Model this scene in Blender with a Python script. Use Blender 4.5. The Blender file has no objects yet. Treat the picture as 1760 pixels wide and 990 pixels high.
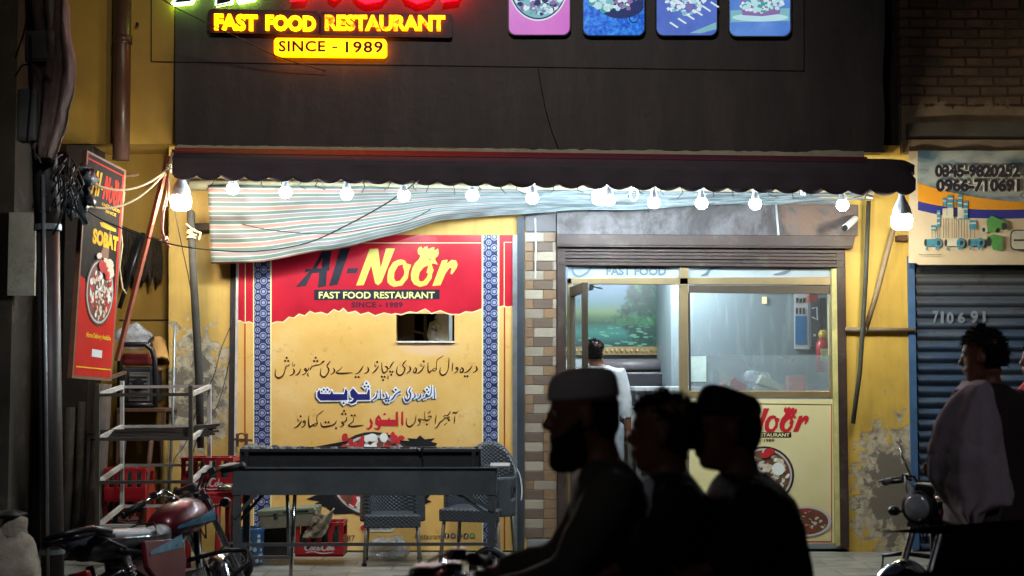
import bpy, bmesh, math, random
from mathutils import Vector, Matrix, noise as mnoise
from mathutils.geometry import tessellate_polygon
rad = math.radians
random.seed(7)
SC = bpy.context.scene
COL = SC.collection

# ------------------------------------------------------------------ camera
F_PX, CAM, PITCH = 2540.0, Vector((0.0, -12.7, 1.45)), math.atan(160 / 2540)
cd = bpy.data.cameras.new('camera'); cam = bpy.data.objects.new('camera', cd); COL.objects.link(cam)
cam.location = CAM; cam.rotation_euler = (rad(90) + PITCH, 0, 0)
cd.sensor_width = 36; cd.lens = 36 * F_PX / 1760; cd.clip_start = .05; cd.clip_end = 300
cd.dof.use_dof = True; cd.dof.focus_distance = 12.2; cd.dof.aperture_fstop = 2.5
SC.camera = cam
# ------------------------------------------------------------------ world, street lamps, added fill spots, exposure
w = bpy.data.worlds.new('World'); SC.world = w; w.use_nodes = True
bg = w.node_tree.nodes['Background']; bg.inputs[0].default_value = (.42, .46, .62, 1); bg.inputs[1].default_value = .016
def spot(name, loc, to, power, col, size, blend, r=.06):
    d = bpy.data.lights.new(name, 'SPOT'); d.energy = power; d.color = col; d.spot_size = rad(size); d.spot_blend = blend; d.shadow_soft_size = r
    o = bpy.data.objects.new(name, d); COL.objects.link(o); o.location = loc
    o.rotation_euler = (Vector(to) - Vector(loc)).to_track_quat('-Z', 'Y').to_euler(); return o
spot('street_lamp_light', (1.2, -7.0, 6.0), (-4.15, 0, 3.9), 330, (1, .82, .45), 15, .35, .14)
spot('added_fill_wide', (-.4, -7.4, 7.4), (-.4, 0, 3.4), 560, (.96, .88, .86), 62, .9, .3)  # added fill spot that lifts the fascia, no known lamp
spot('street_lamp_light_side', (6.5, -7.0, 6.2), (5.2, 0, 3.0), 270, (1, .8, .55), 30, .8, .12)
spot('added_fill_low', (-.6, -7.3, 5.6), (-1.9, -2.4, .3), 560, (.92, .93, 1), 52, .7, .2)  # front fill added for the grill cart and left motorcycle
spot('added_fill_right', (1.4, -6.9, 5.4), (2.9, -3.6, .5), 110, (.95, .92, 1), 36, .7, .2)  # extra fill spot added over the right motorcycle
spot('added_fill_near', (4.6, -12.6, 4.2), (2.45, -5.6, 1.0), 150, (.95, .88, 1), 14, .7, .2)  # narrow fill added from the camera side for the shawled man
spot('added_fill_front', (-2.6, -12.9, 3.6), (.25, -8.05, 1.2), 26, (.95, .9, .9), 13, .9, .2)  # dim fill added on the riders, no lamp stands there
SC.view_settings.view_transform = 'Standard'; SC.view_settings.look = 'None'
SC.view_settings.exposure = 0; SC.view_settings.gamma = 1
SC.cycles.use_denoising = True
SC.cycles.sample_clamp_indirect = 3; SC.cycles.sample_clamp_direct = 0
SC.cycles.max_bounces = 6; SC.cycles.transparent_max_bounces = 16
SC.cycles.caustics_reflective = False; SC.cycles.caustics_refractive = False
SC.render.film_transparent = False

# ------------------------------------------------------------------ pixel -> world on a plane y = Y
def W(px, py, Y=0.0):
    x = (px - 880) / F_PX; u = (495 - py) / F_PX
    dy = math.cos(PITCH) - u * math.sin(PITCH); dz = math.sin(PITCH) + u * math.cos(PITCH)
    t = (Y - CAM.y) / dy
    return Vector((CAM.x + x * t, Y, CAM.z + dz * t))
def S(Y): return F_PX / (Y - CAM.y)
def PF(Y):                       # mapping (px, py, d) with d metres towards the viewer
    def f(x, y, d=0.0):
        p = W(x, y, Y); p.y -= d; return p
    return f
def BL(tl, tr, br, bl):          # bilinear mapping onto a planar quad, u,v in 0..1
    n = (tr - tl).cross(bl - tl).normalized()
    def f(u, v, d=0.0):
        return tl.lerp(tr, u).lerp(bl.lerp(br, u), v) + n * -d * BLS[0]
    return f
BLS = [1]

# ------------------------------------------------------------------ mesh builder
class MB:
    def __init__(s, T=None): s.v = []; s.f = []; s.m = []; s.uv = None; s.T = T; s.mi = 0; s.k = 0
    def add(s, vs, fs, mi=None):
        b = len(s.v); s.v += [Vector(s.T(Vector(p)) if s.T else p) for p in vs]
        s.f += [tuple(b + i for i in f) for f in fs]; s.m += [s.mi if mi is None else mi] * len(fs); return s
    def box(s, c, d, R=None, mi=None):
        c = Vector(c); hx, hy, hz = d[0] / 2, d[1] / 2, d[2] / 2
        vs = [Vector((x, y, z)) for z in (-hz, hz) for y in (-hy, hy) for x in (-hx, hx)]
        if R is not None: vs = [R @ p for p in vs]
        return s.add([c + p for p in vs], [(0, 2, 3, 1), (4, 5, 7, 6), (0, 1, 5, 4), (2, 6, 7, 3), (0, 4, 6, 2), (1, 3, 7, 5)], mi)
    def bar(s, a, b, w, h=None, mi=None):
        a, b = Vector(a), Vector(b); d = b - a; q = d.to_track_quat('Z', 'Y').to_matrix()
        return s.box((a + b) / 2, (w, h or w, d.length), q, mi)
    def pbox(s, x0, y0, x1, y1, Y, th, mi=None):
        a, b = W(x0, (y0 + y1) / 2, Y), W(x1, (y0 + y1) / 2, Y); zt, zb = W(x0, y0, Y).z, W(x0, y1, Y).z
        return s.box(((a.x + b.x) / 2, Y + th / 2, (zt + zb) / 2), (b.x - a.x, th, zt - zb), None, mi)
    def prism(s, pts, F, th, holes=(), mi=None):
        loops = [list(pts)] + [list(h) for h in holes]
        tri = tessellate_polygon([[Vector((p[0], -p[1], 0)) for p in l] for l in loops])
        fl = [p for l in loops for p in l]; n = len(fl)
        vs = [F(p[0], p[1], 0) for p in fl] + [F(p[0], p[1], -th) for p in fl]
        fs = [tuple(t) for t in tri] + [tuple(n + i for i in reversed(t)) for t in tri]; o = 0
        for l in loops:
            k = len(l); fs += [(o + i, o + (i + 1) % k, n + o + (i + 1) % k, n + o + i) for i in range(k)]; o += k
        return s.add(vs, fs, mi)
    def flat(s, pts, F, d=0.0, holes=(), mi=None):
        loops = [list(pts)] + [list(h) for h in holes]; s.k += 1; d = d + s.k * 4e-5
        tri = tessellate_polygon([[Vector((p[0], -p[1], 0)) for p in l] for l in loops])
        return s.add([F(p[0], p[1], d) for l in loops for p in l], [tuple(t) for t in tri], mi)
    def disc(s, cx, cy, rx, ry, F, d=0.0, n=20, mi=None, rot=0, hole=0):
        c, q = math.cos(rot), math.sin(rot)
        e = lambda k: [(cx + rx * k * math.cos(a) * c - ry * k * math.sin(a) * q, cy + rx * k * math.cos(a) * q + ry * k * math.sin(a) * c) for a in [2 * math.pi * i / n for i in range(n)]]
        return s.flat(e(1), F, d, [e(hole)] if hole else (), mi)
    def tube(s, pts, r, n=8, mi=None, cap=True, flat=1.0):
        P = [Vector(p) for p in pts]; R = r if isinstance(r, (list, tuple)) else [r] * len(P); rings = []; up = None
        for i, p in enumerate(P):
            d = (P[min(i + 1, len(P) - 1)] - P[max(i - 1, 0)]).normalized()
            if up is None: up = Vector((0, 0, 1)) if abs(d.z) < .9 else Vector((1, 0, 0))
            a = d.cross(up).normalized(); b = a.cross(d).normalized(); up = b
            rings.append([p + a * math.cos(t) * R[i] + b * math.sin(t) * R[i] * flat for t in [2 * math.pi * k / n for k in range(n)]])
        return s.loft(rings, cap, mi)
    def loft(s, rings, cap=True, mi=None):
        n = len(rings[0]); vs = [v for r in rings for v in r]
        fs = [(j * n + k, j * n + (k + 1) % n, (j + 1) * n + (k + 1) % n, (j + 1) * n + k) for j in range(len(rings) - 1) for k in range(n)]
        if cap: fs += [tuple(reversed(range(n))), tuple((len(rings) - 1) * n + k for k in range(n))]
        return s.add(vs, fs, mi)
    def lathe(s, prof, c, axis=(0, 0, 1), n=20, mi=None):
        c = Vector(c); q = Vector(axis).to_track_quat('Z', 'Y').to_matrix()
        return s.loft([[c + q @ Vector((r * math.cos(t), r * math.sin(t), z)) for t in [2 * math.pi * k / n for k in range(n)]] for r, z in prof], True, mi)
    def ell(s, c, r, n=14, R=None, mi=None, jit=0):
        r = (r, r, r) if not isinstance(r, (list, tuple)) else r; c = Vector(c); rings = []
        for j in range(1, n // 2 + 1):
            ph = math.pi * j / (n // 2 + 1)
            ring = []
            for k in range(n):
                t = 2 * math.pi * k / n; p = Vector((r[0] * math.sin(ph) * math.cos(t), r[1] * math.sin(ph) * math.sin(t), -r[2] * math.cos(ph)))
                if jit: p *= 1 + jit * mnoise.noise(p * (3 / max(r)) + c)
                ring.append(c + (R @ p if R is not None else p))
            rings.append(ring)
        return s.loft(rings, True, mi)
    def torus(s, c, axis, R, r, n=28, m=8, mi=None):
        c = Vector(c); q = Vector(axis).to_track_quat('Z', 'Y').to_matrix()
        vs = [c + q @ Vector(((R + r * math.cos(b)) * math.cos(a), (R + r * math.cos(b)) * math.sin(a), r * math.sin(b))) for a in [2 * math.pi * i / n for i in range(n)] for b in [2 * math.pi * j / m for j in range(m)]]
        return s.add(vs, [(i * m + j, ((i + 1) % n) * m + j, ((i + 1) % n) * m + (j + 1) % m, i * m + (j + 1) % m) for i in range(n) for j in range(m)], mi)
    def grid(s, fn, nu, nv, mi=None):
        b = len(s.v); vs = [fn(i / nu, j / nv) for j in range(nv + 1) for i in range(nu + 1)]
        s.add(vs, [(j * (nu + 1) + i, (j + 1) * (nu + 1) + i, (j + 1) * (nu + 1) + i + 1, j * (nu + 1) + i + 1) for j in range(nv) for i in range(nu)], mi)
        if s.uv is None: s.uv = {}
        for j in range(nv + 1):
            for i in range(nu + 1): s.uv[b + j * (nu + 1) + i] = (i / nu, j / nv)
        return s
OFF = {}
def _mesh(name, mb, mat, off, smooth):
    me = bpy.data.meshes.new(name); me.from_pydata([tuple(v - off) for v in mb.v], [], mb.f); me.update()
    for m in (mat if isinstance(mat, (list, tuple)) else [mat]): me.materials.append(m)
    me.polygons.foreach_set('material_index', mb.m); 
    if smooth: me.polygons.foreach_set('use_smooth', [True] * len(me.polygons))
    if mb.uv:
        uvl = me.uv_layers.new(name='uv')
        for lp in me.loops: uvl.data[lp.index].uv = mb.uv.get(lp.vertex_index, (0, 0))
    bm = bmesh.new(); bm.from_mesh(me)
    if not getattr(mb, 'norecalc', False) and any(len(e.link_faces) == 2 for e in bm.edges): bmesh.ops.recalc_face_normals(bm, faces=bm.faces)
    bm.to_mesh(me); bm.free(); return me
def mods(o, bevel=0, solid=0, remesh=0, subd=0, smooth_it=0, wrinkle=0, wscale=.12):
    if subd: m = o.modifiers.new('s', 'SUBSURF'); m.levels = m.render_levels = subd
    if solid: m = o.modifiers.new('t', 'SOLIDIFY'); m.thickness = solid; m.offset = 0
    if remesh:
        m = o.modifiers.new('r', 'REMESH'); m.mode = 'VOXEL'; m.voxel_size = remesh; m.use_smooth_shade = True
    if smooth_it: m = o.modifiers.new('m', 'SMOOTH'); m.iterations = smooth_it; m.factor = .5
    if wrinkle:
        t = bpy.data.textures.new('folds', 'CLOUDS'); t.noise_scale = wscale; t.noise_depth = 3
        m = o.modifiers.new('d', 'DISPLACE'); m.texture = t; m.strength = wrinkle; m.texture_coords = 'GLOBAL'
    if bevel:
        m = o.modifiers.new('b', 'BEVEL'); m.width = bevel; m.segments = 2; m.limit_method = 'ANGLE'; m.angle_limit = rad(40)
    return o
def tag(o, label=None, cat=None, group=None, kind=None):
    for k, v in (('label', label), ('category', cat), ('group', group), ('kind', kind)):
        if v: o[k] = v
    return o
def thing(name, label, cat, loc, rot=(0, 0, 0), group=None, kind=None):
    o = bpy.data.objects.new(name, None); COL.objects.link(o); o.empty_display_size = .1
    o.location = loc; o.rotation_euler = rot; OFF[o.name] = Vector(loc); return tag(o, label, cat, group, kind)
def part(name, mb, mat, parent, local=False, smooth=False, label=None, **kw):
    off = Vector((0, 0, 0)) if local else OFF[parent.name]
    o = bpy.data.objects.new(name, _mesh(name, mb, mat, off, smooth)); COL.objects.link(o); o.parent = parent; OFF[o.name] = off
    if label: o['label'] = label
    return mods(o, **kw)
def solo(name, mb, mat, label, cat, group=None, kind=None, smooth=False, **kw):
    xs = [v.x for v in mb.v]; ys = [v.y for v in mb.v]; c = Vector(((min(xs) + max(xs)) / 2, (min(ys) + max(ys)) / 2, min(v.z for v in mb.v)))
    o = bpy.data.objects.new(name, _mesh(name, mb, mat, c, smooth)); COL.objects.link(o); o.location = c; OFF[o.name] = c
    return mods(tag(o, label, cat, group, kind), **kw)
def struct(name, mb, mat, **kw):
    o = bpy.data.objects.new(name, _mesh(name, mb, mat, Vector((0, 0, 0)), False)); COL.objects.link(o); o['kind'] = 'structure'; return mods(o, **kw)
def dup(root, loc, rz=None, label=None, group=None):
    r = root.copy(); COL.objects.link(r); r.location = loc
    if rz is not None: r.rotation_euler = (0, 0, rz)
    if label: r['label'] = label
    if group: r['group'] = group
    def kids(a, b):
        for ch in [o for o in bpy.data.objects if o.parent is a]:
            c = ch.copy(); COL.objects.link(c); c.parent = b; kids(ch, c)
    kids(root, r); return r

# ------------------------------------------------------------------ materials
def lin(h, k=1.0):
    h = h.lstrip('#'); o = []
    for i in (0, 2, 4):
        c = int(h[i:i + 2], 16) / 255; o.append((c / 12.92 if c <= .04045 else ((c + .055) / 1.055) ** 2.4) * k)
    return (*o, 1)
class NT:
    def __init__(s, name):
        s.mat = bpy.data.materials.new(name); s.mat.use_nodes = True; s.t = s.mat.node_tree; s.b = s.t.nodes['Principled BSDF']; s.out = s.t.nodes['Material Output']
    def node(s, t, **p):
        n = s.t.nodes.new(t)
        for k, v in p.items(): setattr(n, k, v)
        return n
    def put(s, sock, v):
        if isinstance(v, bpy.types.NodeSocket): s.t.links.new(v, sock)
        elif v is not None:
            try: sock.default_value = v
            except Exception: sock.default_value = tuple(v)[:3]
    def co(s, kind='Object'): return s.node('ShaderNodeTexCoord').outputs[kind]
    def pos(s): return s.node('ShaderNodeNewGeometry').outputs['Position']
    def mp(s, vec, sc=(1, 1, 1), loc=(0, 0, 0), rot=(0, 0, 0)):
        n = s.node('ShaderNodeMapping'); s.put(n.inputs[0], vec); n.inputs['Scale'].default_value = sc; n.inputs['Location'].default_value = loc; n.inputs['Rotation'].default_value = rot; return n.outputs[0]
    def noise(s, vec, sc=5, det=4, ro=.6, out=0, dist=0):
        n = s.node('ShaderNodeTexNoise'); s.put(n.inputs['Vector'], vec); n.inputs['Scale'].default_value = sc; n.inputs['Detail'].default_value = det; n.inputs['Roughness'].default_value = ro; n.inputs['Distortion'].default_value = dist; return n.outputs[out]
    def vor(s, vec, sc=5, out='Distance', feat='F1', rnd=1):
        n = s.node('ShaderNodeTexVoronoi', feature=feat); s.put(n.inputs['Vector'], vec); n.inputs['Scale'].default_value = sc; n.inputs['Randomness'].default_value = rnd; return n.outputs[out]
    def ramp(s, f, st, interp='LINEAR'):
        n = s.node('ShaderNodeValToRGB'); s.put(n.inputs[0], f); r = n.color_ramp; r.interpolation = interp
        while len(r.elements) < len(st): r.elements.new(.5)
        for e, (p, c) in zip(r.elements, st): e.position = p; e.color = c if len(c) == 4 else (*c, 1)
        return n.outputs[0]
    def mix(s, f, a, b, bt='MIX'):
        n = s.node('ShaderNodeMix', data_type='RGBA', blend_type=bt); s.put(n.inputs[0], f); s.put(n.inputs[6], a); s.put(n.inputs[7], b); return n.outputs[2]
    def m(s, op, a, b=0, c=0):
        n = s.node('ShaderNodeMath', operation=op); s.put(n.inputs[0], a); s.put(n.inputs[1], b); s.put(n.inputs[2], c); return n.outputs[0]
    def step(s, f, t, w=.02): # smooth threshold
        n = s.node('ShaderNodeMapRange'); s.put(n.inputs[0], f); n.inputs[1].default_value = t - w; n.inputs[2].default_value = t + w; n.clamp = True; return n.outputs[0]
    def sep(s, v): n = s.node('ShaderNodeSeparateXYZ'); s.put(n.inputs[0], v); return n.outputs
    def vm(s, op, a, b=(0, 0, 0), out=0):
        n = s.node('ShaderNodeVectorMath', operation=op); s.put(n.inputs[0], a); s.put(n.inputs[1], b); return n.outputs[out]
    def dist(s, vec, c, sc=(1, 1, 1)):
        return s.vm('LENGTH', s.vm('MULTIPLY', s.vm('SUBTRACT', vec, c), sc), out='Value')
    def bump(s, h, st=.3, d=.01):
        n = s.node('ShaderNodeBump'); n.inputs['Strength'].default_value = st; n.inputs['Distance'].default_value = d; s.put(n.inputs['Height'], h); s.put(s.b.inputs['Normal'], n.outputs[0]); return s
    def fin(s, col=None, rough=None, metal=None, **kw):
        for k, v in (('Base Color', col), ('Roughness', rough), ('Metallic', metal)): s.put(s.b.inputs[k], v)
        for k, v in kw.items(): s.put(s.b.inputs[k.replace('_', ' ')], v)
        return s.mat
MC = {}
def M(key, col=None, rough=.6, metal=0.0, var=.22, sc=6, bump=.15, dirt=0, coat=0, spec=None, k=1.0, bsc=None):
    if key in MC: return MC[key]
    n = NT(key); c = lin(col, k) if isinstance(col, str) else (*col, 1); p = n.co()
    f = n.noise(p, sc, 5, .65)
    lo = tuple(x * (1 - var) for x in c[:3]) + (1,); hi = tuple(min(1, x * (1 + var)) for x in c[:3]) + (1,)
    o = n.ramp(f, [(.3, lo), (.7, hi)])
    if dirt:
        d = n.step(n.noise(p, sc * 1.7, 8, .75), .60, .07); o = n.mix(n.m('MULTIPLY', d, dirt), o, (.09, .075, .06, 1))
    r = n.m('ADD', n.m('MULTIPLY', f, .25), rough - .12)
    if bump: n.bump(n.noise(p, bsc or sc * 6, 5, .6), bump, .004)
    kw = {'Coat_Weight': coat} if coat else {}
    if spec is not None: kw['Specular_IOR_Level'] = spec
    MC[key] = n.fin(o, r, metal, **kw); return MC[key]
def EM(key, col, st, k=1):
    if key in MC: return MC[key]
    n = NT(key); c = lin(col) if isinstance(col, str) else (*col, 1)
    f = n.noise(n.co(), 9, 3); n.fin((0, 0, 0, 1), .5, 0, Emission_Color=n.mix(n.m('MULTIPLY', f, .5), c, tuple(x * .72 for x in c[:3]) + (1,)), Emission_Strength=st); MC[key] = n.mat; return n.mat
# ------------------------------------------------------------------ lettering
TX = {}
def glyphs(s, bold=0, shear=0, sp=1.0):
    k = (s, bold, shear, sp)
    if k not in TX:
        cu = bpy.data.curves.new('t', 'FONT'); cu.body = s; cu.offset = bold; cu.shear = shear; cu.resolution_u = 3; cu.space_character = sp
        o = bpy.data.objects.new('t', cu); COL.objects.link(o); dg = bpy.context.evaluated_depsgraph_get(); me = bpy.data.meshes.new_from_object(o.evaluated_get(dg))
        vs = [v.co.copy() for v in me.vertices]; fs = [tuple(p.vertices) for p in me.polygons]
        bpy.data.objects.remove(o); bpy.data.curves.remove(cu); bpy.data.meshes.remove(me)
        x0, x1 = min(v.x for v in vs), max(v.x for v in vs); y0, y1 = min(v.y for v in vs), max(v.y for v in vs)
        TX[k] = ([((v.x - x0) / (x1 - x0), 1 - (v.y - y0) / (y1 - y0)) for v in vs], fs)
    return TX[k]
def text(mb, s, x0, y0, x1, y1, F, d=.003, bold=.0, shear=0, slope=0, sp=1.0, mi=None, th=0):
    vs, fs = glyphs(s, bold, shear, sp); mb.k += 1; d += mb.k * 4e-5
    P = [F(x0 + u * (x1 - x0), y0 + v * (y1 - y0) + slope * u, d) for u, v in vs]
    mb.add(P, fs, mi)
    if th: # side walls of channel letters
        n = len(P); Q = [F(x0 + u * (x1 - x0), y0 + v * (y1 - y0) + slope * u, d - th) for u, v in vs]
        cnt = {}
        for f in fs:
            for a, b in zip(f, f[1:] + f[:1]): cnt[(min(a, b), max(a, b))] = cnt.get((min(a, b), max(a, b)), 0) + 1
        mb.add(P + Q, [(a, b, b + n, a + n) for (a, b), c in cnt.items() if c == 1], mi)
def stroke(mb, pts, F, d=.003, grow=0, mi=None, n=3, dx=0, dy=0, k=1.0):
    # pen stroke through (x, y, width) points, Catmull-Rom smoothed, drawn as one ribbon
    P = [Vector((p[0] + dx, p[1] + dy, p[2] * k + grow)) for p in pts]; Q = []
    for i in range(len(P) - 1):
        a, b, c, e = P[max(i - 1, 0)], P[i], P[i + 1], P[min(i + 2, len(P) - 1)]
        for j in range(n):
            t = j / n; Q.append(.5 * ((2 * b) + (c - a) * t + (2 * a - 5 * b + 4 * c - e) * t * t + (3 * b - a - 3 * c + e) * t ** 3))
    Q.append(P[-1]); mb.k += 1; d += mb.k * 4e-5; vs = []
    for i, q in enumerate(Q):
        t = Q[min(i + 1, len(Q) - 1)] - Q[max(i - 1, 0)]; l = math.hypot(t.x, t.y) or 1; w = max(q.z, 2) / 2
        ox, oy = -t.y / l * w, t.x / l * w
        vs += [F(q.x + ox, q.y + oy, d), F(q.x - ox, q.y - oy, d)]
    mb.add(vs, [(2 * i, 2 * i + 1, 2 * i + 3, 2 * i + 2) for i in range(len(Q) - 1)], mi)
def dia(mb, x, y, r, F, d=.003, grow=0, mi=None, dx=0, dy=0):
    r += grow / 2; x += dx; y += dy; mb.flat([(x - r, y), (x, y - r), (x + r, y), (x, y + r)], F, d, (), mi)
def CF(ox, oy, s, Y): # crop coordinates -> plane
    f = PF(Y); return lambda x, y, d=0.0: f(ox + x / s, oy + y / s, d)

LOGO = {
 'A': ([(50,490),(190,330),(140,345),(145,310),(215,305),(330,105),(415,100),(385,295),(395,295),(385,325),(365,330),(355,480),(275,495),(285,345),(215,350),(150,480)], [[(322,190),(310,300),(258,300)]]),
 'l': ([(385,480),(500,100),(600,95),(470,465)], []),
 '-': ([(575,300),(680,300),(660,350),(562,352)], []),
 'N': ([(658,475),(795,105),(880,100),(905,300),(960,100),(1050,100),(915,440),(880,472),(850,450),(810,270),(735,470)], []),
 'o': ([(1165,250),(1215,265),(1190,330),(1180,400),(1120,475),(1040,490),(1000,470),(975,440),(972,380),(985,310),(1030,240),(1070,218),(1110,210),(1150,222)], [[(1130,260),(1080,275),(1045,340),(1040,400),(1060,432),(1100,425),(1140,370),(1145,330),(1130,290)]]),
 'O': ([(1210,360),(1225,300),(1250,250),(1290,210),(1308,172),(1283,155),(1278,120),(1290,92),(1315,80),(1330,108),(1345,86),(1375,78),(1388,108),(1410,95),(1445,85),(1448,122),(1485,100),(1492,150),(1480,180),(1460,190),(1455,215),(1485,265),(1430,250),(1420,262),(1440,320),(1425,355),(1420,400),(1370,470),(1300,490),(1240,462),(1215,420)], [[(1385,270),(1340,290),(1300,340),(1288,395),(1300,430),(1335,430),(1370,390),(1385,355),(1365,345),(1380,300)],[(1390,205),(1410,207),(1408,220),(1392,216)]]),
 'r': ([(1425,480),(1525,220),(1580,215),(1572,255),(1620,215),(1665,222),(1682,260),(1670,300),(1625,362),(1608,352),(1622,300),(1600,295),(1560,350),(1510,470)], [])}
def logo(mb, F, letters='Al-NoOr', d=.003, mi=None, th=0):
    for ch in letters:
        p, h = LOGO[ch]
        if th: mb.prism(p, lambda x, y, q=0: F(x, y, d + q), th, h, mi)
        else: mb.flat(p, F, d, h, mi)
# ================================================================== MATERIALS OF THE SETTING
def paint_wall(name, base, patches, thr=.56, plaster=('#b9ad93', '#77705f')):
    # old oil paint: stains, scratches and patches where it has flaked to plaster (patches: world centre, xyz scale, strength)
    n = NT(name); p = n.pos(); c = lin(base)
    f = n.noise(p, 1.6, 6, .6); g = n.noise(n.mp(p, (6, 6, .7)), 2.2, 5, .7)
    col = n.ramp(f, [(.25, tuple(x * .72 for x in c[:3])), (.5, c[:3]), (.75, tuple(min(1, x * 1.12) for x in c[:3]))])
    col = n.mix(n.m('MULTIPLY', n.step(g, .60, .12), .35), col, (.30, .20, .07, 1))
    col = n.mix(n.m('MULTIPLY', n.step(n.noise(p, 23, 6, .7), .66, .03), .55), col, (.28, .2, .1, 1))
    m = 0.0
    for ctr, sc, st in patches:
        q = n.m('SUBTRACT', st, n.dist(p, ctr, sc)); q = n.m('MAXIMUM', q, -1.0); m = q if isinstance(m, float) else n.m('MAXIMUM', m, q)
    if not isinstance(m, float):
        nn = n.noise(p, 7, 9, .68, dist=.4); h = n.m('ADD', n.m('MULTIPLY', m, .55), nn)
        pl = n.ramp(n.noise(p, 11, 6, .7), [(.38, lin(plaster[1])), (.56, lin(plaster[0]))])
        col = n.mix(n.step(h, thr + .22, .012), col, pl); col = n.mix(n.step(h, thr + .36, .015), col, lin('#6d6558'))
        n.bump(n.m('SUBTRACT', n.m('MULTIPLY', f, .4), n.step(h, thr + .22, .02)), .5, .01)
    else: n.bump(n.noise(p, 30, 5), .12, .006)
    return n.fin(col, n.m('ADD', n.m('MULTIPLY', g, .3), .42))
yellow_r = paint_wall('yellow_paint_right', '#c8a548', [((3.28, 0, .52), (1.8, 1, 1.2), 1.2), ((3.1, 0, .15), (2.0, 1, 1.6), .55), ((3.3, 0, 2.9), (1.3, 1, 1.3), .2)])
yellow_l = paint_wall('yellow_paint_left', '#c4a052', [((-2.72, 0, 1.38), (1.5, 1, 1.05), 1.0), ((-2.8, 0, .9), (1.6, 1, 1.2), .6)], .55)
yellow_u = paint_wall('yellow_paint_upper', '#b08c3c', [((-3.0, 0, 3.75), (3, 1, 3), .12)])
def brickm():
    n = NT('old_brick'); p = n.pos(); v = n.mp(p, (1, 1, 1), rot=(rad(90), 0, 0))
    b = n.node('ShaderNodeTexBrick'); n.put(b.inputs['Vector'], n.vm('ADD', v, n.vm('MULTIPLY', n.noise(p, 4, 3, out=1), (.03, .03, .03))))
    for k, x in (('Scale', 1.0), ('Mortar Size', .012), ('Brick Width', .24), ('Row Height', .085), ('Mortar Smooth', .4), ('Bias', -.2)): b.inputs[k].default_value = x
    b.inputs['Color1'].default_value = lin('#7d604b'); b.inputs['Color2'].default_value = lin('#5a473b'); b.inputs['Mortar'].default_value = lin('#3b332c')
    z = n.sep(p)[2]; f = n.noise(p, 3, 7, .7)
    pl = n.step(n.m('ADD', n.m('MULTIPLY', z, -1.0), n.m('MULTIPLY', f, .5)), -3.62, .02)
    col = n.mix(n.step(f, .52, .1), b.outputs[0], lin('#54483c')); col = n.mix(pl, col, n.ramp(n.noise(p, 5, 6, .7), [(.3, lin('#6f5f4c')), (.7, lin('#94826a'))]))
    n.bump(n.m('ADD', n.m('MULTIPLY', n.m('MULTIPLY', b.outputs[1], -1), n.m('SUBTRACT', 1, pl)), n.m('MULTIPLY', f, .8)), .9, .03)
    return n.fin(col, .9)
BRICK = brickm()
def fasciam():
    n = NT('fascia_grey_with_shade'); p = n.pos(); f = n.noise(p, .7, 6, .6); g = n.noise(n.mp(p, (2.6, 2.6, .5)), 1.6, 7, .7); h = n.noise(p, 5, 8, .8)  # dark grey base also carries the shade over the yellow wall
    col = n.ramp(f, [(.3, lin('#423d38')), (.5, lin('#4b4541')), (.7, lin('#59524c'))]); col = n.mix(n.m('MULTIPLY', n.step(g, .56, .14), .4), col, lin('#2e2a27')); col = n.mix(n.m('MULTIPLY', n.step(n.m('SUBTRACT', 1, g), .58, .08), .3), col, lin('#6b6259'))
    col = n.mix(n.m('MULTIPLY', n.step(h, .60, .04), .35), col, lin('#35302c'))
    n.bump(n.m('ADD', n.noise(p, 2.2, 5), n.m('MULTIPLY', h, .5)), .35, .02); return n.fin(col, n.m('ADD', n.m('MULTIPLY', f, .35), .38))
FASCIA = fasciam()
def floorm():
    n = NT('shop_apron_tiles'); p = n.pos(); b = n.node('ShaderNodeTexBrick'); b.offset = .5; n.put(b.inputs['Vector'], p)
    for k, x in (('Scale', 1.0), ('Mortar Size', .006), ('Brick Width', .62), ('Row Height', .31)): b.inputs[k].default_value = x
    b.inputs['Color1'].default_value = lin('#a5a49a'); b.inputs['Color2'].default_value = lin('#8f9189'); b.inputs['Mortar'].default_value = lin('#4a4741')
    d = n.noise(n.mp(p, (1, 2.2, 1)), 2.3, 8, .72); v = n.noise(p, 9, 7, .75)
    col = n.mix(n.m('MULTIPLY', n.step(d, .50, .16), .7), b.outputs[0], lin('#5a5144')); col = n.mix(n.m('MULTIPLY', n.step(v, .6, .05), .6), col, lin('#4c4436'))
    n.bump(n.m('SUBTRACT', v, b.outputs[1]), .3, .006); return n.fin(col, n.m('ADD', n.m('MULTIPLY', d, .5), .15))
FLOOR = floorm()
ASPH = M('asphalt', '#3a3835', .85, sc=3, var=.35, bump=.6, bsc=60, dirt=.5)
KERB = M('kerb_concrete', '#8a857a', .85, sc=3, dirt=.5, bump=.3)
DARKW = M('dark_plaster', '#2a2520', .9, sc=2, var=.4, dirt=.5, bump=.4)  # one dark tone shared by ground, recess, gap and rear walls
BROWN = M('old_brown_enamel', '#35251f', .5, sc=3, var=.45, dirt=.6, bump=.4)
n = NT('stained_sheet_steel'); p = n.pos(); f = n.noise(p, 2.1, 8, .72, dist=.6); g = n.noise(n.mp(p, (3, 3, 1)), 3.5, 7, .7); X_ = n.sep(p)[0]
col = n.ramp(f, [(.32, lin('#262324')), (.46, lin('#3a3739')), (.56, lin('#575659')), (.68, lin('#40373a'))]); col = n.mix(n.m('MULTIPLY', n.step(g, .57, .05), .6), col, lin('#2b2223')); col = n.mix(n.m('MULTIPLY', n.step(X_, 2.28, .02), n.step(f, .5, .06)), col, lin('#5c4433'))
STEEL = n.bump(n.m('ADD', f, n.noise(p, 1.2, 3)), .5, .03).fin(col, n.m('ADD', n.m('MULTIPLY', g, .4), .28), .15)
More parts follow.
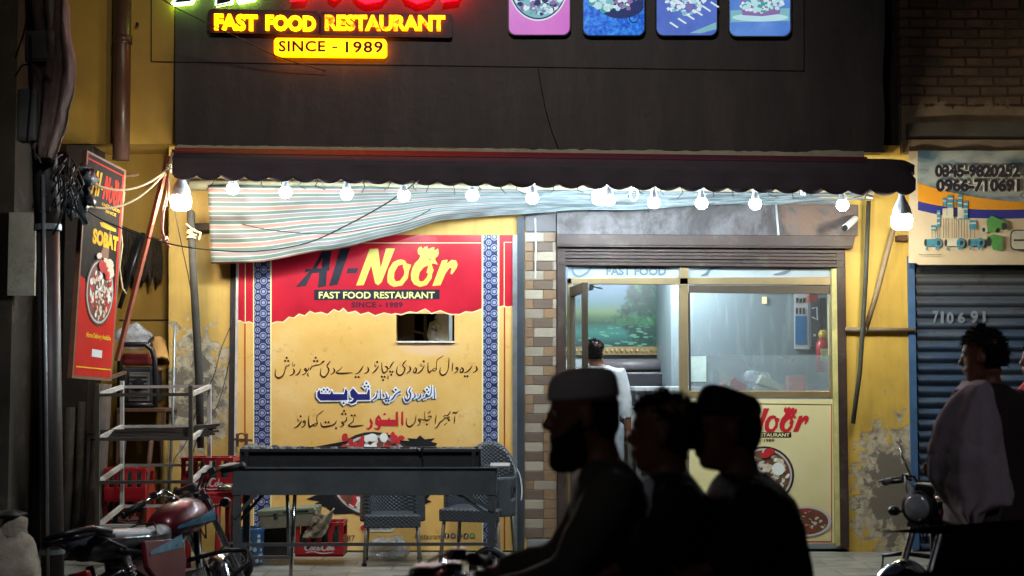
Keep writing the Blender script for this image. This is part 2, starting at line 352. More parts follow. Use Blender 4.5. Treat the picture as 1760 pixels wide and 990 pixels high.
ALU = M('champagne_aluminium', '#a3906c', .36, .6, .08, 5, .05, dirt=.12)
ALUD = M('dark_bronze_aluminium', '#5d5347', .4, .6, .1, 5, .05)
PVC = M('brown_drainpipe_plastic', '#4f352b', .38, 0, .2, 4, .1, dirt=.3)
GREY = M('galvanised_steel', '#8b9092', .4, .7, .15, 8, .1, dirt=.3)
RUST = M('rusty_iron', '#5c4030', .75, .3, .35, 9, .4, dirt=.4)
BLK = M('black_rubber', '#121212', .6, 0, .2, 10, .1)
BLKM = M('black_enamel', '#1b1b1d', .35, 0, .2, 6, .08, dirt=.25)
CHROME = M('chrome', '#c9ccd0', .14, 1, .06, 6, .02)
WOOD = M('weathered_wood', '#4c3d30', .8, 0, .3, 5, .4, dirt=.3)
REDW = M('red_painted_wood', '#8e4a35', .6, 0, .25, 7, .3, dirt=.35)
CREAM = M('cream_awning_lining', '#b9b596', .75, 0, .12, 4, .15, dirt=.35)
WHITE = M('white_plastic', '#d8dadb', .4, 0, .05, 6, .03)
CABLE = M('black_cable', '#141414', .5, 0, .1, 4, 0)
def glassm(name, tint=(1, 1, 1), film=0.0, filmcol=(.7, .75, .78, 1), refl=.09):
    n = NT(name); t = n.node('ShaderNodeBsdfTransparent'); t.inputs[0].default_value = (*tint, 1); g = n.node('ShaderNodeBsdfGlossy'); g.inputs['Roughness'].default_value = .02
    d = n.node('ShaderNodeBsdfDiffuse'); d.inputs[0].default_value = filmcol
    m1 = n.node('ShaderNodeMixShader'); n.put(m1.inputs[0], n.m('MULTIPLY', n.m('ADD', n.noise(n.co(), 3, 5), .5), film) if film else 0.0); n.t.links.new(t.outputs[0], m1.inputs[1]); n.t.links.new(d.outputs[0], m1.inputs[2])
    m2 = n.node('ShaderNodeMixShader'); m2.inputs[0].default_value = refl; n.t.links.new(m1.outputs[0], m2.inputs[1]); n.t.links.new(g.outputs[0], m2.inputs[2])
    n.t.links.new(m2.outputs[0], n.out.inputs[0]); return n.mat
GLASS = glassm('window_glass', (.93, .97, .97), .05); FROST = glassm('frosted_film', (.8, .84, .86), .42, lin('#aab4ba')); FROST2 = glassm('transom_film', (.6, .65, .68), .95, lin('#aab6bc'))
# ================================================================== GROUND
ROADZ = -.15
mb = MB(); mb.box((0, -1.1, -.3), (60, 2.2, .6)); struct('shop_apron', mb, FLOOR)
mb = MB(); mb.box((0, -2.29, -.3), (60, .18, .61)); struct('kerb', mb, KERB, bevel=.015)
mb = MB(); mb.add([(-150, -150, ROADZ), (150, -150, ROADZ), (150, -2.2, ROADZ), (-150, -2.2, ROADZ)], [(0, 1, 2, 3)]); struct('road', mb, ASPH)
mb = MB(); mb.box((0, 75, -.32), (300, 149.9, .6)); struct('ground', mb, DARKW)
# ================================================================== RESTAURANT BUILDING
B = thing('restaurant_building', 'yellow restaurant building with dark fascia, open glass door, serving window and tiled pillar', 'building', (0, 0, 0))
# lower walls, with openings built as separate pieces; the recess on the left stands .45 m further back
mb = MB(); mb.prism([(290, 245), (905, 245), (905, 957), (290, 957)], PF(0), .22, [[(680, 537), (782, 537), (782, 590), (680, 590)]]); part('wall', mb, yellow_l, B)
mb = MB(); mb.pbox(1455, 250, 1572, 955, -.0, .25); part('wall', mb, yellow_r, B)
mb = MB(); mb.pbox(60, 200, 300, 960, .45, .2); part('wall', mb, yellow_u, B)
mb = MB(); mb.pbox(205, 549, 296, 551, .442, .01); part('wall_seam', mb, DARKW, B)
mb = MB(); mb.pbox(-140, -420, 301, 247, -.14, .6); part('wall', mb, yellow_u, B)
mb = MB(); mb.prism([(301, -420), (1521, -420), (1521, 60), (1517, 130), (1521, 200), (1519, 262), (301, 249)], PF(-.145), .6); part('fascia', mb, FASCIA, B)
R_ = random.Random(31); mb = MB(); mb.prism([(302, 252)] + [(x, 249.5 + (x - 302) * .0105 + R_.uniform(-1.0, 1.6) - (3 if x > 1390 else 0)) for x in range(306, 1486, 9)] + [(1486, 272), (302, 262)], PF(-.15), .02); part('torn_paint_edge', mb, M('bare_cream_plaster', '#d5cfae', .8, var=.1, dirt=.3), B)
mb = MB() # sign board outline on the fascia: thin raised seams
for a, b in (((260, -60), (260, 106)), ((260, 106), (1382, 122)), ((1382, 122), (1382, -60))): mb.bar(PF(-.147)(*a), PF(-.147)(*b), .008)
part('board_seam', mb, M('dark_seam', '#1c1816', .8), B)
mb = MB(); mb.tube([PF(-.15)(x, y) for x, y in ((925, 118), (930, 150), (938, 190), (948, 225), (960, 256))], .004, 5); part('crack', mb, CABLE, B)
# pocket behind the hatch in the banner
mb = MB(); mb.pbox(640, 500, 830, 640, 1.0, .05); mb.pbox(640, 588, 830, 596, .24, .76); part('hatch_recess', mb, DARKW, B)
mb = MB(); mb.pbox(683, 541, 712, 600, .32, .1); mb.bar(PF(.3)(700, 566), PF(.3)(745, 578), .02); mb.pbox(728, 541, 733, 590, .3, .03); part('hatch_shelf', mb, WOOD, B)
mb = MB(); mb.pbox(681, 586, 781, 589, -.05, .1); part('hatch_sill', mb, M('white_cement', '#c9c4b8', .8), B)
# tiled pillar
def woodtile(name, c, v=.3):
    n = NT(name); p = n.pos(); g = n.noise(n.mp(p, (2.2, 2, 14)), 4, 5, .7, dist=2.2); i = n.node('ShaderNodeNewGeometry').outputs['Random Per Island']
    a = lin(c); col = n.ramp(g, [(.35, tuple(x * (1 - v) for x in a[:3])), (.6, a[:3])]); col = n.mix(n.m('MULTIPLY', i, .45), col, (.12, .09, .07, 1)); return n.fin(col, .28)
TL_ = [woodtile('pale_wood_tile', '#a99f8d', .25), woodtile('tan_wood_tile', '#8d7256'), woodtile('brown_wood_tile', '#6c5c50', .3), M('tile_grout', '#8a8378', .8)]
mb = MB(); y = 400; r = 0
mb.pbox(901, 372, 957, 927, .002, .2, 3)
while y < 922:
    h = 16.4
    seq = [(902, 934, 0), (935, 956, 1)] if r % 4 == 0 else [(902, 916, 1), (917, 949, 2), (950, 956, 0)] if r % 2 else [(902, 933, 0), (934, 956, 1)]
    if r % 4 == 2: seq = [(902, 917, 1), (918, 956, 0)] if r % 8 == 2 else seq
    if y > 700 and r % 2: seq = [(902, 934, 2), (935, 956, 1)]
    for x0, x1, k in seq: mb.pbox(x0, y, x1, y + h - 1.0, -.012, .02, k)
    y += h; r += 1
part('tiled_pillar', mb, TL_, B, bevel=.002)
mb = MB(); mb.pbox(903, 366, 956, 398, -.02, .05); part('pillar_cap', mb, M('cap_sheet', '#4d4d50', .4, .5, dirt=.5), B)
mb = MB(); mb.tube([PF(-.03)(x, y) for x, y in ((920, 375), (921, 420), (920, 478))], .006, 6); part('hanging_cord', mb, WHITE, B)
mb = MB(); mb.pbox(889, 372, 901, 945, -.03, .06); part('frame_post', mb, M('blue_grey_angle_iron', '#3e454d', .5, .4, dirt=.5), B)
mb = MB(); mb.pbox(881, 404, 889, 945, -.05, .06); part('banner_edge_post', mb, GREY, B)
# right side of the shop front: steel canopy sheet, lintel, rolled shutter
mb = MB(); mb.prism([(957, 345), (1475, 352), (1474, 405), (957, 402)], PF(-.05), .12); part('steel_canopy', mb, STEEL, B)
mb = MB(); mb.prism([(1335, 349), (1340, 404), (1336, 404), (1332, 349)], PF(-.056), .01); part('canopy_joint', mb, GREY, B)
mb = MB(); mb.prism([(957, 402), (1470, 405), (1466, 424), (957, 421)], PF(-.07), .3); mb.prism([(957, 421), (1466, 424), (1466, 427), (957, 424)], PF(-.085), .3); part('lintel', mb, BROWN, B, bevel=.004)
mb = MB()
for k in range(5): mb.prism([(962, 426 + k * 6), (1452, 430 + k * 6), (1452, 435.5 + k * 6), (962, 431.5 + k * 6)], PF(-.035 + .018 * (k % 2)), .2)
part('rolled_shutter', mb, BROWN, B, bevel=.003)
for a_ in ((958, 424, 973, 940), (1441, 430, 1456, 942)): mb = MB(); mb.pbox(*a_, -.03, .3); part('jamb', mb, BROWN, B, bevel=.004)
mb = MB(); mb.pbox(1433, 462, 1441, 938, -.03, .2); part('jamb_lining', mb, M('pale_yellow_lining', '#b8b070', .6, dirt=.3), B)
# aluminium frame
fr = MB(); F0 = PF(0)
fr.prism([(975, 478), (1436, 476), (1436, 490), (975, 488)], F0, .06); fr.prism([(975, 478), (983, 478), (983, 930), (975, 930)], F0, .06)
fr.prism([(1168, 455), (1183, 455), (1183, 935), (1168, 935)], F0, .07); fr.prism([(1427, 490), (1434, 490), (1434, 935), (1427, 935)], F0, .07); fr.prism([(1183, 672), (1427, 672), (1427, 684), (1183, 684)], F0, .07)
FRM = part('shopfront_frame', fr, ALU, B, bevel=.004)
mb = MB(); mb.prism([(1184, 490), (1427, 492), (1427, 505), (1184, 503)], PF(.012), .03); mb.pbox(1184, 503, 1187, 672, .015, .03); part('window_sash', mb, ALUD, FRM)
mb = MB(); mb.flat([(976, 452), (1168, 454), (1168, 479), (976, 479)], PF(.03)); mb.flat([(1183, 454), (1430, 458), (1430, 478), (1183, 478)], PF(.03)); part('transom_pane', mb, FROST2, FRM)
mb = MB(); T_ = PF(.022); text(mb, 'FAST FOOD', 1042, 459, 1145, 473, T_, 0, .03)
for pts in ([(983, 458, 2), (986, 470, 3), (996, 475, 3), (1010, 468, 4), (1016, 458, 2)], [(1205, 474, 2), (1215, 470, 5), (1222, 462, 4), (1240, 460, 2)], [(1330, 472, 2), (1350, 468, 6), (1360, 462, 3)]): stroke(mb, pts, T_, 0)
part('transom_lettering', mb, M('grey_vinyl', '#5b6a75', .5), FRM)
mb = MB(); mb.flat([(1187, 503), (1427, 505), (1427, 672), (1187, 672)], PF(.03)); part('window_pane', mb, GLASS, FRM)
mb = MB(); mb.flat([(1187, 611), (1427, 611), (1427, 672), (1187, 672)], PF(.036)); part('window_film', mb, FROST, FRM)
# lower panel carrying the poster
PP = thing('shop_poster', 'pale yellow restaurant poster with red logo below the serving window', 'poster', W(1305, 935, -.01))
n = NT('poster_print'); g = n.noise(n.pos(), 1.5, 4); PAP = n.fin(n.ramp(g, [(.3, lin('#cfc489')), (.7, lin('#ddd3a6'))]), .35)
mb = MB(); mb.pbox(1185, 686, 1433, 934, -.012, .01); part('paper', mb, PAP, PP)
RED = M('red_ink', '#b8202c', .4, var=.08, sc=2, bump=0); INK = M('black_ink', '#16171c', .4, var=.1, sc=3, bump=0); YEL = M('yellow_ink', '#c9c057', .4, var=.12, sc=2, bump=0); CRM = M('cream_ink', '#e4d9a0', .4, var=.05, bump=0)
Fp = PF(-.012)
def rescale(F, sx, sy, ox, oy): return lambda x, y, d=0.0: F(ox + (x) * sx, oy + y * sy, d)
mb = MB(); logo(mb, rescale(Fp, .1075, .1075, 1209.5, 691), 'Al-'); part('logo_lettering', mb, INK, PP)
mb = MB(); logo(mb, rescale(Fp, .1075, .1075, 1209.5, 691), 'NoOr'); part('logo_lettering', mb, RED, PP)
mb = MB(); mb.flat([(1237, 743), (1360, 743), (1360, 752), (1237, 752)], Fp, .002); part('name_strip', mb, INK, PP)
mb = MB(); text(mb, 'FAST FOOD RESTAURANT', 1241, 744.5, 1357, 750.5, Fp, .004, .02); part('strip_lettering', mb, CRM, PP)
mb = MB(); text(mb, 'SINCE - 1989', 1275, 754, 1331, 760, Fp, .003, .02)
for a, b in (((1188, 692), (1430, 695)),): mb.flat([(a[0], a[1]), (b[0], b[1]), (b[0], b[1] + 1.2), (a[0], a[1] + 1.2)], Fp, .002)
part('small_lettering', mb, M('brown_ink', '#4a2b1e', .4), PP)
mb = MB(); mb.flat([(1428.5, 695), (1430, 695), (1430, 932), (1428.5, 932)], Fp, .002); mb.flat([(1188, 930), (1430, 930), (1430, 932), (1188, 932)], Fp, .002); part('border_line', mb, RED, PP)
FOODC = [M('plate_rim', '#2a2626', .4, bump=0), M('rice_cream', '#c9bfa6', .5, var=.15, bump=0), M('salad_red', '#b3262c', .5, var=.2, bump=0), M('meat_brown', '#6d4132', .5, var=.3, bump=0), M('herb_green', '#5f7040', .5, var=.3, bump=0), M('egg_white', '#dfe2dc', .5, var=.05, bump=0), M('plate_white', '#b9b6b4', .4, var=.08, bump=0)]
def platter(mb, F, cx, cy, rx, ry, n, seed, d=.003, cols=(1, 1, 2, 3, 4, 5, 3), rim=0, bs=.16, clip=None):
    R_ = random.Random(seed)
    mb.disc(cx, cy, rx, ry, F, d, 32, rim); mb.disc(cx, cy, rx * .93, ry * .93, F, d, 32, 6); mb.disc(cx, cy, rx * .87, ry * .87, F, d, 32, 3)
    for i in range(n):
        a = R_.uniform(0, 6.283); q = math.sqrt(R_.random()) * .78; x, y = cx + rx * q * math.cos(a), cy + ry * q * math.sin(a)
        b = R_.uniform(.5, 1) * bs; t0 = R_.uniform(0, 3); k = R_.choice((5, 7, 9)); el = R_.uniform(.4, .9); pts = []
        for j in range(k):
            t = 6.283 * j / k; u, v = b * math.cos(t) * R_.uniform(.75, 1.1), b * el * math.sin(t) * R_.uniform(.75, 1.1)
            pts.append((x + rx * (u * math.cos(t0) - v * math.sin(t0)), y + ry * (u * math.sin(t0) + v * math.cos(t0))))
        mb.flat(pts, F, d, (), R_.choice(cols))
mb = MB(); platter(mb, Fp, 1313, 817, 52, 50, 110, 4, cols=(1, 1, 5, 3, 4, 6, 3, 1)); platter(mb, Fp, 1385, 896, 44, 26, 90, 5, cols=(3, 3, 3, 1, 2), rim=6, bs=.13)
mb.disc(1337, 806, 11, 11, Fp, .0045, 14, 5); mb.disc(1322, 776, 10, 6, Fp, .0045, 10, 2); mb.disc(1315, 782, 9, 5, Fp, .0045, 10, 2)
part('dish_picture', mb, FOODC, PP)
# open glass door, swung outwards at the left jamb
D_ = MB(); a, b = Vector((W(984, 500, 0).x, 0, 0)), Vector((W(1005, 500, -.62).x, -.62, 0)); zb, zt = .06, W(1000, 487, -.5).z
a3 = lambda p, z: Vector((p.x, p.y, z))
D_.bar(a3(a, zb), a3(a, zt), .045, .05); D_.bar(a3(b, zb), a3(b, zt), .05, .06); D_.bar(a3(a, zt - .04), a3(b, zt - .04), .045, .08); D_.bar(a3(a, zb + .08), a3(b, zb + .08), .045, .16); D_.bar(a3(a, 1.0), a3(b, 1.0), .04, .06)
DR = part('door', D_, ALUD, B, bevel=.004)
mb = MB(); mb.add([a3(a, zb + .1), a3(b, zb + .1), a3(b, zt - .06), a3(a, zt - .06)], [(0, 1, 2, 3)]); part('door_pane', mb, GLASS, DR)
mb = MB(); mb.bar(W(1016, 492, -.1), W(1035, 496, .02), .012); mb.box(W(1016, 494, -.1), (.03, .2, .04)); part('door_closer', mb, BLKM, DR)
mb = MB(); h = b + Vector((.05, -.02, 1.15)); mb.tube([h + Vector((0, 0, -.14)), h + Vector((.03, -.01, -.14)), h + Vector((.03, -.01, .14)), h + Vector((0, 0, .14))], .01, 8); part('handle', mb, CHROME, DR)
# interior of the shop
n = NT('partition_board'); p = n.pos(); s_ = n.noise(n.mp(p, (9, 9, 1.3)), 1.6, 4, .6); PART = n.fin(n.mix(n.m('MULTIPLY', n.step(s_, .6, .08), .5), lin('#8d9ba0'), lin('#b4c3c5')), .4)
XL, XR, YB = -.55, 3.25, 3.6
mb = MB(); mb.box(((XL + XR) / 2, YB + .05, 1.6), (XR - XL, .1, 3.4)); mb.box((XL - .05, 1.9, 1.6), (.1, 3.4, 3.4)); part('back_room_wall', mb, M('room_wall', '#a7b0b2', .6, sc=2, var=.1), B)
mb = MB(); mb.box((XR + .05, 1.9, 1.6), (.1, 3.4, 3.4)); mb.box((2.5, 2.1, 1.6), (1.8, .06, 3.2)); mb.box((W(1134, 500, 3.0).x + .05, 2.85, 1.6), (.06, 1.5, 3.2)); part('partition', mb, PART, B)
mb = MB(); mb.box(((XL + XR) / 2, 1.9, 3.0), (XR - XL + .2, 3.5, .1)); part('room_ceiling', mb, M('room_ceiling', '#b9bdbd', .7), B)
mb = MB(); mb.box(((XL + XR) / 2, 1.9, .004), (XR - XL, 3.5, .01)); part('room_floor', mb, M('room_floor', '#5a5650', .4, dirt=.3), B)
mb = MB(); mb.box(((XL + XR) / 2, YB - .02, .55), (XR - XL, .04, 1.15)); part('dado', mb, woodtile('dado_wood', '#5d4436', .4), B)
mb = MB(); g0, g1 = W(1005, 603, YB - .03), W(1140, 603, YB - .03)
mb.box(((g0.x + g1.x) / 2, YB - .05, g0.z), (g1.x - g0.x + .5, .05, .09))
for k in range(26): mb.ell((g0.x - .2 + k * .055, YB - .08, g0.z), (.018, .015, .03), 6)
part('dado_moulding', mb, M('gilt_moulding', '#8a7650', .4, .4), B)
# landscape mural
n = NT('mural_print'); p = n.pos(); X, _, Z = n.sep(p); f = n.noise(p, 3.2, 8, .68); f2 = n.noise(p, 9, 8, .72); m0, m1 = W(1010, 595, YB), W(1134, 488, YB)
v = n.m('DIVIDE', n.m('SUBTRACT', Z, m0.z), m1.z - m0.z); u = n.m('DIVIDE', n.m('SUBTRACT', X, m0.x), m1.x - m0.x)
col = n.ramp(v, [(0, lin('#12302f')), (.22, lin('#2a6f66')), (.38, lin('#1d3d28')), (.55, lin('#58724a')), (.68, lin('#4f6f74')), (1, lin('#4a6a88'))])
tree = n.step(n.m('ADD', n.m('ADD', n.m('MULTIPLY', u, 1.25), n.m('MULTIPLY', f, 1.2)), n.m('MULTIPLY', n.m('ABSOLUTE', n.m('SUBTRACT', v, .55)), -.35)), 1.22, .05)
col = n.mix(tree, col, n.ramp(f2, [(.35, lin('#0d2420')), (.55, lin('#1d4238')), (.72, lin('#4f7f4c'))]))
bush = n.m('MULTIPLY', n.step(n.m('ADD', n.m('MULTIPLY', n.m('ABSOLUTE', n.m('SUBTRACT', v, .42)), -2.2), f), .36, .04), n.step(u, .08, .1))
col = n.mix(bush, col, n.ramp(f2, [(.35, lin('#10301f')), (.6, lin('#2e6a44')), (.75, lin('#7aa05a'))]))
pads = n.m('MULTIPLY', n.step(n.vor(n.mp(p, (1, 1, 3.2)), 9), .30, .05), n.m('SUBTRACT', 1, n.step(v, .30, .04))); col = n.mix(n.m('SUBTRACT', n.m('SUBTRACT', 1, n.step(v, .30, .04)), pads), col, lin('#4f8a74'))
MUR = n.fin(col, .35)
mur = MB(); mur.box(((m0.x + m1.x) / 2 - .2, YB - .02, (m0.z + m1.z) / 2 + .1), (m1.x - m0.x + .4, .03, m1.z - m0.z + .3)); part('mural', mur, MUR, B)
# neighbour on the right
NB = thing('neighbour_building', 'old brick building with blue rolling shutter on the right of the restaurant', 'building', (5, 0, 0))
mb = MB(); mb.pbox(1545, -420, 2300, 262, .0, .4); part('brick_wall', mb, BRICK, NB)
mb = MB(); mb.pbox(1521, -420, 1546, 262, .1, .3); part('gap_wall', mb, DARKW, NB)
mb = MB(); mb.prism([(1560, 212), (1640, 208), (2300, 210), (2300, 240), (1560, 238)], PF(-.06), .3); part('ledge', mb, M('dark_concrete_band', '#4d4840', .9, dirt=.5), NB)
mb = MB(); mb.pbox(1552, 240, 2300, 262, -.10, .14); part('lintel', mb, M('dusty_plaster', '#76654f', .9, dirt=.5), NB)
mb = MB(); mb.pbox(1564, 440, 1576, 945, -.02, .3); part('frame_post', mb, M('blue_enamel', '#3c5f86', .5, 0, .2, 8, .2, dirt=.4), NB)
n = NT('shutter_paint'); p = n.pos(); z = n.sep(p)[2]; f = n.noise(n.mp(p, (1, 1, 4)), 2, 6, .7)
col = n.ramp(f, [(.3, lin('#2f3f55')), (.5, lin('#3f536d')), (.7, lin('#5c6875'))]); col = n.mix(n.step(n.m('ADD', z, n.m('MULTIPLY', f, .8)), 2.45, .3), col, lin('#5b5d5f')); col = n.mix(n.m('MULTIPLY', n.step(n.noise(p, 8, 7, .75), .6, .04), .7), col, lin('#4a3b30')); SHUT = n.fin(col, .45, .2)
mb = MB(); zt, zb = W(1576, 440, 0).z, 0.0; x0, x1 = W(1576, 500, .0).x, W(2200, 500, 0).x; k = 0; z = zb
rings = []; 
def sh(u, v):
    zz = zb + v * (zt - zb); ph = (zz / .095) % 1; return Vector((x0 + u * (x1 - x0), .035 - .028 * math.sin(math.pi * min(1, ph / .72)) if ph < .72 else .042, zz))
mb.grid(sh, 1, 400); ob = part('rolling_shutter', mb, SHUT, NB)
mb = MB(); Fs = PF(.0); 
text(mb, '7', 1603, 534, 1613, 556, Fs, .0, .04); text(mb, '1', 1617, 535, 1622, 556, Fs, .0, .04); text(mb, '0', 1627, 536, 1639, 557, Fs, .0, .04); text(mb, '6', 1646, 536, 1659, 556, Fs, .0, .04); text(mb, '9', 1668, 534, 1681, 556, Fs, .0, .04); text(mb, '1', 1689, 534, 1694, 556, Fs, .0, .04)
part('painted_number', mb, M('faded_white_paint', '#6f7985', .8, dirt=.8), NB)
# neighbour on the left: dark unlit lane and wall
NL = thing('dark_lane_building', 'unlit building with dark doorway at the far left behind the utility pole', 'building', (-4.2, 0, 0))
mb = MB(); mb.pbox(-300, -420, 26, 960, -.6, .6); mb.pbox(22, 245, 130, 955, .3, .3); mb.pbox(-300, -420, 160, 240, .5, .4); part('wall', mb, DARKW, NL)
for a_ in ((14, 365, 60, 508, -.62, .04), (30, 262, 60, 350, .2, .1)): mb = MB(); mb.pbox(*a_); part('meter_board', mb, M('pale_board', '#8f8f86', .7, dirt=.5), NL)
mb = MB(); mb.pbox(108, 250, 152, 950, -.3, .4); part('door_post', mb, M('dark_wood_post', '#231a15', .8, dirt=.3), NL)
# wall blocking the view between the houses
mb = MB(); mb.box((0, 4.2, 3), (40, .3, 7)); part('rear_wall', mb, DARKW, B)
for c_, d_ in (((3.9, 2.5, 3), (.2, 3.6, 6)), ((-.72, 2.8, 1.6), (.1, 2.8, 3.2))): mb = MB(); mb.box(c_, d_); part('side_wall', mb, DARKW, B)
# ================================================================== LIT SIGNS ON THE FASCIA
Fg = PF(-.19)
E_Y = EM('lit_yellow_letters', (1.0, .25, .0), 13); E_R = EM('lit_red_letters', (1, .001, .006), 14); E_W = EM('lit_white_edge', (.75, 1, .85), 3.0)
n = NT('lit_orange_yellow'); X, _, Z = n.sep(n.pos()); f = n.noise(n.pos(), 14, 3)
E_YO = n.fin((0, 0, 0, 1), .5, 0, Emission_Color=n.ramp(f, [(.36, (1, .03, .0)), (.5, (1, .18, .0)), (.62, (1, .25, .0))]), Emission_Strength=11)
sg = thing('neon_name_sign', 'large lit letters in white and red above the yellow letters, at the top edge', 'sign', W(545, 0, -.19))
LF = rescale(Fg, .336, .336, 280.5, -155)
mb = MB(); logo(mb, LF, 'Al-', .05, None, .05); part('letter_body', mb, BLKM, sg)
mb = MB()
for ch in 'Al':
    p, h = LOGO[ch]; P = [LF(x, y, .055) for x, y in p]; mb.tube(P + [P[0]], .009, 6)
part('edge_light', mb, E_W, sg)
mb = MB(); logo(mb, LF, 'NoOr', .07, None, .03); part('lit_letters', mb, E_R, sg)
mb = MB()                                   # green halo tubes behind the first two letters
for ch in 'Al':
    p, h = LOGO[ch]; P = [LF(x, y, -.01) for x, y in p]; mb.tube(P + [P[0]], .006, 6)
part('back_light', mb, EM('green_back_light', (.5, 1, .08), 40), sg)
def rrect(x0, y0, x1, y1, r, sl=0, n=5):
    o = []
    for cx, cy, a in ((x1 - r, y0 + r, -90), (x1 - r, y1 - r, 0), (x0 + r, y1 - r, 90), (x0 + r, y0 + r, 180)):
        for i in range(n + 1): t = rad(a + 90 * i / n); o.append((cx + r * math.cos(t), cy + r * math.sin(t) + sl * (cx - x0) / (x1 - x0)))
    return o
BACKB = M('dark_sign_board', '#2a1014', .5, bump=0)
sg = thing('lettered_sign', 'lit yellow FAST FOOD RESTAURANT letters on a dark maroon board', 'sign', W(567, 60, -.2))
mb = MB(); mb.prism(rrect(357, 15, 549, 56, 8, 4), PF(-.21), .06); mb.prism(rrect(551, 20, 777, 61, 4, 4), PF(-.205), .055); part('board', mb, BACKB, sg)
mb = MB(); f_ = PF(-.215); text(mb, 'FAST', 369, 24, 443, 52, f_, .02, .045, 0, 2, th=.02); text(mb, 'FOOD', 457, 26, 543, 53, f_, .02, .045, 0, 2, th=.02); part('letters', mb, E_Y, sg)
mb = MB(); text(mb, 'RESTAURANT', 559, 26, 765, 53, f_, .02, .045, 0, 1, th=.02); part('letters', mb, E_YO, sg)
sg = thing('since_sign', 'small lit yellow plate with dark lettering SINCE - 1989 under the yellow letters', 'sign', W(567, 96, -.2))
mb = MB(); mb.prism(rrect(471, 65, 664, 95, 6, 2), PF(-.23), .08); part('lit_plate', mb, EM('lit_yellow_plate', (1, .22, .0), 8), sg)
mb = MB(); text(mb, 'SINCE', 479, 70, 559, 89, PF(-.232), .002, .028, 0, 0, 1.1); text(mb, '-', 571, 80, 580, 83, PF(-.232), .002, .02); text(mb, '1989', 594, 71, 658, 91, PF(-.232), .002, .028, 0, 0, 1.15)
part('lettering', mb, M('dark_brown_letter', '#3d2408', .5), sg)
# four picture light boxes
def glow(name, stops, sc, strength, dist=0):
    n = NT(name); f = n.noise(n.pos(), sc, 6, .65, dist=dist); n.fin((0, 0, 0, 1), .3, 0, Emission_Color=n.ramp(f, [(a, lin(c)) for a, c in stops]), Emission_Strength=strength); return n.mat
def glc(name, c, s=1.0): return EM('glow_' + name, c, s)
LBP = [glc('teal_food', '#7fb9c4'), glc('pale_food', '#b8e0ea'), glc('mauve_food', '#8a6fa8'), glc('navy', '#1d2f66'), glc('green_food', '#3fa59a'), glc('ivory_food', '#dcecf2')]
boxes = [(875, 979, 'pink', [(.3, '#c060c4'), (.7, '#d678cc')], 2, 'pink light box with a picture of a round dish'),
         (1003, 1107, 'blue', [(.35, '#0b3fb4'), (.5, '#1f6fe0'), (.65, '#3f9af0')], 30, 'blue light box with a picture of a plate on a patterned cloth'),
         (1129, 1232, 'violet', [(.3, '#4a63b8'), (.7, '#5d7bd0')], 4, 'light box with a picture of skewers on a grill'),
         (1255, 1358, 'blueburger', [(.3, '#3f6fc4'), (.7, '#6f9ae0')], 3, 'light box with a picture of a stacked burger, last of the four')]
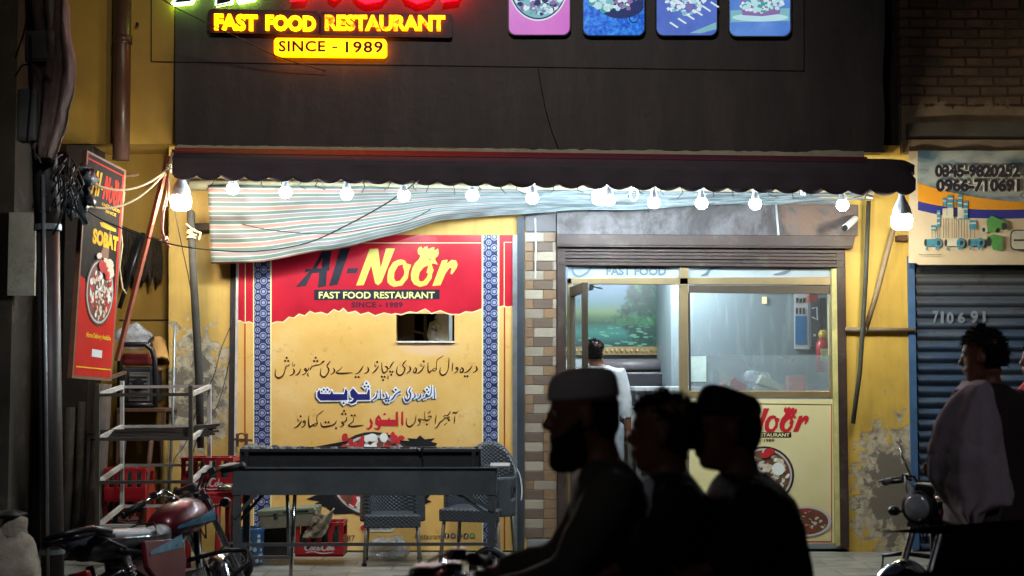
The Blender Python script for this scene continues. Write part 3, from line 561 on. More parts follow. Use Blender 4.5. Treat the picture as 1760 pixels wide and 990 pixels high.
for i, (x0, x1, nm, st, sc, lab) in enumerate(boxes):
    y1 = 60 + (i == 3) * 1 - (i == 0) * 1; o = thing('picture_light_box', lab, 'light box', W((x0 + x1) / 2, y1, -.2), group='picture light boxes on the fascia')
    mb = MB(); mb.prism(rrect(x0 - 2, -112, x1 + 2, y1 + 2, 13), PF(-.20), .055); part('case', mb, GREY if i == 3 else BLKM, o)
    mb = MB(); mb.prism(rrect(x0, -110, x1, y1, 12), PF(-.21), .02); part('lit_face', mb, glow('glow_' + nm, st, sc, .95), o)
    f = PF(-.2105); mb = MB(); R_ = random.Random(20 + i); cx = (x0 + x1) / 2
    inb = lambda x, y, r: x0 + 2 + r < x < x1 - 2 - r and y < y1 - 3 - r
    def blobs(k, bx, by, rx, ry, r0, r1, cols):
        for _ in range(k):
            a = R_.uniform(0, 6.283); q = math.sqrt(R_.random()); x, y = bx + rx * q * math.cos(a), by + ry * q * math.sin(a); r = R_.uniform(r0, r1)
            if not inb(x, y, r): continue
            mb.flat([(x + r * R_.uniform(.6, 1) * math.cos(t), y + r * R_.uniform(.5, .9) * math.sin(t)) for t in [6.283 * j / 7 for j in range(7)]], f, 0, (), R_.choice(cols))
    if i == 0:
        pl = lambda k: [(max(x0 + 1, min(x1 - 1, cx - 2 + 52 * k * math.cos(t))), -28 + 64 * k * math.sin(t)) for t in [6.283 * j / 40 for j in range(40)]]
        mb.flat(pl(1), f, 0, (), 5); mb.flat(pl(.96), f, 0, (), 3); mb.flat(pl(.92), f, 0, (), 0); blobs(330, cx - 2, -28, 44, 54, 3, 8, [0, 1, 2, 2, 5, 4, 3])
    if i == 1:
        pl = [(max(x0 + 1, min(x1 - 1, cx + 12 + 60 * math.cos(t))), -30 + 62 * math.sin(t)) for t in [6.283 * j / 40 for j in range(40)]]
        mb.flat(pl, f, 0, (), 3); blobs(200, cx - 8, -22, 40, 44, 4, 9, [1, 1, 0, 5, 4]); blobs(70, cx + 24, -14, 24, 30, 3, 7, [2, 3, 5, 2]); mb.disc(1090, 29, 9, 12, f, 0, 16, 3, .3, .8)
    if i == 2:
        mb.flat([(1185, 60 - 3), (1231, 38), (1231, 50), (1205, 57)], f, 0, (), 0); blobs(320, cx - 6, -35, 48, 62, 2.5, 6, [1, 5, 2, 0, 5]); 
        for k in range(6):
            x, y = 1150 + k * 14, 40 - k * 7; mb.flat([(x, y), (x + 2.5, y - 2), (x + 16, y + 7), (x + 14, y + 9)], f, 0, (), 5)
    if i == 3:
        mb.flat([(x0 + 1, 18), (x1 - 1, 14), (x1 - 1, 36), (x0 + 1, 38)], f, 0, (), 0); mb.disc(cx, 30, 48, 7, f, 0, 24, 1); mb.flat([(1272, 2), (1345, -4), (1340, 24), (1310, 28), (1276, 26)], f, 0, (), 2); blobs(80, cx + 2, 8, 40, 12, 3, 6, [1, 5, 4, 1]); blobs(200, cx, -40, 44, 38, 4, 9, [0, 2, 4, 1])
    part('picture', mb, LBP, o)
# ================================================================== AWNING
A_ = thing('awning', 'retracted dark maroon awning with a scalloped valance across the shop front', 'awning', W(935, 330, -.35))
n = NT('awning_canvas'); p = n.pos(); Z = n.sep(p)[2]; f = n.noise(n.mp(p, (1, 1, 3)), 3, 6, .7); CANV = n.bump(n.noise(n.mp(p, (3, 3, 1)), 4, 5), .3, .02).fin(n.ramp(f, [(.3, lin('#4b454c')), (.7, lin('#5b5058'))]), .75)
REDC = M('maroon_canvas', '#6a2a32', .7, var=.25, sc=3, bump=.2, dirt=.3)
def aw(x, y, Y): return W(x, y, Y)
def awtop(x): return 254.5 + (x - 295) * .0135
def rings(x):
    t = awtop(x); Yf = -.55; k = 1
    if x > 1520: k = 1
    pr = [(-.15, t + 2), (-.5, t + 2), (-.85, t + 2), (-1.0, t + 6), (-1.09, t + 16), (-1.11, t + 28), (-1.05, t + 38), (-.92, t + 40), (-.82, t + 34), (-.8, t + 16), (-.5, t + 10), (-.15, t + 9)]
    return [aw(x, y, Y) for Y, y in pr]
mb = MB(); mb.loft([rings(x) for x in (296, 500, 800, 1100, 1400, 1500, 1535)] + [[W(1555, 290, -.9).lerp(p, .86) for p in rings(1556)], [W(1572, 292, -.9).lerp(p, .45) for p in rings(1572)]]); part('canvas_roll', mb, CANV, A_, smooth=True)
mb = MB(); mb.grid(lambda u, v: aw(300 + 1190 * u, awtop(300 + 1190 * u) + 1 + v * 9, -.85 - .17 * v) + Vector((0, -.008, .008)), 30, 2); part('maroon_strip', mb, REDC, A_, smooth=True)
def val(u, v):
    x = 296 + u * (1574 - 296); t = awtop(x); base = 300 + (x - 296) * .0225; ph = ((x - 296) / 41.5) % 1
    sc = 9 * abs(math.sin(math.pi * ph)) ** .6; e = 0
    if x > 1545: e = ((x - 1545) / 29) ** 2 * 12
    y0, y1 = t + 17 + e * 1.6, base + sc - e * .8
    return aw(x, y0 + (y1 - y0) * v, -1.13 - .012 * math.sin(u * 90) * v)
mb = MB(); mb.grid(val, 460, 5); part('valance', mb, CANV, A_, smooth=True, solid=.004)
mb = MB(); mb.tube([aw(x, 318 + (x - 300) * .0135, -.2) for x in (318, 900, 1500)], .045, 12); part('roller_tube', mb, CREAM, A_, smooth=True)
mb = MB(); mb.tube([aw(1488, 338, -.25), aw(1500, 340, -.25)], .02, 8); part('roller_end', mb, GREY, A_)
# scraps of string under the awning
mb = MB(); R_ = random.Random(3)
for x in range(330, 1500, 37):
    x += R_.uniform(-12, 12); y = 306 + (x - 300) * .018; mb.tube([W(x, y, -.5), W(x + R_.uniform(-6, 6), y + 9, -.4), W(x + R_.uniform(-16, 16), y + R_.uniform(12, 20), -.3)], .0035, 4)
part('tie_string', mb, CABLE, A_)
# ================================================================== STRIPED CLOTH
n = NT('striped_cotton'); uv = n.node('ShaderNodeUVMap').outputs[0]; U, V, _ = n.sep(uv); f = n.noise(n.pos(), 5, 5, .6)
v = n.m('FRACT', n.m('MULTIPLY', n.m('ADD', V, n.m('MULTIPLY', f, .01)), 4.3))
G_, P_, Wh = lin('#5f7068'), lin('#a5776c'), lin('#b4b8a8'); Mv = lin('#857774')
col = n.ramp(v, [(0, G_), (.17, Wh), (.215, P_), (.43, Wh), (.475, G_), (.66, Wh), (.70, Mv), (.93, Wh), (.97, G_)], 'CONSTANT')
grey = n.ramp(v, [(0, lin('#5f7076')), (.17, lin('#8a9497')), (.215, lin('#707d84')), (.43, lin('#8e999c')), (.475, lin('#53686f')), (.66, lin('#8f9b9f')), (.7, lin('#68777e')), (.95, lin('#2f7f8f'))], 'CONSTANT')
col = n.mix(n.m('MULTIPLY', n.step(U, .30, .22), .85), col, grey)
col = n.mix(n.m('MULTIPLY', n.step(n.noise(n.pos(), 3, 8, .75), .6, .1), .35), col, lin('#6a675f')); n.bump(n.noise(n.pos(), 40, 4), .15, .004)
STRIPE = n.fin(col, .8)
def interp(P, x):
    for (a, b), (c, d) in zip(P, P[1:]):
        if x <= c: t = (x - a) / (c - a); return b + (d - b) * (t * t * (3 - 2 * t) * .4 + t * .6)
    return P[-1][1]
BT = [(0, 453), (.08, 449), (.18, 432), (.28, 404), (.36, 380), (.45, 368), (.6, 361), (.8, 352), (1, 345)]
def cloth(u, v):
    x = 357 + (1483 - 357) * u + (1 - u) ** 6 * 6 * v; y0 = 318 + 16 * u; y1 = interp(BT, u); y = y0 + (y1 - y0) * v + 1.6 * math.sin(u * 31) * v
    r = .014 * math.sin(u * 60 + 5 * v) * (1 - v * .5) + .03 * mnoise.noise((u * 40, v * 5, 3)) + .05 * math.sin(v * 7 + u * 9) * (1 - u) + .03 * mnoise.noise((u * 14, v * 3, 0))
    if u < .06: r += .03 * math.sin(v * 22)
    return W(x, y, -.27 + .07 * v - r)
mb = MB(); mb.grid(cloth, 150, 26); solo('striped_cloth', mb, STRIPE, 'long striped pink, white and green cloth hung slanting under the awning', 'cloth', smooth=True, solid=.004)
mb = MB(); mb.tube([W(330, 391, -.1), W(362, 390, -.1)], .035, 8); mb.tube([W(328, 365, -.08), W(330, 410, -.08)], .03, 8); solo('wooden_peg_frame', mb, WOOD, 'short crossed grey wooden pegs at the left end of the striped cloth', 'bracket')
# ================================================================== BULBS
SKT = M('bulb_socket', '#c9d2d4', .35, .2, .05, 8, .05)
EB = EM('bulb_glow', (.80, .93, 1.0), 360); EBW = EM('warm_bulb_glow', (1, .88, .66), 230)
for m_ in (EB, EBW): m_.cycles.emission_sampling = 'FRONT_BACK'
def bulb(px, py, lab, Y=-1.0):
    c = W(px, py, Y); o = thing('led_bulb', lab, 'light bulb', c, group='small bulbs in a row under the awning')
    mb = MB(); mb.lathe([(.0, .012), (.036, .012), (.036, .028), (.027, .06), (.020, .085), (.022, .10), (.030, .118), (.0, .118)], c, n=16); part('socket', mb, SKT, o, smooth=True)
    mb = MB(); mb.ell(c + Vector((0, 0, -.012)), (.049, .049, .047), 12); part('globe', mb, EB, o, smooth=True); return o
names = ['first', 'second', 'third', 'fourth', 'fifth', 'sixth']
pos = [(400, 322), (491, 328), (596, 331), (694, 334), (812, 333), (915, 338)]
b0 = bulb(*pos[0], 'small lit bulb nearest the left end of the awning, above the pink stripes')
L2 = ['small lit bulb second from the left under the awning', 'small lit bulb third from the left under the awning', 'small lit bulb above the letter N of the wall banner, fourth from the left', 'small lit bulb above the right end of the wall banner, fifth from the left', 'small lit bulb above the tiled pillar']
for p_, l_ in zip(pos[1:], L2): dup(b0, W(*p_, -1.0), None, l_)
for p_, l_ in zip([(1047, 341), (1124, 346), (1206, 347), (1298, 348), (1448, 350)], ['small lit bulb partly in front of the large cool bulb', 'small lit bulb above the door post of the shop front', 'small lit bulb above the left half of the serving window', 'small lit bulb above the right half of the serving window', 'small lit bulb next to the security camera']): dup(b0, W(*p_, -1.0), None, l_)
def bigbulb(px, py, Y, lab, em, s=1.0):
    c = W(px, py, Y); o = thing('large_led_bulb', lab, 'light bulb', c, group='large bulbs of the awning')
    mb = MB(); mb.lathe([(.0, -.0), (.072 * s, -.0), (.073 * s, .02), (.066 * s, .06), (.045 * s, .105), (.028 * s, .14), (.022 * s, .17), (.022 * s, .23), (0, .23)], c, n=20)
    for k in range(10): a = k * .628; mb.bar(c + Vector((.07 * s * math.cos(a), .07 * s * math.sin(a), .02)), c + Vector((.03 * s * math.cos(a), .03 * s * math.sin(a), .13)), .006)
    part('socket', mb, SKT, o, smooth=False)
    mb = MB(); mb.lathe([(0, -.105 * s), (.05 * s, -.102 * s), (.072 * s, -.085 * s), (.079 * s, -.04 * s), (.076 * s, -.004), (0, -.003)], c, n=20); part('globe', mb, em, o, smooth=True); return o
bigbulb(311, 338, -1.0, 'large bell shaped bulb with a warm glow at the left end of the awning', EBW, 1.05)
bigbulb(1550, 371, -1.0, 'large bell shaped bulb with a warm glow at the right end of the awning', EBW, 1.05)
bigbulb(1033, 331, -.9, 'large cool bright bulb in the middle of the row', EB, .9)
o = thing('empty_bulb_holder', 'unlit white bulb holder between two lit bulbs near the right end', 'bulb holder', W(1380, 333, -1.0))
mb = MB(); mb.lathe([(0, -.01), (.02, -.01), (.024, .03), (.03, .05), (0, .05)], W(1380, 333, -1.0), n=14); part('socket', mb, WHITE, o, smooth=True)
mb = MB(); mb.torus(W(1090, 334, -.9), (1, .6, 0), .05, .006, 20, 6); solo('wire_ring', mb, WHITE, 'small pale ring of wire hanging next to the large cool bulb', 'wire ring')
# ================================================================== WALL BANNER
BN = thing('wall_banner', 'large yellow and red wall banner with Urdu lines, left of the tiled pillar', 'banner', W(644, 945, -.03))
n = NT('banner_yellow'); p = n.pos(); f = n.noise(p, 1.8, 6, .6); col = n.ramp(f, [(.3, lin('#d0a252')), (.55, lin('#dab26a')), (.75, lin('#dfc084'))])
st = n.m('MULTIPLY', n.step(n.noise(p, 9, 7, .75), .62, .03), .35); col = n.mix(st, col, lin('#a8783a')); q = n.m('SUBTRACT', .26, n.dist(p, tuple(W(735, 597, 0)), (1, 0, 3.2))); col = n.mix(n.m('MULTIPLY', n.step(n.m('ADD', q, n.m('MULTIPLY', n.noise(p, 9, 5), .25)), .17, .06), .55), col, lin('#d9b8a0'))
n.bump(n.noise(n.mp(p, (1, 1, .6)), 2.2, 4), .35, .03); YB_ = n.fin(col, .36)
n = NT('banner_red'); p = n.pos(); f = n.noise(p, 2, 6, .6); RB = n.bump(n.noise(n.mp(p, (1, 1, .5)), 2.2, 4), .35, .03).fin(n.ramp(f, [(.3, lin('#9c1527')), (.7, lin('#c02034'))]), .3)
n = NT('banner_tilework'); p = n.mp(n.pos(), (10.6, 0, 10.6), (.12, 0, 0)); c2 = n.vm('SUBTRACT', n.vm('FRACTION', p), (.5, 0, .5)); d1 = n.vm('LENGTH', c2, out='Value'); c3 = n.vm('SUBTRACT', n.vm('FRACTION', n.vm('ADD', p, (.5, 0, .5))), (.5, 0, .5)); d2 = n.vm('LENGTH', c3, out='Value')
def band(d, r, w_): return n.m('SUBTRACT', 1, n.step(n.m('ABSOLUTE', n.m('SUBTRACT', d, r)), w_, .02))
c4 = n.vm('SUBTRACT', n.vm('FRACTION', n.vm('ADD', p, (.5, 0, 0))), (.5, 0, .5)); d4 = n.vm('LENGTH', c4, out='Value')
mk = n.m('MAXIMUM', n.m('MAXIMUM', band(d1, .29, .035), band(d1, .0, .16)), n.m('MAXIMUM', n.m('MAXIMUM', band(d2, .2, .035), band(d2, 0, .08)), band(d4, 0, .10)))
NAVY = n.fin(n.mix(n.m('MULTIPLY', mk, .72), lin('#1b2750'), lin('#a9b2d0')), .35)
HOLE = [(681, 539), (781, 539), (781, 587), (681, 587)]
F3 = PF(-.03)
mb = MB(); mb.prism([(408, 404), (881, 404), (881, 946), (406, 946)], F3, .02, [HOLE]); part('sheet', mb, YB_, BN)
torn = [(467, 556), (476, 553), (487, 554), (497, 545), (505, 547), (514, 540), (524, 543), (533, 535), (541, 539), (552, 537), (563, 541), (574, 532), (583, 536), (590, 530), (598, 538), (611, 535), (620, 541), (633, 537), (645, 543), (660, 538), (673, 541), (680, 539), (690, 541), (704, 536), (716, 538), (731, 531), (742, 539), (757, 534), (771, 540), (790, 541), (800, 536), (812, 537), (829, 531)]
mb = MB(); mb.flat([(467, 404), (829, 404)] + torn[::-1], F3, .002); mb.flat([(858, 404), (881, 404), (881, 527), (872, 528), (866, 526), (858, 528)], F3, .002); mb.flat([(408, 404), (435, 404), (435, 556), (428, 553), (420, 555), (412, 551), (408, 553)], F3, .002)
part('red_field', mb, RB, BN)
mb = MB(); stroke(mb, [(x, y, 2.2) for x, y in torn], F3, .004, n=1)
for pts in ([(858, 528), (866, 526), (872, 528), (880, 527)], [(408, 553), (412, 551), (420, 555), (428, 553), (435, 556)]): stroke(mb, [(x, y, 2) for x, y in pts], F3, .004, n=1)
for a, b, c, d in ((600, 417, 829, 418.2), (866, 416, 880, 417), (866, 416, 867.2, 526), (421, 420, 422.5, 553), (435, 404, 437, 946), (464.5, 404, 467, 946), (828, 404, 830.5, 946), (855.5, 404, 858, 946)): mb.flat([(a, b), (c, b), (c, d), (a, d)], F3, .004)
part('cream_line', mb, CRM, BN)
for a_, b_ in ((437, 464.5), (830.5, 855.5)): mb = MB(); mb.flat([(a_, 404), (b_, 404), (b_, 946), (a_, 946)], F3, .003); part('tile_pattern_strip', mb, NAVY, BN)
for x, y0 in ((420, 556), (866, 529)):
    mb = MB(); mb.flat([(x, y0), (x + 2.2, y0), (x + 2.2, 944), (x, 944)], F3, .003); part('orange_line', mb, M('orange_ink', '#a8361c', .4), BN)
LF2 = CF(500, 410, 5.867, -.03)
mb = MB(); logo(mb, LF2, 'Al-', .004); mb.flat([(235, 515), (1500, 515), (1500, 612), (235, 620)], LF2, .004); part('logo_lettering', mb, M('blue_black_ink', '#161b28', .4, bump=0), BN)
mb = MB(); logo(mb, LF2, 'NoOr', .004); part('logo_lettering', mb, YEL, BN)
mb = MB(); text(mb, 'FAST FOOD RESTAURANT', 282, 537, 1450, 605, LF2, .006, .02); part('strip_lettering', mb, M('pale_yellow_ink', '#d8d98a', .4), BN)
mb = MB(); text(mb, 'SINCE - 1989', 612, 640, 1128, 696, LF2, .005, .04, sp=1.1); part('small_lettering', mb, M('maroon_ink', '#4a0e26', .4), BN)
# the Urdu lines, written stroke by stroke
fA, fB, fC, fD, fE = CF(640, 600, 9.263, -.03), CF(465, 600, 9.263, -.03), CF(530, 650, 7.652, -.03), CF(640, 695, 11, -.03), CF(495, 695, 8.585, -.03)
sA = [[(1645,265,10),(1665,310,28),(1655,345,22),(1600,378,8)], [(1590,262,8),(1545,330,24),(1500,365,18),(1455,380,8)], [(1415,290,10),(1445,315,24),(1442,355,26),(1405,375,22),(1398,340,14),(1420,300,10)], [(1345,285,14),(1330,308,20),(1350,320,20),(1362,305,20),(1345,285,14)], [(1363,310,18),(1345,360,16),(1300,385,8)], [(1280,215,8),(1275,280,18),(1268,355,8)],
 [(1220,130,8),(1215,250,18),(1200,340,14),(1160,400,24),(1110,415,28),(1075,370,20),(1085,290,6)], [(1135,105,8),(1060,150,14),(1025,190,10),(1018,290,12),(1025,320,10),(985,305,8),(960,330,14),(985,352,12),(1025,320,10)], [(965,325,8),(930,350,16),(905,370,28),(885,330,20),(885,210,8)],
 [(830,260,10),(790,330,24),(750,370,18),(705,388,8)], [(765,225,6),(765,270,8),(790,265,12),(785,245,8)], [(680,290,10),(702,318,24),(690,368,26),(660,375,18),(655,345,12),(678,300,8)], [(590,270,10),(608,310,28),(595,350,20),(545,385,8)],
 [(540,180,10),(495,230,22),(485,265,14),(515,300,24),(510,350,18),(470,405,24),(425,415,28),(385,370,20),(400,270,6)], [(345,195,10),(300,255,22),(278,300,12),(245,310,12),(200,275,8)], [(198,275,10),(240,285,18),(240,335,12),(215,362,16),(180,378,26),(155,330,20),(148,210,8)], [(240,420,8),(255,445,14),(240,475,18)], [(100,265,10),(60,330,22),(20,370,18),(-5,388,8)], [(35,232,6),(35,275,8),(58,268,12),(52,250,8)]]
dA = [(1472,432),(1515,432),(818,195),(283,358),(322,362),(300,408),(152,438),(195,440),(172,492),(78,205)]
sB = [[(1545,280,10),(1560,330,28),(1545,365,20),(1490,390,8)], [(1480,262,8),(1440,330,22),(1400,375,18),(1350,398,8)], [(1145,275,6),(1110,320,12),(1050,365,14),(1070,385,24),(1180,385,26),(1310,375,6)], [(1000,300,10),(1020,340,28),(1010,370,20),(955,410,8)], [(955,190,10),(910,245,22),(900,280,14),(925,310,24),(925,360,18),(880,430,24),(840,445,28),(795,400,20),(805,300,6)],
 [(860,185,10),(840,200,30),(810,225,16),(780,250,14),(740,252,18),(700,262,14),(655,280,12),(640,310,18),(632,335,10)], [(610,300,12),(590,345,16),(560,345,12)], [(600,375,8),(590,410,16),(608,435,16)], [(560,300,14),(543,325,22),(560,345,22),(575,335,18),(560,300,12)], [(575,345,18),(555,385,16),(500,415,8)], [(480,310,8),(455,380,22),(420,410,16),(395,415,8)], [(360,310,10),(378,350,28),(360,395,20),(305,425,8)], [(355,205,7),(355,270,8),(385,258,14),(375,240,8)],
 [(300,235,10),(290,265,16),(255,270,14),(238,300,14),(225,360,16),(190,430,22),(125,460,30),(75,420,20),(85,315,6)]]
dB = [(1355,445),(1402,445),(720,138),(695,190),(745,190),(258,140),(232,188),(283,190)]
sD = [[(1620,120,8),(1580,165,24),(1540,150,22),(1505,185,8)], [(1560,215,8),(1555,290,18),(1545,370,8)], [(1480,130,8),(1440,190,22),(1400,215,14),(1372,200,12),(1350,238,14),(1400,252,10),(1440,235,16)], [(1455,225,14),(1440,270,16),(1380,262,12),(1330,300,18),(1270,350,24),(1230,420,18),(1175,455,8)], [(1415,345,8),(1355,395,14)], [(1210,200,8),(1195,290,20),(1188,370,8)],
 [(1125,225,16),(1070,222,14),(1045,250,8)], [(1120,232,12),(1080,275,12),(1030,302,26),(995,280,18),(985,135,8)], [(1000,292,16),(940,285,14),(905,268,12)], [(895,265,14),(872,300,24),(900,315,24),(905,290,18)], [(905,320,18),(890,375,16),(845,400,8)], [(1095,115,8),(1085,150,16),(1040,165,8)], [(825,200,8),(815,300,18),(780,370,18),(700,422,30),(645,370,22),(650,255,6)]]
dD = [(1448,298),(1030,378)]
sE = [[(965,190,8),(968,240,14),(925,280,14),(892,310,16),(930,325,22),(1010,320,24),(1120,305,6)], [(865,185,8),(860,235,18),(825,262,12)], [(815,250,14),(795,272,20),(815,290,20),(822,270,16)], [(825,280,16),(815,310,14),(765,335,8)], [(715,235,8),(700,275,14),(660,305,18),(580,325,24),(505,325,24),(480,265,8)], [(530,90,8),(470,130,12),(430,170,10),(425,240,12),(437,280,12),(400,285,10),(372,308,14),(400,320,12),(438,285,8)], [(378,290,10),(345,320,22),(318,330,28),(305,270,20),(310,165,8)], [(242,235,14),(226,258,18),(245,270,18),(258,255,16),(242,235,10)], [(258,262,16),(245,310,16),(200,345,8)], [(205,235,10),(170,290,22),(130,330,18),(85,348,8)], [(140,200,7),(140,245,8),(165,240,12),(158,222,8)]]
dE = [(940,162),(985,162),(828,95),(802,140),(850,140),(555,262),(600,262),(710,350),(188,175)]
BRI = M('dark_brown_ink', '#3d220b', .4, bump=0)
for lab, ss, dd, f, q in (('lettering', sA, dA, fA, 19), ('lettering', sB, dB, fB, 20)):
    mb = MB()
    for s_ in ss: stroke(mb, s_, f, k=1.0)
    for x, y in dd: dia(mb, x, y, q + 2, f)
    part(lab, mb, BRI, BN)
mb = MB()
for s_ in sD: stroke(mb, s_, fD, k=1.0)
for x, y in dD: dia(mb, x, y, 24, fD)
for s_ in sE: stroke(mb, s_, fE, k=1.0)
for x, y in dE: dia(mb, x, y, 19, fE)
part('lettering', mb, BRI, BN)
mb = MB(); mb.flat([(545,145),(580,128),(590,380),(555,418),(538,360)], fD); mb.flat([(440,150),(485,128),(492,408),(160,408),(150,460),(110,490),(50,472),(20,440),(80,448),(112,420),(100,400),(62,385),(50,350),(60,265),(120,195),(155,245),(175,290),(290,290),(320,238),(335,290),(440,290)], fD, .003, [[(95,260),(145,300),(140,305),(100,285)]]); dia(mb, 232, 185, 28, fD)
mb.flat([(1215,200),(1255,260),(1245,340),(1190,385),(1140,358),(1190,345),(1215,300),(1200,240)], fE); part('lettering', mb, RED, BN)
big = [[(120,185),(150,150),(160,205),(290,208),(310,160),(330,208),(470,208),(490,138),(515,170),(515,285),(300,290),(270,288),(160,292),(120,245)], [(550,180),(590,132),(640,190),(655,208),(770,208),(788,150),(808,150),(812,285),(640,285),(620,320),(570,338),(515,315),(575,303),(600,270),(560,245)]]
bd = [(205,150),(252,150),(465,325),(765,66),(742,110),(788,110)]
sC = [[(905,190,8),(892,250,20),(840,290,8)], [(945,150,10),(950,270,14)], [(1010,185,8),(1035,250,18),(1010,272,16),(980,280,8)], [(1075,225,8),(1060,265,14),(1030,270,10)], [(1215,175,26),(1175,195,14),(1140,225,18),(1110,270,18),(1080,295,8)], [(1355,120,8),(1325,170,18),(1345,205,20),(1335,265,18),(1290,300,26),(1265,240,8)], [(1395,200,10),(1405,240,18),(1375,268,8)], [(1480,200,8),(1470,250,18),(1430,278,8)], [(1620,90,8),(1615,195,14),(1585,240,14),(1550,210,14),(1548,250,16),(1500,275,8)], [(1655,130,10),(1660,270,14)]]
cd_ = [(1022,298),(1056,298),(1150,152),(1560,150)]
for nm, g, dx, dy, dd, mt in (('lettering_shadow', 44, -14, 16, .0030, M('print_shadow_ink', '#4c4a3c', .4, bump=0)), ('lettering_outline', 40, 0, 0, .0060, M('white_ink', '#dfe6ee', .4, bump=0)), ('lettering', 0, 0, 0, .0090, M('navy_ink', '#1e1c62', .4, bump=0))):
    mb = MB()
    for s_ in sC: stroke(mb, s_, fC, dd, g, dx=dx, dy=dy, k=1.0)
    for x, y in bd + cd_: dia(mb, x, y, 18 + g * .62, fC, dd, 0, dx=dx, dy=dy)
    for pg in big:
        if g:
            c0 = pg + [pg[0]]; stroke(mb, [(x, y, g) for x, y in c0], fC, dd, 0, dx=dx, dy=dy, n=1)
            for x, y in pg: mb.disc(x + dx, y + dy, g / 2, g / 2, fC, dd, 10)
        mb.flat([(x + dx, y + dy) for x, y in pg], fC, dd)
    part(nm, mb, mt, BN)
# dish picture, brush marks and footer
mb = MB()
for pg in ([(540, 768), (600, 757), (690, 752), (690, 772), (545, 772)], [(670, 762), (690, 757), (704, 758), (700, 753), (716, 754), (722, 748), (730, 755), (748, 753), (741, 759), (752, 762), (748, 767), (668, 769)], [(526, 858), (540, 852), (560, 848), (620, 848), (622, 882), (575, 884), (560, 872), (540, 866), (550, 862)], [(690, 848), (740, 850), (734, 858), (742, 862), (715, 872), (690, 880)]): mb.flat(pg, F3, .003)
part('brush_mark', mb, INK, BN)
mb = MB(); platter(mb, F3, 641, 816, 78, 74, 130, 11, .004, cols=(2, 2, 1, 3, 4, 5, 2), bs=.17)
R_ = random.Random(5)
for i in range(26):
    x, y = R_.uniform(592, 690), R_.uniform(749, 770); mb.disc(x, y, R_.uniform(4, 9), R_.uniform(3, 6), F3, .0085, 9, 2 if abs(x - 640) > 16 else R_.choice((2, 5, 3)), R_.uniform(0, 3))
mb.disc(640, 752, 9, 7, F3, .011, 14, 5); mb.disc(660, 752, 7, 8, F3, .011, 14, 5)
part('dish_picture', mb, FOODC, BN)
mb = MB(); mb.flat(rrect(619, 900, 677, 914, 6), F3, .003); part('order_label', mb, M('white_print', '#d9d7cf', .4), BN)
mb = MB(); text(mb, 'ORDER NOW', 634, 904, 673, 910, F3, .005, .01); text(mb, '387', 590, 920, 610, 930, F3, .003, .0); text(mb, 'Restaurant', 714, 917, 758, 927, F3, .003, 0); text(mb, 'S', 820, 886, 826, 896, F3, .003)
part('footer_lettering', mb, M('brown_print', '#4a331c', .4), BN)
mb = MB(); mb.disc(624, 907, 4.5, 5, F3, .006, 14); part('footer_lettering', mb, RED, BN)
mb = MB()
for i, x in enumerate((768, 779, 790, 801, 812)): mb.disc(x, 921, 4.6, 4.8, F3, .003, 16, i % 3 if i < 4 else 3)
part('round_icon', mb, [M('icon_dark', '#232a3c', .4), M('icon_purple', '#5a3a66', .4), M('icon_blue', '#2f5f86', .4), M('icon_green', '#2c7a52', .4)], BN)
mb = MB(); text(mb, 'f', 766.5, 917.5, 769.5, 924.5, F3, .005, .02); mb.disc(779, 921, 2.3, 2.3, F3, .005, 12, 0, 0, .6); mb.flat([(787.5, 919), (789, 920.5), (791, 918.5), (793, 919.5), (791, 923.5), (787.5, 923)], F3, .005); text(mb, 'd', 799, 918, 803, 924, F3, .005, .02); mb.disc(812, 921, 2.4, 2.4, F3, .005, 12, 0, 0, .6)
part('icon_mark', mb, CRM, BN)
# plastic bag seen in the hatch
n = NT('thin_plastic'); t = n.node('ShaderNodeBsdfTransparent'); g = n.node('ShaderNodeBsdfPrincipled'); g.inputs['Base Color'].default_value = lin('#c3ccd8'); g.inputs['Roughness'].default_value = .2
mx = n.node('ShaderNodeMixShader'); n.put(mx.inputs[0], n.ramp(n.noise(n.co(), 9, 6, .7), [(.35, (.25, .25, .25)), (.65, (.8, .8, .8))])); n.t.links.new(t.outputs[0], mx.inputs[1]); n.t.links.new(g.outputs[0], mx.inputs[2]); n.t.links.new(mx.outputs[0], n.out.inputs[0]); PLAST = n.mat
mb = MB(); mb.ell(W(748, 568, .22), (.075, .06, .11), 14, jit=.6); mb.tube([W(749, 550, .22), W(752, 543, .22), W(752, 536, .24)], [.03, .012, .01], 8); solo('carrier_bag', mb, PLAST, 'pale knotted plastic bag hanging in the hatch of the banner', 'bag', smooth=True, subd=1)
# ================================================================== RIGHT: camera, pipes, hanging banner
o = thing('security_camera', 'small white bullet security camera on the steel canopy', 'security camera', W(1462, 384, -.2))
mb = MB(); mb.tube([W(1470, 376, -.16), W(1453, 391, -.36)], .028, 14); part('body', mb, WHITE, o, smooth=False, bevel=.003)
mb = MB(); mb.tube([W(1453.5, 390.5, -.355), W(1451, 393, -.375)], .024, 12); part('lens', mb, BLK, o)
mb = MB(); mb.tube([W(1468, 378, -.17), W(1471, 372, -.11)], .014, 8); part('mount', mb, BLKM, o)
mb = MB(); mb.tube([W(1493, 345, -.14), W(1488, 480, -.10), W(1478, 640, -.07), W(1466, 728, -.05)], .019, 10); solo('dark_pole', mb, M('dark_green_pole', '#3a3a30', .6, dirt=.3), 'long dark pole leaning beside the right end of the shop front', 'pole', smooth=True)
mb = MB(); mb.tube([W(1536, 392, -.18), W(1508, 500, -.08), W(1488, 566, -.05)], .022, 10); solo('bamboo_stick', mb, M('bamboo', '#8f7a5c', .6, sc=12, dirt=.4), 'pale bamboo stick slanting down from the warm bulb on the yellow wall', 'stick', smooth=True)
mb = MB(); mb.tube([W(1453, 566, -.04), W(1572, 567, -.04)], .018, 10)
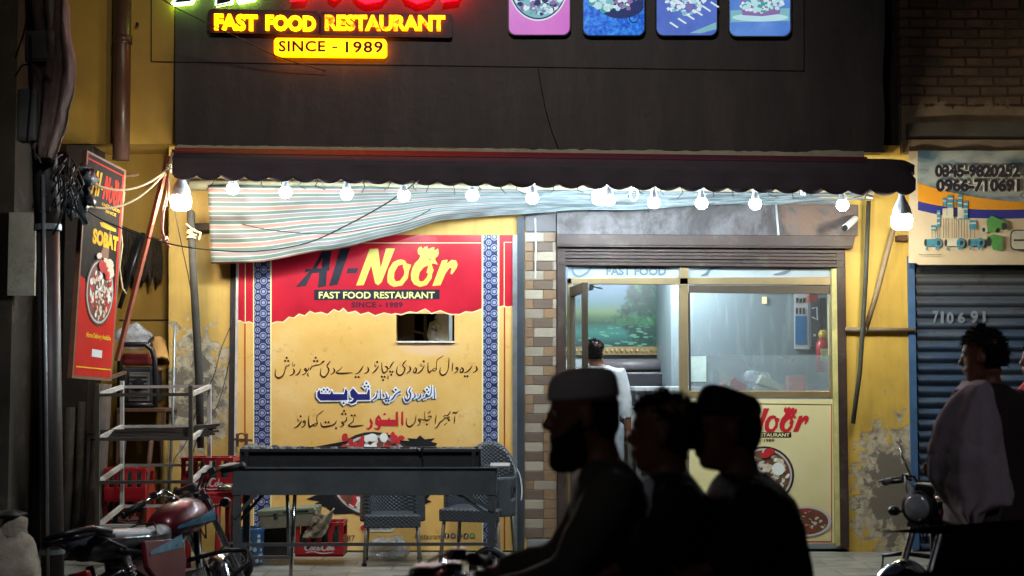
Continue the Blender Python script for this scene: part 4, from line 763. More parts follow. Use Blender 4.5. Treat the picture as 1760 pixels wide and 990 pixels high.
mb.torus(W(1488, 567, -.05), (1, 0, 0), .025, .008, 12, 6); solo('wall_pipe', mb, M('pale_brown_pipe', '#84715a', .6, dirt=.4), 'thin horizontal pipe across the yellow wall under the bamboo stick', 'pipe', smooth=True)
mb = MB(); mb.pbox(1543, 404, 1560, 414, -.1, .1); solo('wall_bracket', mb, RUST, 'short rusty bracket under the warm bulb at the blue post', 'bracket', bevel=.004)
HB = thing('hanging_banner', 'cream shop banner with two phone numbers, pumps and green pipe fittings above the blue shutter', 'banner', W(1700, 455, -.16))
def hb(x, y, d=0.0):
    p = W(x, y, -.16); p.y -= d + .018 * mnoise.noise((p.x * 2.2, p.z * 3.5, 1)) + .02 * max(0, 1 - (p.z - W(0, 300, 0).z) ** 2 * 8) * 0 + .012 * math.sin((p.x - p.z) * 16) * max(0, 1 - (y - 258) / 70); return p
XE = 2100
def patch(mb, x0, x1, yt, yb, d, nu=60, nv=10, mi=0): mb.grid(lambda u, v: hb(x0 + (x1 - x0) * u, yt(x0 + (x1 - x0) * u) * (1 - v) + yb(x0 + (x1 - x0) * u) * v, d), nu, nv, mi)
n = NT('banner_sky_print'); p = n.pos(); f = n.noise(n.mp(p, (1, 1, 2), rot=(0, .5, 0)), 2.5, 5, .6); n.bump(n.noise(n.mp(p, (1, 1, 1), rot=(0, .7, 0)), 6, 3), .25, .02)
SKYP = n.fin(n.ramp(f, [(.35, lin('#3f5a66')), (.5, lin('#8a8f86')), (.65, lin('#a59f8e'))]), .45)
n = NT('banner_cream_print'); p = n.pos(); n.bump(n.noise(p, 5, 4), .25, .02); CRP = n.fin(n.ramp(n.noise(p, 2, 5), [(.3, lin('#b5a384')), (.7, lin('#cdbb9b'))]), .45)
y_o = lambda x: 314 + 42 * (1 - math.exp(-(max(0, x - 1577)) / 110)); 
mb = MB(); patch(mb, 1562, XE, lambda x: 260, lambda x: 455 if x > 1576 else 452, 0, 160, 40); part('sheet', mb, CRP, HB, smooth=True)
mb = MB(); patch(mb, 1577, XE, lambda x: 259, lambda x: y_o(x) + 2, .004, 160, 24); part('sky_print', mb, SKYP, HB, smooth=True)
mb = MB(); patch(mb, 1577, XE, y_o, lambda x: y_o(x) + max(12, 32 - (x - 1577) * .11), .008, 160, 6); part('orange_band', mb, M('orange_print', '#d08a1c', .45, var=.08, bump=0), HB, smooth=True)
mb = MB(); patch(mb, 1577, XE, lambda x: y_o(x) + max(12, 32 - (x - 1577) * .11) - .5, lambda x: y_o(x) + max(12, 32 - (x - 1577) * .11) + 15, .007, 160, 4); part('blue_band', mb, M('blue_print', '#2c2f7a', .45, var=.08, bump=0), HB, smooth=True)
hbF = lambda x, y, d=0.0: W(x, y, -.19 - d)
for nm, bo, d, mt in (('number_outline', .13, .0, M('white_print2', '#cfcabd', .45, bump=0)), ('number', .055, .004, M('number_ink', '#1d1a22', .45, bump=0))):
    mb = MB(); e = 2.2 if bo > .05 else 0
    text(mb, '0345-9820252', 1609 - e, 285 - e, 1751 + e, 303 + e, hbF, d, bo); text(mb, '0966-710691', 1611 - e, 309 - e, 1751 + e, 328 + e, hbF, d, bo); part(nm, mb, mt, HB)
cb = lambda x, y, d=0.0: W(1560 + x / 4.715, 250 + y / 4.715, -.19 - d)
mb = MB(); TEAL, LT, GR, DG = 0, 1, 2, 3
for x, y0, y1, w_ in ((300, 425, 490, 30), (345, 405, 590, 44), (388, 440, 460, 22), (425, 400, 600, 34), (470, 450, 600, 34), (250, 525, 660, 26), (527, 605, 680, 52), (210, 645, 690, 40)):
    mb.flat([(x - w_ / 2, y0), (x + w_ / 2, y0), (x + w_ / 2, y1), (x - w_ / 2, y1)], cb, .001, (), TEAL)
    for k in range(int((y1 - y0) / 40)): mb.flat([(x - w_ / 2, y0 + 20 + k * 40), (x + w_ / 2, y0 + 20 + k * 40), (x + w_ / 2, y0 + 30 + k * 40), (x - w_ / 2, y0 + 30 + k * 40)], cb, .001, (), LT)
    for s_ in (-.35, .3): mb.flat([(x + s_ * w_, y1), (x + s_ * w_ + 4, y1), (x + s_ * w_ + 4, 750), (x + s_ * w_, 750)], cb, .001, (), DG)
for x, w_ in ((300, 34), (345, 50), (430, 50)): mb.flat([(x - w_ / 2, 510), (x + w_ / 2, 510), (x + w_ / 2, 590), (x - w_ / 2, 590)], cb, .001, (), LT)
for cx, w_, c in ((195, 100, TEAL), (370, 120, LT), (545, 90, TEAL)):
    mb.flat([(cx - w_ / 2, 760), (cx + w_ / 2, 755), (cx + w_ / 2, 815), (cx - w_ / 2, 815)], cb, .001, (), c); mb.disc(cx + w_ / 2, 790, 34, 42, cb, .001, 16, TEAL); mb.disc(cx + w_ / 2 + 8, 790, 16, 20, cb, .001, 12, DG); mb.disc(cx - w_ / 2, 788, 12, 30, cb, .001, 12, DG)
    for s_ in (-1, 1): mb.flat([(cx + s_ * w_ * .4 - 12, 845), (cx + s_ * w_ * .35, 812), (cx + s_ * w_ * .4 + 12, 845)], cb, .001, (), TEAL)
mb.flat([(640, 605), (680, 570), (800, 620), (805, 680), (770, 690), (730, 665), (700, 705), (650, 700)], cb, .001, (), GR); mb.disc(783, 655, 24, 32, cb, .001, 16, DG); mb.disc(620, 680, 28, 34, cb, .001, 16, LT); mb.disc(617, 683, 14, 18, cb, .001, 12, DG)
mb.flat([(640, 735), (700, 718), (765, 735), (772, 840), (745, 850), (690, 845), (685, 815), (650, 810)], cb, .001, (), GR); mb.disc(660, 780, 22, 38, cb, .001, 16, DG)
mb.flat(rrect(832, 682, 1300, 850, 40), cb, .001, (), DG); mb.flat(rrect(842, 692, 1290, 840, 34), cb, .001, (), LT); mb.flat([(860, 760), (1280, 760), (1280, 775), (860, 775)], cb, .001, (), DG); mb.disc(1000, 405, 88, 32, cb, .001, 24, DG, 0, .9)
stroke(mb, [(90, 882, 5), (130, 886, 4), (170, 884, 5), (230, 885, 4), (280, 884, 4)], cb, .001, mi=DG)
part('product_picture', mb, [M('teal_print', '#3f7d8f', .45, var=.3, sc=30, bump=0), M('pale_print', '#b8b29c', .45, bump=0), M('green_print', '#4f8a45', .45, var=.2, sc=20, bump=0), M('dark_print', '#2f3432', .45, bump=0)], HB)
# things behind the serving window
DV = PF(.9)
o = thing('wall_panel_board', 'white board with switches and a blue calendar on the room wall behind the serving window', 'board', W(1388, 604, 1.2))
c = PF(2.05); mb = MB(); mb.prism([(1366, 500), (1392, 500), (1392, 600), (1366, 600)], c, .03); part('board', mb, WHITE, o)
mb = MB(); mb.flat([(1367, 543), (1386, 543), (1386, 592), (1367, 592)], c, .004); part('blue_page', mb, M('calendar_blue', '#2f7ab0', .5, var=.15, sc=10), o)
mb = MB()
for x in (1368, 1374, 1380): mb.flat([(x, 529), (x + 3, 529), (x + 3, 540), (x, 540)], c, .004); mb.flat([(x, 512 + x % 4), (x + 5, 512), (x + 4, 520), (x, 521)], c, .004)
part('switch', mb, BLKM, o)
o = thing('power_inverter', 'dark grey inverter cabinet with cables beside the blue calendar', 'inverter', W(1404, 600, .7))
mb = MB(); mb.pbox(1393, 518, 1419, 598, 1.95, .12); part('cabinet', mb, M('grey_cabinet', '#4c5054', .5), o, bevel=.008)
mb = MB(); mb.pbox(1411, 512, 1420, 565, 1.9, .05); part('side_vent', mb, BLKM, o)
mb = MB(); mb.tube([W(1396, 530, 1.93), W(1404, 528, 1.9), W(1405, 550, 1.9), W(1396, 545, 1.93)], .006, 6); mb.flat([(1398, 574), (1402, 574), (1402, 578), (1398, 578)], PF(1.94), .003); part('cable', mb, WHITE, o)
mb = MB(); mb.pbox(1391, 507, 1406, 519, 1.95, .1); solo('red_carton', mb, M('red_card', '#a53222', .7), 'small red carton on top of the grey inverter', 'box', bevel=.003)
o = thing('fire_extinguisher', 'red fire extinguisher with a yellow head at the right edge of the serving window', 'fire extinguisher', W(1415, 640, 1.8))
mb = MB(); c = W(1415, 640, 1.8); h = c.z; t = W(1415, 582, 1.8).z; mb.lathe([(0, 0), (.07, 0), (.07, t - h - .05), (.04, t - h), (.02, t - h + .01), (0, t - h + .01)], c, n=16); part('cylinder', mb, M('extinguisher_red', '#a81f22', .3), o, smooth=True)
mb = MB(); mb.ell(W(1415, 575, 1.78), (.05, .05, .05), 10); part('head', mb, M('yellow_head', '#c9a52a', .4), o, smooth=True)
mb = MB(); mb.box(Vector((c.x, 1.73, h + .17)), (.075, .012, .12)); part('label', mb, CRM, o)
mb = MB(); mb.box((1.55 + .55, .33, W(1300, 690, .33).z - .0), (2.1 - .4, .5, .04)); CT = solo('serving_counter', mb, M('counter_top', '#8f9498', .3), 'grey serving counter just inside the window', 'counter', bevel=.005)
cz = W(1300, 690, .33).z + .02
o = thing('red_food_box', 'torn red and white paper food box standing behind the serving window', 'box', W(1258, 672, .2))
f = PF(.2); mb = MB(); mb.prism([(1232, 674), (1234, 663), (1251, 655), (1261, 648), (1283, 661), (1283, 674)], f, .16); part('box', mb, M('food_box_red', '#b53038', .6), o, bevel=.004)
mb = MB(); mb.prism([(1230, 633), (1240, 640), (1258, 648), (1254, 663), (1247, 660), (1243, 647)], PF(.18), .01); part('paper_flap', mb, M('flap_white', '#c9c4b4', .7), o)
o = thing('foam_tray_stack', 'pale foam trays stacked askew behind the serving window', 'tray', W(1320, 672, .22))
mb = MB(); mb.prism([(1302, 659), (1310, 644), (1349, 664), (1345, 672)], PF(.2), .16); part('tray', mb, M('foam_cream', '#c9c9ae', .7), o, bevel=.006)
mb = MB(); mb.prism([(1298, 666), (1330, 664), (1332, 674), (1298, 674)], PF(.22), .16); part('tray', mb, M('foam_cream'), o, bevel=.006)
mb = MB(); mb.ell(W(1302, 652, .42), (.13, .1, .09), 16, jit=.5); solo('clear_plastic_bag', mb, PLAST, 'clear crumpled plastic bag behind the foam trays', 'bag', smooth=True, subd=1)
mb = MB(); mb.pbox(1356, 646, 1384, 674, .3, .15); solo('pink_carton', mb, M('pink_card', '#a06058', .7), 'dull pink carton behind the frosted part of the window', 'box', bevel=.003)
mb = MB(); mb.flat([(1187, 612), (1214, 612), (1214, 656), (1187, 656)], PF(.024)); solo('paper_notice', mb, M('notice_paper', '#b9cfca', .7), 'white paper notice taped to the lower left corner of the serving window', 'notice')
mb = MB(); mb.pbox(1310, 499 + 11, 1318, 522, 2.05, .02); solo('wall_lamp', mb, EM('lamp_glow', (1, .82, .45), 1.6), 'small square glowing lamp on the partition behind the window', 'lamp', bevel=.004)
# dining table and ceiling lamp inside
o = thing('dining_table', 'white topped table inside the shop behind the open doorway', 'table', W(1135, 760, 1.3))
tz = W(1120, 668, 1.3).z; tx = W(1140, 668, 1.3).x
mb = MB(); mb.box((tx, 1.4, tz), (.62, 1.1, .04)); part('tabletop', mb, M('white_laminate', '#b9bec2', .3), o, bevel=.006)
for sx in (-.27, .27):
    for sy in (-.48, .48): mb = MB(); mb.box((tx + sx, 1.4 + sy, tz / 2), (.04, .04, tz - .03)); part('leg', mb, GREY, o)
mb = MB(); mb.box((tx, 1.4, tz - .3), (.58, 1.0, .25)); part('drawer', mb, WHITE, o, bevel=.006)
o = thing('sofa_bench', 'long dark bench with a rolled back along the inner wall of the shop', 'bench', W(1100, 720, 2.9))
mb = MB(); z = W(1100, 628, 3.0).z; x0, x1 = W(1015, 628, 3).x, W(1166, 628, 3).x; mb.tube([(x0, 3.2, z), (x1, 3.2, z)], .07, 12); part('back_roll', mb, M('bench_vinyl', '#5f5a5c', .35), o, smooth=True)
mb = MB(); mb.box(((x0 + x1) / 2, 3.15, z - .33), (x1 - x0, .3, .5)); mb.box(((x0 + x1) / 2, 2.85, .38), (x1 - x0, .6, .12)); part('seat', mb, M('bench_vinyl_dark', '#2c2a2e', .4), o, bevel=.01)
o = thing('ceiling_tube_light', 'white tube lamp on the ceiling inside the shop', 'lamp', (1.2, 1.6, 2.93))
mb = MB(); mb.box((1.2, 1.6, 2.925), (1.3, .08, .04)); part('fitting', mb, WHITE, o)
mb = MB(); mb.tube([(.6, 1.6, 2.88), (1.8, 1.6, 2.88)], .02, 8); part('tube', mb, EM('tube_glow', (.82, .93, 1), 620), o, smooth=True)
# ================================================================== LEFT: poles, pipe, boards, clutter
mb = MB(); Yp = -.26
mb.tube([W(212, -60, Yp), W(208, 275, Yp)], .072, 18); mb.tube([W(211, 62, Yp), W(211, 76, Yp)], .08, 18); solo('drainpipe', mb, PVC, 'thick brown plastic drainpipe running down the upper yellow wall', 'pipe', smooth=True)
mb = MB(); mb.box(W(236, 42, -.18), (.02, .03, .03)); solo('pipe_clip', mb, BLKM, 'tiny dark hook on the yellow wall beside the drainpipe', 'hook')
UP = thing('utility_pole', 'dark metal utility pole wrapped with cloth and cables at the far left', 'utility pole', W(85, 990, -3.0))
mb = MB(); mb.tube([W(60, -60, -3), W(78, 300, -3), W(82, 390, -3)], [.075, .082, .085], 16); mb.tube([W(82, 392, -3), W(92, 1100, -3)], .074, 16); part('pole', mb, M('pole_paint', '#3a3431', .5, .2, .2, 5, .15, dirt=.4), UP, smooth=True)
mb = MB(); mb.tube([W(74, 300, -3.1), W(84, 1100, -3.1)], .012, 8); part('conduit', mb, GREY, UP, smooth=True)
mb = MB(); mb.tube([W(82, 386, -3), W(82, 396, -3)], .09, 16); mb.tube([W(90, 944, -3), W(90, 952, -3)], .08, 16); part('band', mb, GREY, UP)
SACK = NT('draped_burlap'); p = SACK.pos(); f = SACK.noise(SACK.mp(p, (7, 7, 1)), 3, 6, .7); SACK.bump(f, .8, .04); SACKM = SACK.fin(SACK.ramp(f, [(.3, lin('#4e3c3a')), (.6, lin('#8b7468')), (.75, lin('#a8958a'))]), .85)
def wrap(u, v):
    y = -60 + 335 * v; cx = 76 + 18 * math.sin(v * 2.6) - 4 * v; hw = 34 * (1 - .3 * abs(v - .55)) * (1 - max(0, v - .82) * 3.2) + 3 * math.sin(v * 14)
    a = math.pi * (1.02 * u - .01); return W(cx - hw * math.cos(a), y, -3.1) + Vector((0, -.10 * math.sin(a) - .03 * math.sin(a * 7 + v * 5), 0))
mb = MB(); mb.grid(wrap, 36, 44); solo('wrapping_cloth', mb, SACKM, 'dusty mauve cloth wrapped round the top of the utility pole', 'cloth', smooth=True, solid=.008, wrinkle=.04, wscale=.15)
for a, lab in (((42, 52, 92, 106), 'grey switch box high on the utility pole under the mauve cloth'), ((28, 152, 62, 242), 'narrow grey meter box hanging left of the utility pole')):
    o = thing('meter_box', lab, 'meter box', W((a[0] + a[2]) / 2, a[3], -3.2), group='boxes on the utility pole'); mb = MB(); mb.pbox(*a, -3.22, .12); part('case', mb, M('grey_box', '#6f6f68', .6, dirt=.5), o, bevel=.012)
    mb = MB(); mb.pbox(a[0] + 4, a[1] + 5, a[2] - 4, a[3] - 5, -3.226, .01); part('cover', mb, M('grey_box'), o, bevel=.004)
R_ = random.Random(8); mb = MB()
for k in range(22):
    x0, y0 = R_.uniform(95, 135), R_.uniform(262, 300); pts = [W(x0, y0, -3.0)]
    for j in range(5): x0 += R_.uniform(-14, 10); y0 += R_.uniform(4, 24); pts.append(W(x0, y0, -3.0 - R_.uniform(0, .12)))
    mb.tube(pts, R_.choice((.004, .007)), 5)
for pts in (((26, 100), (40, 60), (52, 10), (50, -60)), ((26, 132), (38, 112), (60, 108), (90, 140)), ((52, 60), (56, 140), (48, 240), (70, 280))): mb.tube([W(x, y, -3.25) for x, y in pts], .006, 6)
solo('cable_tangle', mb, CABLE, 'tangle of black cables hanging from the utility pole below the cloth', 'cables', smooth=True)
n = NT('torn_plastic'); p = n.pos(); n.bump(n.noise(p, 22, 5), .8, .03); TORN = n.fin(n.ramp(n.noise(p, 9, 6, .7), [(.4, lin('#232a2c')), (.62, lin('#59666a')), (.75, lin('#8a979a'))]), .3)
def torn_(u, v): return W(108 + 50 * u + 8 * math.sin(v * 8), 300 + 62 * v + 14 * math.sin(u * 6), -2.6) + Vector((0, .08 * mnoise.noise((u * 4, v * 4, 2)) * 2, 0))
mb = MB(); mb.grid(torn_, 22, 22); mb.flat([(118, 330), (128, 322), (152, 385), (142, 390)], PF(-2.62)); solo('plastic_sheet', mb, TORN, 'torn dark plastic sheet flapping between the utility pole and the vertical sign', 'plastic sheet', smooth=True, solid=.003, wrinkle=.12, wscale=.06)
# vertical blade sign, at right angles to the wall
VS = thing('vertical_sign', 'tall narrow red and black sign board with a food platter, standing out from the wall', 'sign', W(158, 655, -1.75))
Bq = BL(W(150, 258, -2.2), W(217, 293, -1.3), W(192, 655, -1.3), W(124, 650, -2.2))
if Bq(.5, .5, 1).x < Bq(.5, .5, 0).x: BLS[0] = -1
mb = MB(); mb.prism([(0, 0), (1, 0), (1, 1), (0, 1)], Bq, .035); part('frame', mb, M('sign_frame_wood', '#7a5238', .7, dirt=.4), VS)
VRED = M('sign_red', '#b82a20', .8, spec=.1, var=.15, dirt=.35, sc=3, bump=0); VBLK = M('sign_black', '#24201e', .8, spec=.1, var=.3, sc=5, bump=0, dirt=.3); VY = M('sign_yellow', '#dfae2e', .8, spec=.1, bump=0); VR2 = M('sign_bright_red', '#d83024', .8, spec=.1, bump=0)
mb = MB(); mb.flat([(.03, .01), (.95, .01), (.95, .62), (.80, .60), (.2, .58), (.03, .55)], Bq, .001); part('black_print', mb, VBLK, VS)
mb = MB(); mb.flat([(.03, .55), (.14, .56), (.20, .62), (.3, .7), (.5, .75), (.72, .7), (.82, .62), (.95, .6), (.95, .985), (.03, .985)], Bq, .002); part('red_print', mb, VRED, VS)
mb = MB(); 
for a in ((.03, .03, .95, .036), (.90, .03, .93, .62)): mb.flat([(a[0], a[1]), (a[2], a[1]), (a[2], a[3]), (a[0], a[3])], Bq, .003)
lg = lambda x, y, d=0.0: Bq(.12 + (x - 50) / 1640 * .8, .035 + y / 500 * .15 + (x - 50) / 1640 * .01, d)
logo(mb, lg, 'NoOr', .004); part('red_lettering', mb, VR2, VS)
mb = MB(); logo(mb, lg, 'Al-', .004); text(mb, 'FAST FOOD', .42, .197, .9, .212, Bq, .004, .04); text(mb, 'SINCE', .52, .222, .8, .236, Bq, .004, .04); text(mb, 'DERA ISMAIL', .40, .287, .82, .304, Bq, .004, .05) if 0 else mb.flat([(.40, .29), (.5, .284), (.82, .292), (.83, .306), (.6, .309), (.44, .306)], Bq, .004)
text(mb, 'SOBAT', .25, .325, .90, .395, Bq, .004, .06); mb.flat([(.06, .945), (.95, .945), (.95, .951), (.06, .951)], Bq, .004); part('yellow_lettering', mb, VY, VS)
mb = MB(); text(mb, 'Home Delivery Available', .26, .79, .88, .82, Bq, .004, .03); part('yellow_lettering', mb, VY, VS)
mb = MB(); platter(mb, Bq, .52, .60, .36, .155, 150, 9, .006, cols=(1, 1, 5, 2, 2, 3, 1, 5), bs=.13)
R_ = random.Random(2)
for i in range(16): mb.disc(R_.uniform(.3, .72), R_.uniform(.44, .52), R_.uniform(.05, .1), R_.uniform(.012, .03), Bq, .012, 8, R_.choice((2, 2, 1)), R_.uniform(-.2, .2))
part('platter_picture', mb, FOODC, VS)
mb = MB(); mb.flat([(.42, .862), (.68, .864), (.68, .898), (.42, .896)], Bq, .004); text(mb, 'Contact: 0345-9820252', .2, .91, .9, .925, Bq, .004, .02) if 0 else stroke(mb, [(.2, .918, .01), (.5, .921, .01), (.9, .923, .01)], lambda x, y, d: Bq(x, y, d), .004, n=1) if 0 else None
part('white_label', mb, WHITE, VS)
mb = MB(); mb.bar(Bq(1, .0, -.02), Bq(1, 1, -.02), .02); mb.bar(Bq(1, .985, -.02), W(215, 640, -.9), .025); mb.bar(Bq(1, .03, -.02), W(238, 300, -.6), .02); part('support_rod', mb, RUST, VS)
def cat(a, b, sag, n=14): a, b = Vector(a), Vector(b); return [a.lerp(b, i / n) - Vector((0, 0, sag * 4 * (i / n) * (1 - i / n))) for i in range(n + 1)]
ROPE = M('cream_rope', '#cdbb8e', .8, var=.15, sc=30); PINK = M('pink_rope', '#c98a74', .8, var=.15, sc=30)
mb = MB(); mb.tube(cat(W(160, 316, -2.3), W(290, 288, -1.1), .10), .009, 6); mb.tube(cat(W(130, 345, -2.4), W(290, 288, -1.1), .16), .009, 6); mb.tube([W(284, 302, -1.1), W(290, 288, -1.1), W(294, 270, -1.1), W(297, 262, -1.1)], .011, 6)
for k in range(4): mb.torus(W(291, 284 + k * 3, -1.1), (.3 * k, .2, 1), .018, .006, 12, 5)
solo('cream_rope', mb, ROPE, 'two cream ropes tied from the vertical sign to the left corner of the awning', 'rope', smooth=True)
mb = MB(); mb.tube([W(x, y, -1.12) for x, y in ((288, 292), (286, 330), (279, 360), (277, 392), (281, 412))], .008, 6); mb.tube([W(x, y, -1.14) for x, y in ((289, 292), (289, 335), (281, 365), (279, 395), (283, 410))], .008, 6)
R_ = random.Random(4)
for k in range(7): x, y = 282 + R_.uniform(-5, 5), 414 + R_.uniform(-8, 12); mb.tube([W(x, y, -1.13), W(x + R_.uniform(-6, 8), y + R_.uniform(-6, 8), -1.16), W(x + R_.uniform(-6, 9), y + R_.uniform(2, 12), -1.12)], .009, 6)
solo('pink_rope', mb, PINK, 'knotted pink rope hanging from the left corner of the awning', 'rope', smooth=True)
mb = MB(); mb.tube([W(x, y, -1.25) for x, y in ((214, 330), (206, 385), (210, 420), (205, 460), (210, 495), (217, 505))], .008, 6); solo('frayed_cord', mb, ROPE, 'thin frayed cream cord hanging down the right edge of the vertical sign', 'cord', smooth=True)
mb = MB(); mb.bar(W(290, 268, -1.05), W(201, 620, -1.0), .055, .03); solo('red_wooden_pole', mb, REDW, 'reddish square wooden pole leaning from the awning corner to the generator', 'pole', bevel=.004)
mb = MB(); mb.tube([W(327, 362, -.5), W(334, 500, -.5), W(342, 640, -.5), W(345, 770, -.5)], [.03, .032, .034, .03], 9); solo('dark_wooden_post', mb, M('dark_post', '#33302a', .8, var=.3, bump=.5, dirt=.4), 'dark rough wooden post tied with string, standing on the right of the rack', 'post', smooth=True)
mb = MB(); 
for k in range(5): mb.torus(W(329 + k % 2, 398 + k * 3, -.5), (.3 * (k % 3 - 1), .3, 1), .036, .008, 14, 5)
mb.tube([W(320, 385, -.54), W(333, 396, -.56), W(345, 400, -.5), W(342, 412, -.54)], .009, 6); solo('string_knot', mb, ROPE, 'cream string knotted round the dark wooden post', 'string', smooth=True)
def wire(pts, lab, Y0, Y1, r=.0055, mt=CABLE):
    m_ = MB(); P = [W(x, y, Y0 + (Y1 - Y0) * i / (len(pts) - 1)) for i, (x, y) in enumerate(pts)]; Q = []
    for i in range(len(P) - 1):
        a, b, c, e = P[max(i - 1, 0)], P[i], P[i + 1], P[min(i + 2, len(P) - 1)]
        for j in range(6): t = j / 6; Q.append(.5 * ((2 * b) + (c - a) * t + (2 * a - 5 * b + 4 * c - e) * t * t + (3 * b - a - 3 * c + e) * t ** 3))
    m_.tube(Q + [P[-1]], r, 5); return solo('cable', m_, mt, lab, 'cable', group='loose cables across the front', smooth=True)
wire([(130, 345), (170, 375), (230, 400), (300, 421), (380, 431), (450, 431), (530, 417), (600, 385), (660, 352), (700, 325), (722, 308)], 'black cable sagging in front of the striped cloth and rising to the awning', -2.3, -1.15)
wire([(415, 385), (470, 396), (560, 402), (640, 392), (700, 380), (740, 360)], 'thin dark cable running across the middle of the striped cloth', -.5, -.5, .004)
wire([(268, -10), (300, 12), (357, 40), (420, 70), (480, 98), (560, 122)], 'black cable slanting across the fascia behind the yellow letters', -.9, -.2, .005)
wire([(297, 345), (312, 420), (328, 500), (336, 600), (340, 660)], 'thin dark wire hanging down from the left warm bulb', -.8, -.5, .004)
wire([(404, 520), (396, 560), (380, 600), (366, 650), (340, 700), (320, 760), (300, 790), (290, 840)], 'thin wire drooping from the left edge of the wall banner', -.1, -.6, .004)
wire([(404, 500), (402, 560), (390, 640), (372, 700), (345, 740), (328, 790)], 'second thin wire drooping beside the banner edge to the rack', -.1, -.5, .004)
wire([(884, 800), (893, 815), (897, 840), (896, 860)], 'short white cord at the foot of the banner edge', -.15, -.15, .005, WHITE)
mb = MB(); mb.pbox(393, 452, 403, 945, -.02, .05); solo('door_edge_strip', mb, M('black_strip', '#2a231f', .7, dirt=.4), 'dark strip of old door frame at the left edge of the wall banner', 'door frame')
mb = MB(); mb.pbox(403, 452, 407, 945, -.05, .05); solo('white_edge_strip', mb, M('white_strip', '#b9b2ac', .6, dirt=.3), 'thin white strip along the left edge of the wall banner', 'edge strip')
o = thing('door_bolt', 'rusty slide bolt on the lower left edge of the wall banner', 'bolt', W(415, 770, -.1))
mb = MB(); mb.bar(W(402, 755, -.09), W(434, 757, -.09), .02); mb.bar(W(408, 745, -.10), W(408, 768, -.10), .022); mb.bar(W(424, 745, -.10), W(424, 770, -.10), .022); part('bolt', mb, RUST, o, bevel=.003)
mb = MB(); mb.torus(W(415, 752, -.12), (0, 1, .2), .035, .007, 16, 6); part('hasp', mb, RUST, o)
# black ragged netting, generator, pipes, log in the recess
n = NT('ragged_net'); NET = n.bump(n.noise(n.mp(n.pos(), (6, 6, 1)), 9, 6), 1, .03).fin(n.ramp(n.noise(n.pos(), 12, 5), [(.3, lin('#211d18')), (.7, lin('#453c30'))]), .9)
R_ = random.Random(6); low = [(x, 470 + R_.uniform(-16, 14) + (18 if x % 3 == 0 else 0)) for x in range(278, 205, -4)]
mb = MB(); mb.prism([(205, 386), (222, 393), (246, 402), (276, 412), (279, 440)] + low + [(203, 455)], PF(.30), .03); mb.flat([(262, 460), (266, 460), (265, 497), (263, 480)], PF(.29)); solo('ragged_matting', mb, NET, 'ragged black matting hanging on the yellow wall behind the vertical sign', 'matting')
mb = MB(); mb.tube([W(246, 400, .1), W(205, 530, .1)], .02, 8); solo('dark_prop_stick', mb, BLKM, 'thin dark stick leaning in front of the ragged matting', 'stick', smooth=True)
GN = thing('generator', 'black portable generator with a tubular frame behind the rack', 'generator', W(243, 700, -.1))
mb = MB(); P = lambda x, y, Y: W(x, y, Y)
for Y in (-.35, .1): mb.tube([P(206, 700, Y), P(206, 600 + 0, Y), P(212, 592, Y), P(250, 592, Y), P(262, 602, Y), P(266, 620, Y), P(267, 700, Y)], .022, 10)
mb.tube([P(255, 594, -.35), P(262, 582, -.1), P(255, 590, .1)], .018, 8); mb.tube([P(206, 696, -.35), P(267, 696, -.35)], .02, 8); part('frame', mb, BLKM, GN, smooth=True)
mb = MB(); mb.pbox(208, 607, 260, 628, -.3, .4); part('fuel_tank', mb, M('generator_red', '#7a2a28', .35, dirt=.3), GN, bevel=.03)
mb = MB(); mb.pbox(210, 630, 262, 692, -.28, .35); part('engine_block', mb, M('engine_black', '#26262a', .5, dirt=.4), GN, bevel=.02)
mb = MB(); mb.pbox(221, 640, 255, 690, -.32, .06)
for k in range(6): mb.pbox(223, 645 + k * 7, 253, 648 + k * 7, -.33, .02)
part('control_panel', mb, M('grey_panel', '#5d5d5c', .45, .3, dirt=.3), GN, bevel=.005); mb = MB(); mb.lathe([(0, 0), (.05, 0), (.045, .03), (0, .035)], W(238, 660, -.32), (0, -1, 0)); part('recoil_cover', mb, BLKM, GN)
GT = thing('generator_stand', 'rusty steel stand carrying the generator', 'stand', W(240, 930, 0))
mb = MB(); mb.pbox(200, 702, 285, 708, -.42, .6); part('shelf', mb, RUST, GT, bevel=.004)
for x in (205, 281):
    for Y in (-.4, .14): mb = MB(); mb.bar(W(x, 706, Y), Vector((W(x, 706, Y).x, Y, 0)), .03); part('leg', mb, RUST, GT)
mb = MB(); mb.ell(W(228, 580, 0), (.16, .12, .12), 16, jit=.6); solo('plastic_bundle', mb, PLAST, 'crumpled clear plastic bundle lying on top of the generator', 'bag', smooth=True, subd=1)
mb = MB(); mb.tube([W(270, 590, .1), W(276, 625, -.12)], .075, 16, cap=False); mb.tube([W(270, 590, .1), W(276, 625, -.12)], .06, 16, cap=False); solo('rolled_mat', mb, M('yellow_roll', '#b58a4e', .7, dirt=.3), 'rolled yellow mat leaning beside the generator', 'roll', smooth=True)
